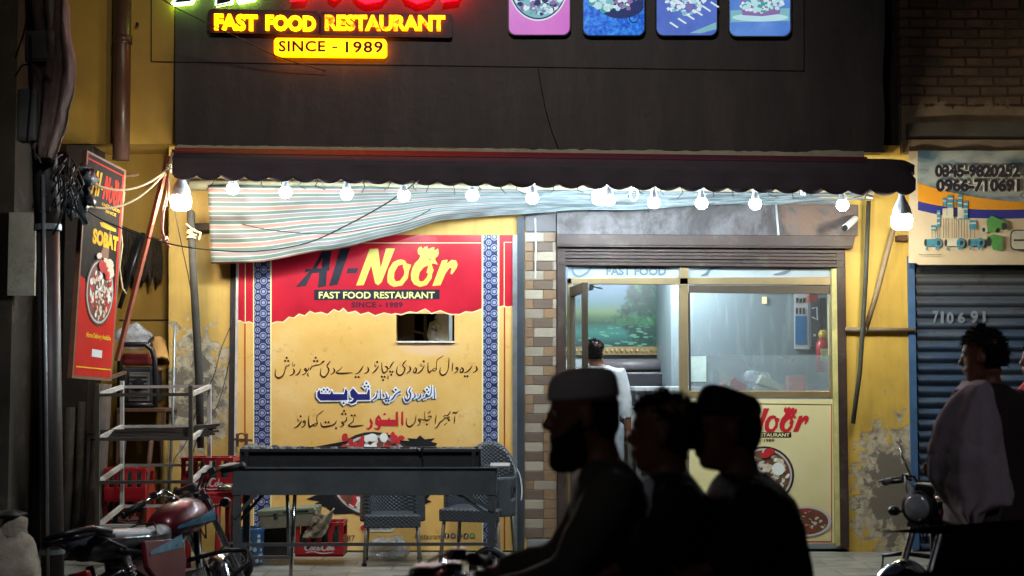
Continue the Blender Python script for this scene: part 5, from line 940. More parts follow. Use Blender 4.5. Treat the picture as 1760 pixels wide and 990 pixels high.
for i, (x0, y0, x1, y1, r, mt, lab) in enumerate(((122, 700, 108, 960, .05, M('dark_old_wood', '#2c251e', .85, var=.4, dirt=.5, bump=.5), 'thick dark wooden post left of the rack'), (178, 660, 158, 960, .07, M('whitewashed_post', '#4d4038', .85, var=.4, dirt=.7, bump=.5), 'weathered post with peeling whitewash at the left side of the rack'), (215, 740, 190, 960, .02, M('dark_old_wood'), 'thin stick leaning behind the left part of the rack'), (262, 740, 238, 950, .02, RUST, 'thin rusty rod leaning behind the middle of the rack'), (288, 730, 281, 860, .03, M('yellow_bamboo', '#8d7335', .7, dirt=.3), 'yellowish bamboo pole standing behind the rack'), (301, 560, 290, 880, .012, GREY, 'thin pale metal strip leaning beside the rack'), (141, 690, 128, 960, .035, M('dark_old_wood'), 'narrow wooden batten between two posts left of the rack'))):
    mb = MB(); mb.tube([W(x0, y0, -.5), W((x0 + x1) / 2 + 1, (y0 + y1) / 2, -.52), W(x1, y1, -.6)], [r, r * 1.05, r * 1.1], 9); solo('leaning_pole', mb, mt, lab, 'pole', group='poles leaning around the rack', smooth=True)
# rack of white square tube
WT = M('white_square_tube', '#cfcdc6', .4, .3, .1, 8, .1, dirt=.45); DT = M('shade_painted_tube', '#57524a', .5, .3, dirt=.4)  # front tubes are white too; their shade is put into the darker colour
RK = thing('metal_rack', 'tall open rack of welded white square tubes, the front ones darkened by painted shade', 'rack', W(260, 960, -1.3))
Yf, Yb_ = -1.75, -.95
def pst(x, y0, y1, Y, mt, nm='post'):
    m_ = MB(); m_.bar(W(x, y0, Y), W(x, y1, Y), .03); part(nm, m_, mt, RK, bevel=.003)
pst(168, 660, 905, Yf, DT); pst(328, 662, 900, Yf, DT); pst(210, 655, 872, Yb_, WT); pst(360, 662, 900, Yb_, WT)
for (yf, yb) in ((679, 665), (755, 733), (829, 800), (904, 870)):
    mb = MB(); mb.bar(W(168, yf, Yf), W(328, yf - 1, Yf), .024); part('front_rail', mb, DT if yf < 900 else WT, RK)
    mb = MB(); mb.bar(W(210, yb, Yb_), W(360, yb - 1, Yb_), .022); part('back_rail', mb, WT, RK)
    mb = MB(); mb.bar(W(168, yf, Yf), W(210, yb, Yb_), .03); part('side_rail', mb, WT, RK)
    mb = MB(); mb.bar(W(328, yf - 1, Yf), W(360, yb - 1, Yb_), .03); part('side_rail', mb, WT, RK)
R_ = random.Random(12); mb = MB()
for k in range(7): y = 738 + k * 2.4; mb.bar(W(150 + R_.uniform(0, 25), y + 3, -1.3 - .04 * k), W(R_.uniform(340, 385), y - 4, -1.25 - .03 * k), .022, .016)
for k in range(3): mb.bar(W(336, 734 + k * 5, -1.2), W(378 - k * 6, 730 + k * 5, -1.2), .04, .02)
solo('bundle_of_rods', mb, M('dark_rods', '#403b35', .6, .3, dirt=.4), 'bundle of dark metal rods lying across the second shelf of the rack', 'rods')
# red bottle crates
CR = M('crate_red', '#a3141f', .4, var=.15, sc=6, bump=.05, dirt=.25); BOT = M('bottle_glass', '#2a3a34', .12, 0, .2, 10, 0)
def crate(px0, px1, pyb, Y, lab, h=.27, bottles=True, group='red bottle crates', sub=True, word=True):
    a, b = W(px0, pyb, Y), W(px1, pyb, Y); w_ = b.x - a.x; d = .3; z0 = a.z; cx = (a.x + b.x) / 2; o = thing('bottle_crate', lab, 'crate', (cx, Y + d / 2, z0), group=group)
    mb = MB(); t = .02; mb.box((cx, Y + d / 2, z0 + .01), (w_, d, .02))
    for sy in (0, 1):
        yy = Y + t / 2 + sy * (d - t); mb.box((cx, yy, z0 + h * .22), (w_, t, h * .40)); mb.box((cx, yy, z0 + h * .95), (w_, t, h * .10))
        for k in range(5): mb.box((a.x + t + (w_ - 2 * t) * k / 4, yy, z0 + h * .66), (.035, t * .9, h * .52))
    for sx in (0, 1):
        xx = a.x + t / 2 + sx * (w_ - t); mb.box((xx, Y + d / 2, z0 + h * .3), (t * .9, d - 2 * t, h * .56)); mb.box((xx, Y + d / 2, z0 + h * .93), (t * .9, d - 2 * t, h * .13))
    part('crate_body', mb, CR, o, bevel=.003)
    if bottles:
        mb = MB()
        for i in range(4):
            for j in range(3): c = Vector((a.x + w_ * (.16 + .225 * i), Y + .06 + .09 * j, z0 + .022)); mb.lathe([(0, 0), (.03, 0), (.032, .11), (.022, .16), (.012, .2), (.014, .245), (0, .245)], c, n=8)
        part('bottles', mb, BOT, o, smooth=True)
    if word: # white script wordmark on the front
        sx = w_ * .62; f = lambda x, y, dd=0.0: Vector((a.x + w_ * .2 + x / 100 * sx, Y - dd, z0 + h * .40 - y / 100 * sx * .95))
        mb = MB()
        for s_ in ([(18, 4, 3), (12, 0, 5), (4, 8, 6), (2, 20, 6), (10, 26, 4), (18, 20, 3)], [(22, 14, 4), (19, 20, 4), (22, 25, 4), (27, 20, 4), (25, 14, 4), (22, 14, 3)], [(37, 13, 4), (31, 17, 4), (32, 25, 4), (39, 21, 3)], [(46, 13, 4), (41, 18, 4), (43, 25, 4), (48, 16, 4), (49, 25, 4), (53, 22, 3)], [(52, 19, 3), (58, 18, 3)], [(76, 3, 3), (68, 0, 5), (60, 9, 6), (58, 20, 6), (66, 26, 4), (74, 20, 3)], [(78, 14, 4), (75, 20, 4), (78, 25, 4), (83, 20, 4), (81, 14, 4), (78, 14, 3)], [(87, 1, 3), (85, 14, 4), (87, 25, 4)], [(95, 13, 4), (90, 18, 4), (92, 25, 4), (97, 16, 4), (98, 25, 4)], [(4, 33, 3), (30, 30, 4), (60, 36, 4), (96, 32, 3)]): stroke(mb, s_, f, .0025, k=1.1)
        part('wordmark', mb, M('crate_white', '#c9c3bd', .5), o)
    return o
crate(310, 400, 846, -1.05, 'red crate with white script lettering on the red table behind the handlebar')
crate(507, 590, 957, -.9, 'red crate with white script lettering on the floor under the grill cart')
crate(176, 252, 905, -.55, 'lower red crate of dark bottles standing behind the rack')
crate(178, 250, 862, -.6, 'upper red crate of dark bottles stacked behind the rack', word=False)
o = thing('red_table', 'small red plastic table carrying a red crate and a foil packet', 'table', W(352, 950, -.9)); z = W(350, 850, -1.1).z; xa, xb = W(312, 850, -1.1).x, W(440, 850, -1.1).x
mb = MB(); mb.box(((xa + xb) / 2, -.87, z), (xb - xa, .5, .035)); mb.box(((xa + xb) / 2, -1.11, z - .04), (xb - xa - .04, .02, .06)); part('tabletop', mb, CR, o, bevel=.008)
for xx in (xa + .05, xb - .3):
    for yy in (-1.07, -.67): mb = MB(); mb.tube([(xx, yy, z - .02), (xx, yy, z * .55), (xx, yy, 0)], [.028, .02, .026], 10); part('leg', mb, CR, o, smooth=True)
n = NT('foil'); FOIL = n.bump(n.noise(n.pos(), 30, 4), 1, .02).fin(lin('#8a8578'), .2, .9)
mb = MB(); mb.ell(W(397, 838, -1.15), (.11, .06, .035), 14, jit=.5); solo('foil_packet', mb, FOIL, 'shiny crumpled foil packet on the red table beside the grill cart', 'packet', smooth=True, subd=1)
n = NT('drum_print'); p = n.pos(); d_ = n.vor(p, 17, 'Distance'); DRUM = n.fin(n.mix(n.m('SUBTRACT', 1, n.step(d_, .30, .05)), lin('#27486f'), lin('#a9bccb')), .35)
mb = MB(); c = W(429, 968, -.95); mb.lathe([(0, 0), (.10, 0), (.108, .02), (.112, .26), (.118, .28), (.108, .282), (.1, .02), (0, .02)], c, n=28); solo('patterned_bucket', mb, DRUM, 'blue bucket with a pale flower pattern under the left end of the grill cart', 'bucket', smooth=True)
o = thing('tool_chest', 'dull green metal chest lying on the red crate under the grill cart', 'chest', W(500, 905, -.9))
mb = MB(); R = Matrix.Rotation(rad(-4), 3, 'Y'); c = W(500, 893, -.8); mb.box(c, (.46, .26, .10), R); part('body', mb, M('chest_cream', '#7e7a66', .6, dirt=.5), o, bevel=.008)
mb = MB(); mb.box(c + Vector((-.01, 0, .072)), (.48, .28, .05), R); part('lid', mb, M('chest_green', '#66705a', .55, dirt=.5), o, bevel=.01)
mb = MB(); mb.box(c + Vector((.06, -.143, .075)), (.2, .006, .014), R); mb.box(c + Vector((-.1, -.14, .04)), (.03, .01, .04), R); part('latch', mb, CHROME, o)
mb = MB(); mb.pbox(452, 906, 500, 957, -.75, .25); solo('dark_carton', mb, M('dark_carton', '#2a2420', .8, dirt=.3), 'dark carton on the floor between the blue bucket and the red crate', 'carton', bevel=.006)
n = NT('rag_cloth'); RAG = n.bump(n.noise(n.pos(), 12, 5), .8, .03).fin(n.ramp(n.noise(n.pos(), 6, 5), [(.3, lin('#6e6250')), (.7, lin('#a39880'))]), .9)
mb = MB(); mb.grid(lambda u, v: W(540 + 34 * u - 22 * v * v, 873 + 52 * v + 10 * math.sin(u * 3 + v * 4) * (1 - v), -.98 - .03 * math.sin(u * 9 + v * 5)), 16, 20); solo('rag', mb, RAG, 'beige rag hanging over the red crate beside the green chest', 'rag', smooth=True, solid=.006, wrinkle=.05, wscale=.06)
mb = MB(); mb.ell(W(668, 945, -.45), (.2, .12, .11), 18, jit=.5); solo('plastic_waste_bag', mb, PLAST, 'clear crumpled plastic bag lying on the floor behind the chairs', 'bag', smooth=True, subd=1)
# ================================================================== GRILL CART
GC = thing('grill_cart', 'long dark grey charcoal grill cart on two spoked wheels in front of the banner', 'grill cart', W(625, 1010, -2.1))
CART = M('cart_grey_enamel', '#565d5f', .5, .1, .3, 3, .3, dirt=.5); CARTD = M('cart_soot', '#23272a', .7, 0, .25, 5, .2, dirt=.3)
Yg = -2.35; x0, x1 = W(400, 830, Yg).x, W(852, 830, Yg).x; zt, zb = W(600, 805, Yg).z, W(600, 851, Yg).z; dp = .42
mb = MB(); mb.box(((x0 + x1) / 2, Yg, (zt + zb) / 2), (x1 - x0, .012, zt - zb)); mb.box(((x0 + x1) / 2, Yg + dp, (zt + zb) / 2), (x1 - x0, .012, zt - zb))
for xx in (x0, x1): mb.box((xx, Yg + dp / 2, (zt + zb) / 2), (.012, dp - .02, zt - zb))
mb.box(((x0 + x1) / 2, Yg + dp / 2, zb + .01), (x1 - x0 - .02, dp - .02, .01)); mb.box(((x0 + x1) / 2, Yg - .008, zt + .004), (x1 - x0 + .01, .03, .012)); part('cart_body', mb, CART, GC, bevel=.002)
Yt = Yg + .06; xa, xb = W(414, 790, Yt).x, W(824, 790, Yt).x; z1 = W(600, 771, Yt + .02).z; z0_ = zt - .03; dt_ = .30
mb = MB(); mb.box(((xa + xb) / 2, Yt, z1 - .012), (xb - xa, .03, .024)); mb.box(((xa + xb) / 2, Yt + .02, (z1 + z0_) / 2), (xb - xa, .012, z1 - z0_)); mb.box(((xa + xb) / 2, Yt + dt_, (z1 + z0_) / 2), (xb - xa, .012, z1 - z0_))
for xx in (xa, xb): mb.box((xx, Yt + dt_ / 2, (z1 + z0_) / 2), (.02, dt_, z1 - z0_))
for x_ in (xa + .04, xb - .04): mb.box((x_, Yt - .01, (z1 + z0_) / 2), (.03, .02, z1 - z0_))
part('coal_tray', mb, CARTD, GC, bevel=.003)
mb = MB(); mb.box(((xa + xb) / 2, Yt + .15, z1 - .05), (xb - xa - .04, dt_ - .03, .02)); part('grate', mb, BLKM, GC)
mb = MB(); R_ = random.Random(14)
for k in range(46): mb.ell((xa + R_.random() ** 1.5 * .42, Yt + R_.uniform(0, .25), z1 + R_.uniform(-.01, .018)), (R_.uniform(.012, .03), .015, R_.uniform(.008, .016)), 6)
for k in range(60): mb.ell((xa + R_.random() * (xb - xa), Yt + R_.uniform(.1, .27), z1 - R_.uniform(.0, .02)), (R_.uniform(.01, .03), .012, .012), 6)
part('ash', mb, M('white_ash', '#9b9a95', .9, var=.4, sc=20), GC)
for x_, Y_, s_ in ((x0, Yg + .2, -1), (x1, Yg + .2, 1)):
    mb = MB(); mb.box((x_ + s_ * .03, Y_, zt + .012), (.14, .40, .012)); mb.box((x_ + s_ * .09, Y_, zt + .0), (.012, .40, .035)); part('end_shelf', mb, M('cart_pale_edge', '#8d938f', .45, .2, dirt=.3), GC, bevel=.002)
for x_ in (x0 + .03, x1 - .03):
    for Y_ in (Yg + .02, Yg + dp - .03): mb = MB(); zz = -.0 if x_ < 0 and Y_ < Yg + .1 else .13; mb.bar((x_, Y_, zt - .05), (x_, Y_, zz), .05, .04); part('leg', mb, CART, GC, bevel=.003)
for a, b in ((W(402, 905, Yg + .2), W(452, 850, Yg + .2)), (W(402, 890, Yg), W(440, 850, Yg)), (W(848, 878, Yg), W(800, 850, Yg)), (W(846, 890, Yg + .02), W(786, 848, Yg + .02))): mb = MB(); mb.bar(a, b, .022); part('brace', mb, CART, GC)
mb = MB(); mb.bar(W(402, 936, Yg + .02), W(846, 935, Yg + .02), .022); part('lower_rail', mb, CART, GC); mb = MB(); mb.bar(W(412, 958, Yg + .38), W(500, 958, Yg + .38), .022); part('lower_rail', mb, CART, GC)
mb = MB(); mb.tube([W(507, 848, Yg + .05), W(499, 1003, Yg + .05)], .014, 10); part('chrome_prop', mb, CHROME, GC, smooth=True)
mb = MB(); mb.tube([W(494, 850, Yg + .4), W(497, 955, Yg + .4)], .014, 8); part('rear_prop', mb, GREY, GC, smooth=True)
def spoked(c, axis, r, tire, nsp, par, wmat=BLK, local=False, hub=.03, nm='wheel'):
    mb = MB(); mb.torus(c, axis, r - tire, tire, 36, 10); o_ = part(nm, mb, wmat, par, local=local, smooth=True)
    mb = MB(); mb.torus(c, axis, r - tire * 1.95, tire * .42, 36, 6); c = Vector(c); q = Vector(axis).to_track_quat('Z', 'Y').to_matrix(); part('rim', mb, CHROME, o_, local=local, smooth=True)
    mb = MB(); mb.lathe([(0, -hub), (hub, -hub), (hub * .7, 0), (hub, hub), (0, hub)], c, axis, 14)
    for k in range(nsp): t = 6.283 * k / nsp; e = c + q @ Vector((math.cos(t) * (r - tire * 2), math.sin(t) * (r - tire * 2), 0)); mb.tube([c + q @ Vector((math.cos(t + .5) * hub, math.sin(t + .5) * hub, hub * (1 if k % 2 else -1) * .8)), e], .0025, 4)
    part('spokes', mb, GREY, o_, local=local); return o_
for px, Yw in ((402, Yg + .28), (842, Yg + .0)):
    c = W(px, 975, Yw); c.z = .152; c.y = Yw
    spoked(c, (1, .0, 0) if 0 else (.25, 1, 0), .152, .028, 18, GC)
mb = MB(); mb.tube([W(842, 952, Yg), W(842, 950, Yg + .02)], .05, 12); mb.bar(W(842, 948, Yg - .01), W(842, 976, Yg - .01), .05, .02); part('fork', mb, GREY, GC)
mb = MB(); mb.tube([W(716, 770, Yt - .02), W(722, 776, Yt - .03), W(726, 770, Yt - .02)], .008, 6); mb.tube([W(725, 773, Yt - .02), W(727, 808, Yt - .04)], .006, 6); mb.tube([W(824, 775, Yt - .02), W(826, 820, Yt - .05)], .008, 6); part('tie_wire', mb, BLKM, GC)
# ================================================================== CHAIRS
WK = NT('woven_plastic'); p = WK.co(); Xc, Yc, Zc = WK.sep(p); wv = WK.m('MULTIPLY', WK.m('SINE', WK.m('MULTIPLY', WK.m('ADD', Xc, Yc), 170)), WK.m('SINE', WK.m('MULTIPLY', Zc, 210))); WK.bump(wv, .5, .004)
WICK = WK.fin(WK.mix(WK.step(wv, .1, .5), lin('#2c3238'), lin('#3d464e')), .42)
def make_chair(lab, loc, rz, s=1.0):
    o = thing('plastic_armchair', lab, 'chair', loc, (0, 0, rz), 'woven plastic chairs behind the grill cart')
    def sh(u, v, t=0):  # shell around the seat: u runs from left arm front over back to right arm front
        a = math.pi * (u * 1.5 - .25); rx, ry = .27 * s, .25 * s; z_top = (.66 + .26 * max(0, math.sin(a)) ** 2.5) * s; z_bot = .36 * s
        sp = 1 + .16 * v * max(0, math.sin(a)); return Vector((rx * math.cos(a) * sp, ry * math.sin(a) * sp + .03, z_bot + (z_top - z_bot) * v))
    mb = MB(); N_, Mv_ = 44, 14; mb.grid(sh, N_, Mv_)
    keep = []
    for fi, f in enumerate(mb.f):
        i, j = fi % N_, fi // N_; inhole = (j in (6, 7, 8, 9) and (i in (5, 6, 7, 8) or i in (35, 36, 37, 38)))
        if not inhole: keep.append(fi)
    mb.f = [mb.f[i] for i in keep]; mb.m = [0] * len(mb.f); part('woven_shell', mb, WICK, o, local=True, smooth=True, solid=.022)
    mb = MB(); mb.box((0, -.02, .41 * s), (.46 * s, .44 * s, .035)); mb.box((0, -.235 * s, .375 * s), (.48 * s, .03, .10)); part('seat', mb, WICK, o, local=True, bevel=.012)
    for sx in (-1, 1):
        for sy in (-1, 1): mb = MB(); mb.tube([(sx * .21 * s, sy * .19 * s, .4 * s), (sx * .235 * s, sy * .22 * s, 0)], .016, 8); part('leg', mb, M('chair_leg_alu', '#7d7a70', .5, .5, dirt=.5), o, local=True, smooth=True); mb = MB(); mb.tube([(sx * .2335 * s, sy * .2185 * s, .022), (sx * .235 * s, sy * .22 * s, -.0)], .02, 8); part('foot_cap', mb, BLK, o, local=True)
    return o
c1 = make_chair('woven grey plastic armchair behind the middle of the grill cart', (W(675, 955, -.75).x, -.78, 0), rad(4), .93)
c2 = make_chair('taller woven grey plastic armchair at the right end of the grill cart', (W(822, 955, -.75).x, -.72, 0), rad(-16), 1.04)
# ================================================================== SACK at far left
n = NT('woven_sack'); SK = n.bump(n.noise(n.pos(), 9, 6), .7, .03).fin(n.ramp(n.noise(n.pos(), 4, 6, .7), [(.3, lin('#5d564a')), (.6, lin('#938a78')), (.75, lin('#a9a08c'))]), .85)
mb = MB(); c = W(18, 985, -3.3); mb.ell(c + Vector((0, 0, -.02)), (.2, .2, .30), 20, jit=.3); mb.tube([c + Vector((0, 0, .2)), c + Vector((.02, 0, .3)), c + Vector((.04, 0, .37))], [.15, .06, .1], 12); solo('filled_sack', mb, SK, 'pale woven sack with a dark tied top in the bottom left corner', 'sack', smooth=True, subd=1)
mb = MB(); c = W(4, 884, -3.3); mb.ell(c, (.13, .12, .03), 16, jit=.9); solo('black_rubber_sheet', mb, BLK, 'black rubber sheet folded over the top of the pale sack', 'sheet', smooth=True, subd=1)
# ================================================================== MOTORCYCLES
BRED = NT('metallic_maroon'); BREDM = BRED.fin(BRED.ramp(BRED.noise(BRED.co(), 5, 4), [(.3, lin('#420b12')), (.7, lin('#641620'))]), .36, .3, Coat_Weight=.2)
BLUE_ = M('sticker_blue', '#41708a', .3, .3, .45, 14, 0); SEAT = M('seat_vinyl', '#4d545c', .38, 0, .15, 12, .25); ENG = M('engine_alloy', '#75756f', .45, .7, .2, 8, .2, dirt=.5)
def motorcycle(name, lab, loc, yaw, lean, steer, paint, group=None, rack=True, full=True):
    o = thing(name, lab, 'motorcycle', loc, (lean, 0, yaw), group)
    L = dict(local=True)
    spoked((0, 0, .29), (0, 1, 0), .29, .036, 24, o, local=True, hub=.05)
    fr = MB(); fr.tube([(-.05, .09, .72), (.25, .1, .66), (.6, .06, .70), (.86, 0, .86)], .018, 8); fr.tube([(-.05, -.09, .72), (.25, -.1, .66), (.6, -.06, .70), (.86, 0, .86)], .018, 8); fr.tube([(.88, 0, .80), (.80, 0, .45), (.62, 0, .28), (.3, 0, .27), (.18, 0, .6)], .02, 8)
    for sy in (-.1, .1): fr.tube([(.32, sy, .32), (0, sy, .29)], .02, 8); fr.tube([(-.04, sy * 1.15, .68), (.0, sy * 1.15, .30)], .022, 8)
    part('frame', fr, BLKM, o, smooth=True, **L)
    mb = MB()
    for sy in (-.115, .115):
        for k in range(14): mb.torus((-.035 + .027 * k / 14 * 1.2, sy, .62 - .02 * k), (0, 0, 1), .028, .005, 12, 5)
    part('rear_spring', mb, CHROME, o, smooth=True, **L)
    mb = MB(); mb.loft([[Vector((x, hy * math.cos(t), zc + hz * math.sin(t) * (1.0 if math.sin(t) > 0 else .75))) for t in [6.283 * k / 20 for k in range(20)]] for x, hy, hz, zc in ((.46, .07, .05, .80), (.50, .10, .085, .80), (.58, .125, .115, .815), (.70, .135, .13, .825), (.82, .13, .125, .835), (.90, .10, .10, .84), (.94, .05, .055, .84))]); T = part('fuel_tank', mb, paint, o, smooth=True, subd=1, **L)
    mb = MB(); mb.lathe([(0, 0), (.035, 0), (.035, .015), (.02, .022), (0, .022)], (.70, 0, .95), n=16); part('fuel_cap', mb, CHROME, T, local=True, smooth=True)
    for sy in (-1, 1):
        mb = MB(); f = lambda x, z, dd=0.0: Vector((x, sy * (math.sqrt(max(.0001, 1 - ((z - .83) / .135) ** 2)) * .133 * (1 - 2.2 * (x - .72) ** 2 * 4 * .35) + .012 + dd), z))
        mb.grid(lambda u, v: f(.50 + .40 * u, .775 + .012 * u + (.015 + .05 * u) * v), 12, 4); part('tank_sticker', mb, BLUE_, T, local=True, smooth=True)
    mb = MB(); mb.loft([[Vector((x, hy * math.cos(t), zc + .055 * math.sin(t) * (1 if math.sin(t) > 0 else 1.9))) for t in [6.283 * k / 16 for k in range(16)]] for x, hy, zc in ((-.26, .07, .80), (-.22, .11, .80), (-.05, .125, .795), (.15, .13, .78), (.35, .12, .765), (.47, .10, .775), (.52, .06, .79))]); ST = part('seat', mb, SEAT, o, smooth=True, subd=1, **L)
    mb = MB(); mb.loft([[Vector((x, .128 * math.cos(t), .775 - (0.015 if x > .1 else 0) + .012 * math.sin(t))) for t in [6.283 * k / 16 for k in range(16)]] for x in (-.2, .0, .2, .4)]); part('seat_trim', mb, CHROME, ST, local=True, smooth=True)
    mb = MB(); mb.tube([(.28, -.13, .77), (.30, -.10, .83), (.30, 0, .845), (.30, .10, .83), (.28, .13, .77)], .006, 6); mb.lathe([(0, 0), (.03, 0), (.03, .004), (0, .004)], (.285, -.134, .785), (0, -1, 0.15), 16); part('seat_strap', mb, WHITE if 0 else BLKM, ST, local=True)
    for sy in (-1, 1):
        mb = MB(); mb.prism([(.12, -.74), (.50, -.72), (.50, -.60), (.44, -.50), (.20, -.47), (.10, -.6)], lambda x, y, d=0.0: Vector((x, sy * (.135 + d), -y)), .03); SP = part('side_panel', mb, paint, o, bevel=.012, **L)
        mb = MB(); mb.grid(lambda u, v: Vector((.15 + .34 * u, sy * .1385, .66 + (.02 + .05 * u) * v + .01 * u)), 4, 2); mb.v = [Vector((p.x, p.y + sy * .001, p.z)) for p in mb.v]; part('panel_sticker', mb, BLUE_, SP, local=True)
    def fen(c, R, a0, a1, w_, mt, nm, par=o):
        mb = MB(); mb.grid(lambda u, v: Vector((c[0] + R * math.cos(rad(a0 + (a1 - a0) * u)) * (1 - .06 * (2 * v - 1) ** 2), c[1] + w_ * (2 * v - 1), c[2] + R * math.sin(rad(a0 + (a1 - a0) * u)) * (1 - .06 * (2 * v - 1) ** 2))), 24, 6); return part(nm, mb, mt, par, smooth=True, solid=.004, **L)
    fen((0, 0, .29), .345, 20, 175, .065, CHROME, 'rear_fender')
    mb = MB(); mb.box((-.30, 0, .62), (.05, .12, .07)); part('tail_light', mb, M('tail_red', '#8a1010', .2), o, bevel=.012, **L)
    mb = MB(); mb.box((.42, 0, .40), (.34, .2, .2)); mb.lathe([(0, 0), (.1, 0), (.1, .05), (.07, .07), (0, .07)], (.36, -.1, .38), (0, -1, 0), 20); mb.lathe([(0, 0), (.1, 0), (.1, .05), (.07, .07), (0, .07)], (.36, .1, .38), (0, 1, 0), 20)
    E_ = part('engine', mb, ENG, o, bevel=.02, **L)
    mb = MB()
    for k in range(7): mb.box((.60 + .022 * k, 0, .44 + .004 * k), (.009, .17, .15))
    part('cylinder_fins', mb, ENG, E_, local=True)
    mb = MB(); mb.tube([(.70, -.05, .42), (.74, -.10, .30), (.6, -.14, .22), (.2, -.15, .22), (.1, -.16, .25)], .02, 10); mb.tube([(.15, -.16, .24), (-.1, -.17, .29), (-.4, -.17, .34)], [.035, .045, .035], 14); part('exhaust', mb, CHROME, o, smooth=True, **L)
    if rack:
        mb = MB()
        for sy in (-.11, .11): mb.tube([(-.1, sy, .80), (-.24, sy, .83), (-.38, sy, .82), (-.42, sy * .6, .82)], .014, 8); mb.tube([(-.05, sy * 1.2, .72), (-.26, sy, .82)], .010, 6)
        for x in (-.28, -.34, -.4): mb.tube([(x, -.11, .825), (x, .11, .825)], .009, 6)
        mb.tube([(-.16, -.14, .82), (-.28, -.12, .85), (-.42, -.07, .85), (-.45, 0, .85), (-.42, .07, .85), (-.28, .12, .85), (-.16, .14, .82)], .017, 8); part('luggage_rack', mb, BLKM, o, smooth=True, **L)
    mb = MB() # leg guards
    for sy in (-1, 1): mb.tube([(.80, 0, .60), (.84, sy * .18, .60), (.86, sy * .30, .57), (.86, sy * .30, .50), (.80, sy * .14, .42), (.78, 0, .42)], .014, 8)
    part('leg_guard', mb, BLKM, o, smooth=True, **L)
    for sy in (-1, 1): mb = MB(); mb.tube([(.42, sy * .1, .26), (.42, sy * .3, .27)], .016, 8); part('foot_peg', mb, BLK, o, smooth=True, **L)
    # steering assembly turned about the fork axis
    P0 = Vector((.90, 0, .86)); ax = Vector((-.40, 0, 1)).normalized(); RM = Matrix.Rotation(steer, 3, ax); TT = lambda p: P0 + RM @ (p - P0)
    fk = MB(TT)
    for sy in (-.085, .085): fk.tube([(.87, sy, .97), (.97, sy, .72), (1.2 - .03, sy, .30)], [.017, .02, .024], 10)
    fk.box((.90, 0, .92), (.06, .22, .03)); fk.box((.945, 0, .79), (.06, .22, .03)); FK = part('fork', fk, CHROME, o, smooth=False, **L)
    c = Vector((1.2, 0, .29)); cc = TT(c); axw = RM @ Vector((0, 1, 0)); spoked(cc, tuple(axw), .29, .034, 24, o, local=True, hub=.05)
    mb = MB(TT); mb.grid(lambda u, v: Vector((1.2 + .335 * math.cos(rad(15 + 150 * u)) * (1 - .07 * (2 * v - 1) ** 2), .055 * (2 * v - 1), .29 + .335 * math.sin(rad(15 + 150 * u)) * (1 - .07 * (2 * v - 1) ** 2))), 24, 6); part('front_fender', mb, CHROME, o, smooth=True, solid=.004, **L)
    hb_ = MB(TT); hb_.tube([(.80, -.34, 1.00), (.86, -.22, 1.03), (.90, -.12, 1.05), (.885, -.06, .97), (.885, .06, .97), (.90, .12, 1.05), (.86, .22, 1.03), (.80, .34, 1.00)], .011, 10); HBR = part('handlebar', hb_, CHROME, o, smooth=True, **L)
    for sy in (-1, 1):
        mb = MB(TT); mb.tube([(.83, sy * .24, 1.02), (.79, sy * .36, .995)], .020, 12); mb.tube([(.785, sy * .365, .993), (.78, sy * .372, .992)], .024, 12); part('grip', mb, BLK, HBR, local=True, smooth=True)
        mb = MB(TT); mb.tube([(.87, sy * .19, 1.04), (.92, sy * .25, 1.03), (.88, sy * .36, 1.0)], .006, 6); mb.box((.87, sy * .18, 1.04), (.05, .04, .04)); part('lever', mb, BLKM, HBR, local=True)
        mb = MB(TT); mb.tube([(.88, sy * .15, 1.05), (.90, sy * .20, 1.16), (.86, sy * .24, 1.22)], .006, 6); part('mirror_stalk', mb, CHROME, HBR, local=True, smooth=True) if not full else mb
        mb = MB(TT); mb.ell((1.02, sy * .17, .86), (.04, .035, .03), 10); mb.tube([(.96, sy * .07, .86), (1.02, sy * .15, .86)], .008, 6); part('indicator', mb, M('indicator_black', '#2a2420', .3), o, smooth=True, **L)
    mb = MB(TT)
    for pts in (((.90, -.18, 1.05), (1.02, -.10, 1.0), (1.03, -.04, .86), (.95, 0, .7)), ((.90, .18, 1.05), (1.04, .10, 1.0), (1.04, .04, .86), (.94, 0, .7)), ((.88, -.2, 1.04), (.96, -.05, .98), (.90, .02, .8))): mb.tube(pts, .005, 6)
    part('control_cable', mb, CABLE, HBR, local=True, smooth=True)
    mb = MB(TT); mb.lathe([(0, -.10), (.05, -.10), (.085, -.04), (.095, .03), (.095, .05), (0, .05)], (1.02, 0, .90), (1, 0, .0), 20); HL = part('headlight', mb, M('black_headlight_shell', '#101012', .5, spec=.2), o, smooth=True, **L)
    mb = MB(TT); mb.lathe([(0, .03), (.085, .045), (.06, .062), (0, .07)], (1.02, 0, .90), (1, 0, .0), 20); part('lens', mb, M('lens_glass', '#9aa0a4', .08, .3, .05, 5, 0), HL, local=True, smooth=True)
    mb = MB(TT); mb.box((.955, 0, 1.0), (.10, .13, .06)); part('instrument', mb, BLKM, o, bevel=.015, **L)
    mb = MB(); mb.tube([(.35, .1, .3), (.33, .26, .0)] if lean < 0 else [(.4, .05, .25), (.4, .12, .0)], .012, 8); part('side_stand', mb, BLKM, o, smooth=True, **L)
    return o
M1 = motorcycle('parked_motorcycle', 'maroon motorcycle parked on the left with its handlebar turned and grey seat towards the camera', (-1.94, -4.9, ROADZ), rad(71), rad(-15), rad(24), BREDM, 'parked motorcycles')
M2 = motorcycle('parked_motorcycle', 'red motorcycle with a black headlight parked at the right behind the shawled man', (2.90, -3.58, ROADZ), rad(229), rad(-5), rad(-4), BREDM, 'parked motorcycles', full=False)
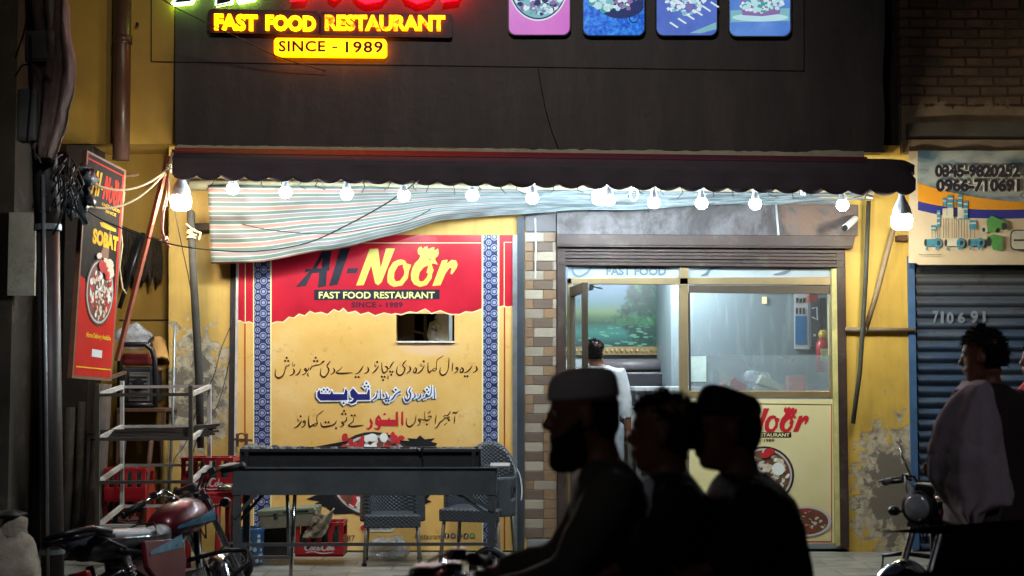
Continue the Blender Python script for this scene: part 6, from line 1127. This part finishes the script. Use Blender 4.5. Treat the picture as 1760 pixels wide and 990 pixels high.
n = NT('brown_bag_cloth'); BG = n.bump(n.noise(n.pos(), 8, 5), .8, .03).fin(n.ramp(n.noise(n.pos(), 5, 5), [(.3, lin('#3a2a1a')), (.7, lin('#6b4e30'))]), .8)
# ================================================================== PEOPLE
def ry(t, yaw): return Matrix.Rotation(yaw, 3, 'Z') @ Vector(t)
def head_rings(mb, c, yaw, pitch=0.0, s=1.0, beard=0.0, fat=1.0):
    # c = middle of the skull; face towards local +x
    prof = [(-.128, .048, -.01, .030), (-.122, .078, -.03, .042), (-.108, .090, -.045, .050), (-.092, .089, -.06, .056), (-.080, .094, -.066, .060), (-.070, .088, -.07, .061), (-.060, .096, -.075, .063), (-.045, .090, -.082, .066), (-.025, .090, -.09, .069), (.000, .089, -.097, .073), (.018, .093, -.101, .075), (.035, .096, -.103, .077), (.055, .092, -.102, .078), (.075, .080, -.096, .074), (.092, .060, -.082, .063), (.104, .034, -.056, .043), (.110, .008, -.024, .018)]
    R = Matrix.Rotation(yaw, 3, 'Z') @ Matrix.Rotation(pitch, 3, 'Y'); c = Vector(c); rings = []
    for z, f, b, w_ in prof:
        cx, hx = (f + b) / 2, (f - b) / 2; ring = []
        for k in range(28):
            t = 6.283 * k / 28; ct, st = math.cos(t), math.sin(t); e = .82
            ring.append(c + R @ (Vector((cx + hx * math.copysign(abs(ct) ** e, ct), w_ * fat * math.copysign(abs(st) ** e, st), z)) * s))
        rings.append(ring)
    mb.loft(rings)
    P = lambda x, y, z: c + R @ (Vector((x, y, z)) * s)
    mb.loft([[P(x + dx, y, z) for dx, y in ((-.02, -wn), (.0, -wn * .8), (.008, 0), (.0, wn * .8), (-.02, wn))] for x, z, wn in ((.088, .028, .010), (.098, .012, .012), (.108, -.008, .014), (.119, -.026, .017), (.114, -.037, .019), (.094, -.042, .016))])
    for y in (-.017, .017): mb.ell(P(.100, y * .8, -.034), (.010 * s, .008 * s, .008 * s), 8)
    mb.tube([P(.088, -.026, -.062), P(.099, -.010, -.060), P(.100, .010, -.060), P(.088, .026, -.062)], .007 * s, 8); mb.tube([P(.086, -.024, -.076), P(.097, 0, -.077), P(.086, .024, -.076)], .0085 * s, 8)
    for y in (-1, 1):
        mb.ell(P(-.008, y * .079 * fat, -.012), (.017 * s, .009 * s, .032 * s), 10, R); mb.tube([P(.086, y * .014, .022), P(.092, y * .032, .027), P(.076, y * .052, .022)], .007 * s, 6)
    return R
def hand(mb, wr, d, side, curl=1.0, s=1.0):
    # palm and five separate fingers; d = direction of the hand, side = direction of the thumb side
    wr, d, side = Vector(wr), Vector(d).normalized(), Vector(side).normalized(); nrm = d.cross(side).normalized(); side = nrm.cross(d).normalized()
    Rm = Matrix((d, side, nrm)).transposed(); mb.ell(wr + d * .05 * s, (.052 * s, .040 * s, .017 * s), 12, Rm); mb.tube([wr - d * .02, wr + d * .03], [.026 * s, .028 * s], 10)
    for i, (o_, L_) in enumerate(((.030, .070), (.011, .078), (-.009, .072), (-.028, .057))):
        p = wr + d * .085 * s + side * o_ * s; pts = [p]; a = 0
        for k, q in enumerate((.45, .32, .25)): a += rad(28 if k == 0 else 38) * curl; pts.append(pts[-1] + (d * math.cos(a) - nrm * math.sin(a)) * L_ * q * s)
        mb.tube([p - d * .025] + pts, [.010 * s, .0098 * s, .009 * s, .0082 * s, .007 * s], 8)
    p = wr + d * .03 * s + side * .03 * s; mb.tube([p - side * .015, p + (side * .8 + d * .6).normalized() * .03 * s, p + (side * .5 + d * .8).normalized() * .055 * s - nrm * .012 * curl, p + (side * .2 + d).normalized() * .075 * s - nrm * .028 * curl], [.013 * s, .0115 * s, .010 * s, .0075 * s], 8)
SKIN = NT('skin'); SKINM = SKIN.bump(SKIN.noise(SKIN.co(), 90, 3), .08, .002).fin(SKIN.ramp(SKIN.noise(SKIN.co(), 7, 4), [(.3, lin('#6b4330')), (.7, lin('#855640'))]), .5)
HAIRN = NT('black_hair'); HAIR = HAIRN.bump(HAIRN.noise(HAIRN.mp(HAIRN.co(), (1, 1, .3)), 120, 3), .9, .006).fin(lin('#0c0a09'), .75, Specular_IOR_Level=.25)
def cloth_mat(nm, c, c2):
    n_ = NT(nm); p_ = n_.pos(); n_.bump(n_.noise(n_.mp(p_, (1, 1, .45)), 9, 5, .55), .45, .03); return n_.fin(n_.ramp(n_.noise(p_, 4, 5), [(.3, lin(c)), (.7, lin(c2))]), .88)
def hair_cap(name, mb_c, R, par, s=1.0, back=1.0, top=1.0, mat=None, low=-.055, n=900, ln=.022):
    # close scalp shell plus many short strands
    mb = MB(); c = Vector(mb_c); R_ = random.Random(n + int(c.x * 100)); P = lambda x, y, z: c + R @ (Vector((x, y, z)) * s); rings = []
    def ext(z):
        t = min(1, max(0, (z - .03) / (.088 * top))); r = math.sqrt(max(0, 1 - t ** 2.6)); k = min(1, max(0, (z - .030) / .03)); f = (.00 + .098 * k) if z < .06 else .098
        return f * max(r, .12), -.108 * max(r, .12) * (1 if z > -.02 else .93), .081 * max(r, .12)
    zs = [low + (.118 * top - low) * (k / 11) for k in range(12)]
    for z in zs: f, b, w_ = ext(z); rings.append([P((f + b) / 2 + (f - b) / 2 * math.cos(t), w_ * math.sin(t), z) for t in [6.283 * k / 26 for k in range(26)]])
    mb.loft(rings)
    for i in range(n):
        z = low + .01 + (.115 * top - low) * R_.random(); f, b, w_ = ext(z); t = R_.uniform(0, 6.283); x, y = (f + b) / 2 + (f - b) / 2 * math.cos(t), w_ * math.sin(t)
        if z < .045 and math.cos(t) > .75: continue
        o_ = Vector((x + .01, y, max(0, z) * 1.2)).normalized(); g = Vector((R_.uniform(-.5, .5), R_.uniform(-.5, .5), R_.uniform(-.9, .3 if z < .07 else .9))); l = ln * R_.uniform(.6, 1.3)
        a = Vector((x, y, z)) - o_ * .004; b_ = a + (o_ + g * .7).normalized() * l * .6; e = b_ + (o_ * .3 + g).normalized() * l * .6; mb.tube([P(*a), P(*b_), P(*e)], [.0035 * s, .0028 * s, .0008], 3)
    return part(name, mb, mat or HAIR, par, smooth=True)
def torso(mb, hip, chest, neck, fdir, hw=.17, sw=.205, dp=.115, low=None):
    hip, chest, neck = Vector(hip), Vector(chest), Vector(neck); sd = Vector((-fdir.y, fdir.x, 0)); rings = []
    st = [(hip + Vector((0, 0, -.10)), hw * 1.02, dp * 1.15), (hip, hw, dp * 1.1), (hip.lerp(chest, .5), hw * .96, dp), (chest, sw * .92, dp * 1.08), (chest.lerp(neck, .55), sw, dp * .92), (chest.lerp(neck, .86), sw * .72, dp * .66), (neck, .07, .065)]
    if low: st = [(Vector(low[0]), low[1], low[2])] + st
    for p, a, b in st: rings.append([p + sd * a * math.copysign(abs(math.cos(t)) ** .85, math.cos(t)) + fdir * b * math.copysign(abs(math.sin(t)) ** .85, math.sin(t)) for t in [6.283 * k / 26 for k in range(26)]])
    mb.loft(rings)
def person(label, base, yaw, hip, chest, neck, headc, arms, legs, cm, hyaw=None, hpitch=0, trousers=None, hair=True, group=None, hs=1.0, skirt=None, hands=True, sw=.205, dp=.115, curl=1.0, feet=True, sleeve=1.0, bulk=1.0, htop=1.0):
    o = thing('person', label, 'person', base, group=group); f = ry((1, 0, 0), yaw); hyaw = yaw if hyaw is None else hyaw
    b = MB(); R = head_rings(b, headc, hyaw, hpitch, hs)
    b.tube([Vector(neck) - Vector((0, 0, .06)), Vector(neck).lerp(Vector(headc), .35), Vector(headc) + R @ Vector((-.03, 0, -.05))], [.068, .058, .058], 14)
    torso(b, hip, chest, neck, f, .13, .17, .085)
    for i, (S_, E_, Wr, hd) in enumerate(arms):
        b.tube([chest_n(chest, S_), S_, Vector(S_).lerp(Vector(E_), .5), E_, Vector(E_).lerp(Vector(Wr), .35), Wr], [.05, .052, .046, .036, .038, .026], 12)
        if hands: hand(b, Wr, hd[0], hd[1], curl)
    for H_, K_, A_, toe in legs:
        b.tube([H_, Vector(H_).lerp(Vector(K_), .5), K_, Vector(K_).lerp(Vector(A_), .3), A_], [.085, .075, .055, .056, .036], 12)
        if feet: t_ = Vector(toe).normalized(); b.tube([Vector(A_) - t_ * .05 + Vector((0, 0, -.04)), Vector(A_) + t_ * .08 + Vector((0, 0, -.045)), Vector(A_) + t_ * .18 + Vector((0, 0, -.06))], [.038, .042, .026], 10)
    part('body', b, SKINM, o, remesh=.0075, smooth_it=2)
    for y in (-.030, .030):
        e = MB(); e.ell(Vector(headc) + R @ (Vector((.078, y, .008)) * hs), .0125 * hs, 10); part('eye', e, M('eye_white', '#b9b4ac', .2, bump=0), o, smooth=True)
    c = MB(); torso(c, hip, chest, neck, f, .165 * bulk, sw, dp, skirt)
    for S_, E_, Wr, hd in arms: c.tube([chest_n(chest, S_), S_, Vector(S_).lerp(Vector(E_), .5), E_, Vector(E_).lerp(Vector(Wr), .5), Vector(E_).lerp(Vector(Wr), .93 * sleeve)], [.075, .080, .070, .062, .056, .050], 14)
    part('shirt', c, cm, o, remesh=.013, smooth_it=5, wrinkle=.03, wscale=.13)
    t = MB()
    for H_, K_, A_, toe in legs: t.tube([Vector(hip).lerp(Vector(H_), .6), H_, Vector(H_).lerp(Vector(K_), .5), K_, Vector(K_).lerp(Vector(A_), .5), Vector(K_).lerp(Vector(A_), .95)], [.12, .115, .105, .09, .085, .07], 14)
    part('trousers', t, trousers or cm, o, remesh=.014, smooth_it=5, wrinkle=.03, wscale=.13)
    if hair: hair_cap('hair', headc, R, o, hs, top=htop)
    return o, R
def chest_n(chest, S_): return Vector(chest).lerp(Vector(S_), .45) + Vector((0, 0, .06))
# three riders on one motorcycle, facing left, close to the camera
DK1, DK2, DK3 = cloth_mat('dark_olive_cloth', '#4a463e', '#5a544a'), cloth_mat('near_black_cloth', '#14151b', '#1b1c24'), cloth_mat('black_cloth', '#111113', '#18181b')
YR = -8.05; LEFT = math.pi
def X(px, Y=YR): return W(px, 700, Y).x
def Z(py, Y=YR): return W(880, py, Y).z
def rider(label, hx, hz, cx, cz, nx, nz, headx, headz, armz, cm, **k):
    A = []
    for sy in (-1, 1):
        S_ = Vector((nx + .01, YR + sy * .185, nz - .085)); E_, Wr = armz(sy); A.append((S_, Vector(E_), Vector(Wr), ((-1, 0, -.1), (0, -sy, .3))))
    L_ = [(Vector((hx, YR + sy * .10, hz - .04)), Vector((hx - .36, YR + sy * .20, hz - .10)), Vector((hx - .18, YR + sy * .22, ROADZ + .30)), (-1, 0, 0)) for sy in (-1, 1)]
    return person(label, (hx, YR, ROADZ), LEFT, (hx, YR, hz), (cx, YR, cz), (nx, YR, nz), (headx, YR, headz), A, L_, cm, group='riders on the passing motorcycle', **k)
p1, R1 = rider('bearded rider in front in a pale round cap and dark olive shirt, holding the handlebar', X(1080), .70, X(1052), 1.02, X(1040), 1.205, X(1003), Z(712), lambda sy: ((X(968), YR + sy * .25, Z(972)), (X(848), YR + sy * .28, Z(1006))), DK1, hair=False, hpitch=.06, bulk=1.05, hs=1.08, dp=.125)
hc = Vector((X(1003), YR, Z(712)))
mb = MB(); T_ = lambda x, y, z: hc + R1 @ (Vector((x, y, z)) * 1.08)
mb.loft([[T_((f + b) / 2 + (f - b) / 2 * math.cos(t), w_ * math.sin(t), z) for t in [6.283 * k / 28 for k in range(28)]] for z, f, b, w_ in ((.038, .104, -.110, .086), (.050, .104, -.111, .087), (.085, .101, -.107, .084), (.112, .090, -.104, .079), (.128, .07, -.09, .062), (.137, .02, -.04, .03))]); part('cap', mb, cloth_mat('grey_cap_cloth', '#b3aaa5', '#c4bbb5'), p1, subd=1, smooth=True)
mb = MB(); mb.loft([[T_((f + b) / 2 + (f - b) / 2 * math.cos(t), w_ * math.sin(t), z) for t in [6.283 * k / 24 for k in range(24)]] for z, f, b, w_ in ((-.165, .085, .035, .02), (-.15, .108, .0, .045), (-.12, .112, -.02, .066), (-.09, .104, -.03, .070), (-.06, .096, -.03, .071), (-.02, .05, -.035, .076), (.02, .015, -.04, .078))]); part('beard', mb, HAIR, p1, remesh=.009, smooth_it=3, wrinkle=.015, wscale=.03)
mb = MB(); mb.loft([[T_((f + b) / 2 + (f - b) / 2 * math.cos(t), w_ * math.sin(t), z) for t in [6.283 * k / 24 for k in range(24)]] for z, f, b, w_ in ((-.08, -.05, -.085, .05), (-.04, .0, -.103, .074), (.0, .02, -.106, .08), (.04, .03, -.106, .08))]); part('hair', mb, HAIR, p1, remesh=.009, smooth_it=3, wrinkle=.01, wscale=.03)
p2, R2 = rider('bareheaded young rider in the middle, in near black clothes with a white collar', X(1172), .72, X(1160), 1.0, X(1150), 1.165, X(1141), Z(742), lambda sy: ((X(1118), YR + sy * .25, Z(930)), (X(1060), YR + sy * .20, Z(965))), DK2, hyaw=LEFT - .25, bulk=.98, sw=.19)
h2 = Vector((X(1141), YR, Z(742)))
mb = MB(); mb.tube([h2 + Vector((-.062, -.08, -.13)), h2 + Vector((-.045, -.13, -.19)), h2 + Vector((-.06, -.14, -.27)), h2 + Vector((-.085, -.13, -.34))], [.016, .028, .026, .008], 10, flat=.4); part('collar', mb, M('white_collar', '#e4e8ee', .7), p2, smooth=True, subd=1)
p3, R3 = rider('rear rider in black wearing a tall dark pointed cap', X(1318), .73, X(1296), 1.0, X(1275), 1.165, X(1250), Z(738), lambda sy: ((X(1262), YR + sy * .27, Z(930)), (X(1205), YR + sy * .22, Z(965))), DK3, hair=False, bulk=1.15, dp=.145, sw=.215)
h3 = Vector((X(1250), YR, Z(738))); T3 = lambda x, y, z: h3 + R3 @ Vector((x, y, z))
mb = MB(); mb.loft([[T3((f + b) / 2 + (f - b) / 2 * math.cos(t), w_ * math.sin(t), z + (f * .25 * math.cos(t) if z > .1 else 0)) for t in [6.283 * k / 28 for k in range(28)]] for z, f, b, w_ in ((.030, .106, -.112, .088), (.06, .106, -.112, .088), (.10, .098, -.098, .076), (.125, .075, -.07, .052), (.135, .03, -.02, .02))]); part('cap', mb, M('black_cap', '#141416', .8), p3, smooth=True, subd=1)
mb = MB(); mb.loft([[T3((f + b) / 2 + (f - b) / 2 * math.cos(t), w_ * math.sin(t), z) for t in [6.283 * k / 24 for k in range(24)]] for z, f, b, w_ in ((-.07, -.04, -.085, .05), (-.04, .0, -.103, .074), (.0, .02, -.108, .08), (.045, .03, -.108, .08))]); part('hair', mb, HAIR, p3, remesh=.009, smooth_it=3, wrinkle=.01, wscale=.03)
BLKP = M('black_bike_paint', '#0d0d0f', .35, 0, .1, 6, .02)
M3 = motorcycle('ridden_motorcycle', 'black motorcycle carrying the three riders past the camera, mostly below the photo', (X(1262), YR, ROADZ), LEFT, 0, 0, BLKP, None, rack=False)
# standing man in a shawl, seen from behind
YM = -5.6; 
def XM(px): return W(px, 700, YM).x
def ZM(py): return W(880, py, YM).z
ym = rad(128); fm = ry((1, 0, 0), ym); sm = ry((0, 1, 0), ym)
nk = Vector((XM(1702), YM, ZM(660))); ch = Vector((XM(1712), YM, ZM(740))); hp = Vector((XM(1712), YM, .86)); shL = nk + sm * .19 + Vector((0, 0, -.075)); shR = nk - sm * .19 + Vector((0, 0, -.075))
legs = [(hp + sm * s_ * .10, hp + sm * s_ * .11 + fm * .02 + Vector((0, 0, -.46)), Vector((hp.x, hp.y, 0)) + sm * s_ * .12 + Vector((0, 0, ROADZ + .09)), fm) for s_ in (-1, 1)]
arms = [(shL, shL + sm * .05 - fm * .02 + Vector((0, 0, -.29)), shL - sm * .04 + fm * .12 + Vector((0, 0, -.34)), (fm, (0, 0, 1))), (shR, shR - sm * .07 + Vector((0, 0, -.30)), shR - sm * .03 + fm * .08 + Vector((0, 0, -.54)), ((0, 0, -1), fm))]
pm, Rm_ = person('man seen from behind in a dark brown vest with a grey shawl over one shoulder', (hp.x, hp.y, ROADZ), ym, hp, ch, nk, Vector((XM(1692), YM, ZM(612))), arms, legs, cloth_mat('dark_brown_cloth', '#241a18', '#302420'), hyaw=rad(150), hpitch=.05, skirt=(hp + Vector((0, 0, -.45)), .22, .16), hair=True, htop=1.22, hs=.98, sw=.225, dp=.14, trousers=cloth_mat('grey_trousers', '#3a3735', '#4a4643'))
SHM = cloth_mat('grey_shawl_cloth', '#8d8388', '#a89da2')
edgeL = [(1694, 654), (1658, 664), (1632, 688), (1608, 730), (1594, 780), (1594, 822), (1612, 850), (1636, 878), (1664, 906)]
edgeR = [(1700, 656), (1706, 668), (1714, 700), (1722, 740), (1732, 790), (1741, 850), (1738, 868), (1695, 880), (1680, 912)]
def lerpL(P_, t): q = t * (len(P_) - 1); i = min(int(q), len(P_) - 2); a, b = P_[i], P_[i + 1]; k = q - i; return a[0] + (b[0] - a[0]) * k, a[1] + (b[1] - a[1]) * k
def shawl(u, v):
    a, b = lerpL(edgeL, v), lerpL(edgeR, v); x, y = a[0] + (b[0] - a[0]) * u, a[1] + (b[1] - a[1]) * u; y += 5 * math.sin(u * 3.14) * (1 if v > .05 else -1) * v
    bul = math.sin(math.pi * min(1, u * .8 + .02)) * (.10 + .12 * v); return W(x, y, YM - .16 - bul - .016 * math.sin(u * 17 + v * 2.5) * v)
def shawlb(u, v):
    p = shawl(1 - u, v); q = shawl(0, v); k = math.sin(math.pi * u); return Vector((q.x + (p.x - q.x), q.y + .10 + .16 * k, p.z))
mb = MB(); mb.grid(shawl, 40, 50); mb.grid(lambda u, v: shawl(0, v).lerp(Vector((shawl(.75, v).x, YM + .14, shawl(.4, v).z)), u) + Vector((0, .06 * math.sin(u * 3.1416), 0)), 16, 50); part('shawl', mb, SHM, pm, smooth=True, solid=.006, wrinkle=.035, wscale=.18)
# person inside the shop in a white shirt
YI = .9; XI = lambda px: W(px, 700, YI).x; ZI = lambda py: W(880, py, YI).z; yi = rad(70); fi = ry((1, 0, 0), yi); si = ry((0, 1, 0), yi)
nk = Vector((XI(1030), YI, ZI(628))); ch = nk + Vector((.01, 0, -.22)); hp = nk + Vector((.02, 0, -.56))
legs = [(hp + si * s_ * .10, hp + si * s_ * .11 + Vector((0, 0, -.43)), Vector((hp.x, hp.y, .09)) + si * s_ * .12, fi) for s_ in (-1, 1)]
arms = [(nk + si * s_ * .19 + Vector((0, 0, -.08)), nk + si * s_ * .26 + Vector((.0, .04, -.36)), nk + si * s_ * .25 + fi * .1 + Vector((0, 0, -.60)), ((0, 0, -1), fi)) for s_ in (-1, 1)]
person('person in a white shirt seen from behind inside the doorway', (hp.x, hp.y, .01), yi, hp, ch, nk, Vector((XI(1022), YI, ZI(607))), arms, legs, cloth_mat('white_shirt_cloth', '#b5bcc4', '#ccd2d8'), trousers=cloth_mat('pale_trousers', '#8f979f', '#a3abb3'), skirt=(hp + Vector((0, 0, -.35)), .2, .14), sleeve=.35)
# person in red cut by the right edge
YE = -2.9; XE_ = lambda px: W(px, 700, YE).x; ZE = lambda py: W(880, py, YE).z
nk = Vector((XE_(1792), YE, ZE(648))); ch = nk + Vector((.02, 0, -.22)); hp = nk + Vector((.02, 0, -.56)); yl = math.pi * .97; fe = ry((1, 0, 0), yl); se = ry((0, 1, 0), yl)
legs = [(hp + se * s_ * .10, hp + se * s_ * .11 + Vector((0, 0, -.40)), Vector((hp.x, hp.y, ROADZ + .09)) + se * s_ * .12, fe) for s_ in (-1, 1)]
arms = [(nk + se * s_ * .17 + Vector((0, 0, -.06)), nk + se * s_ * .2 + fe * .14 + Vector((0, 0, -.2)), nk + se * s_ * .1 + fe * .34 + Vector((0, 0, -.14)), (fe, (0, 0, 1))) for s_ in (-1, 1)]
person('person in a red shirt at the right edge behind the shawled man', (hp.x, hp.y, ROADZ), yl, hp, ch, nk, Vector((XE_(1786), YE, ZE(618))), arms, legs, cloth_mat('red_shirt_cloth', '#8f1f1f', '#a82a26'), trousers=DK3, sleeve=.8)
# brown bag on the handlebar of the left motorcycle
def bagf(u, v):
    a = 6.283 * u; r = (26 * (1 - v * .15)) * (.45 + .75 * v) if v < .7 else 28 - 20 * (v - .7); return W(312 + r * math.cos(a) * (1 + .2 * math.sin(3 * a)) + 14 * v, 838 + 52 * v + 5 * math.sin(a * 2) * v, -3.9 + .10 * math.sin(a) * (.4 + v))
mb = MB(); mb.grid(bagf, 28, 14); solo('cloth_bag', mb, BG, 'brown cloth bag hanging over the handlebar of the left motorcycle', 'bag', smooth=True, solid=.006, wrinkle=.07, wscale=.09)
# passing black car, bottom right
YC = -7.75; s_ = S(YC); cx0 = W(1590, 960, YC).x; zh = W(880, 968, YC).z
CTR = Vector((cx0, YC, 0)); CRM_ = Matrix.Rotation(rad(-17), 3, 'Z'); TC = lambda p: CTR + CRM_ @ (p - CTR)
CR_ = thing('passing_car', 'front end of a black car passing at the bottom right corner', 'car', tuple(TC(Vector((cx0 + 2.0, YC + .8, ROADZ)))))
CP = M('black_car_paint', '#070708', .9, 0, .05, 3, 0, spec=0.0)
prof = [(.05, .12), (.0, .22), (-.02, .35), (-.015, zh - .30), (.0, zh - .17), (.03, zh - .09), (.08, zh - .035), (.16, zh - .005), (.35, zh + .015), (1.0, zh + .04), (1.15, zh + .05), (1.7, zh + .50), (2.1, zh + .58), (3.3, zh + .56), (3.9, zh + .05), (4.1, zh - .1), (4.1, .12), (3.55, .12), (3.5, .35), (3.3, .48), (3.05, .35), (3.0, .12), (1.1, .12), (1.05, .35), (.8, .48), (.55, .35), (.5, .12)]
mb = MB(); mb.prism([(x, -z) for x, z in prof], lambda x, y, d=0.0: TC(Vector((cx0 + x, YC - d, -y))), 1.6); part('car_body', mb, CP, CR_, bevel=.05)
mb = MB(); mb.prism([(1.25, -(zh + .1)), (1.74, -(zh + .44)), (2.15, -(zh + .51)), (3.25, -(zh + .49)), (3.7, -(zh + .1))], lambda x, y, d=0.0: TC(Vector((cx0 + x, YC - .003 - d, -y))), .02); part('side_window', mb, M('car_glass', '#15181b', .05, 0, .05, 3, 0), CR_)
for x in (.8, 3.3):
    for yy in (YC + .1, YC + 1.5):
        mb = MB(TC); c = Vector((cx0 + x, yy, ROADZ + .31)); mb.torus(c, (0, 1, 0), .22, .09, 30, 10); wl = part('wheel', mb, BLK, CR_, smooth=True); mb = MB(TC); mb.lathe([(0, -.06), (.18, -.06), (.15, 0), (.18, .06), (0, .06)], c, (0, 1, 0), 20); part('hub_cap', mb, GREY, wl, smooth=True)
mb = MB(TC); mb.ell((cx0 + .0, YC + .22, zh - .34), (.04, .12, .07), 12); part('headlight', mb, M('lens_glass'), CR_, smooth=True)
mb = MB(TC); mb.tube([(cx0 + .22, YC - .004, zh - .045), (cx0 + .5, YC - .004, zh - .035), (cx0 + 3.6, YC - .004, zh - .02)], .006, 8); part('chrome_strip', mb, CHROME, CR_, smooth=True)
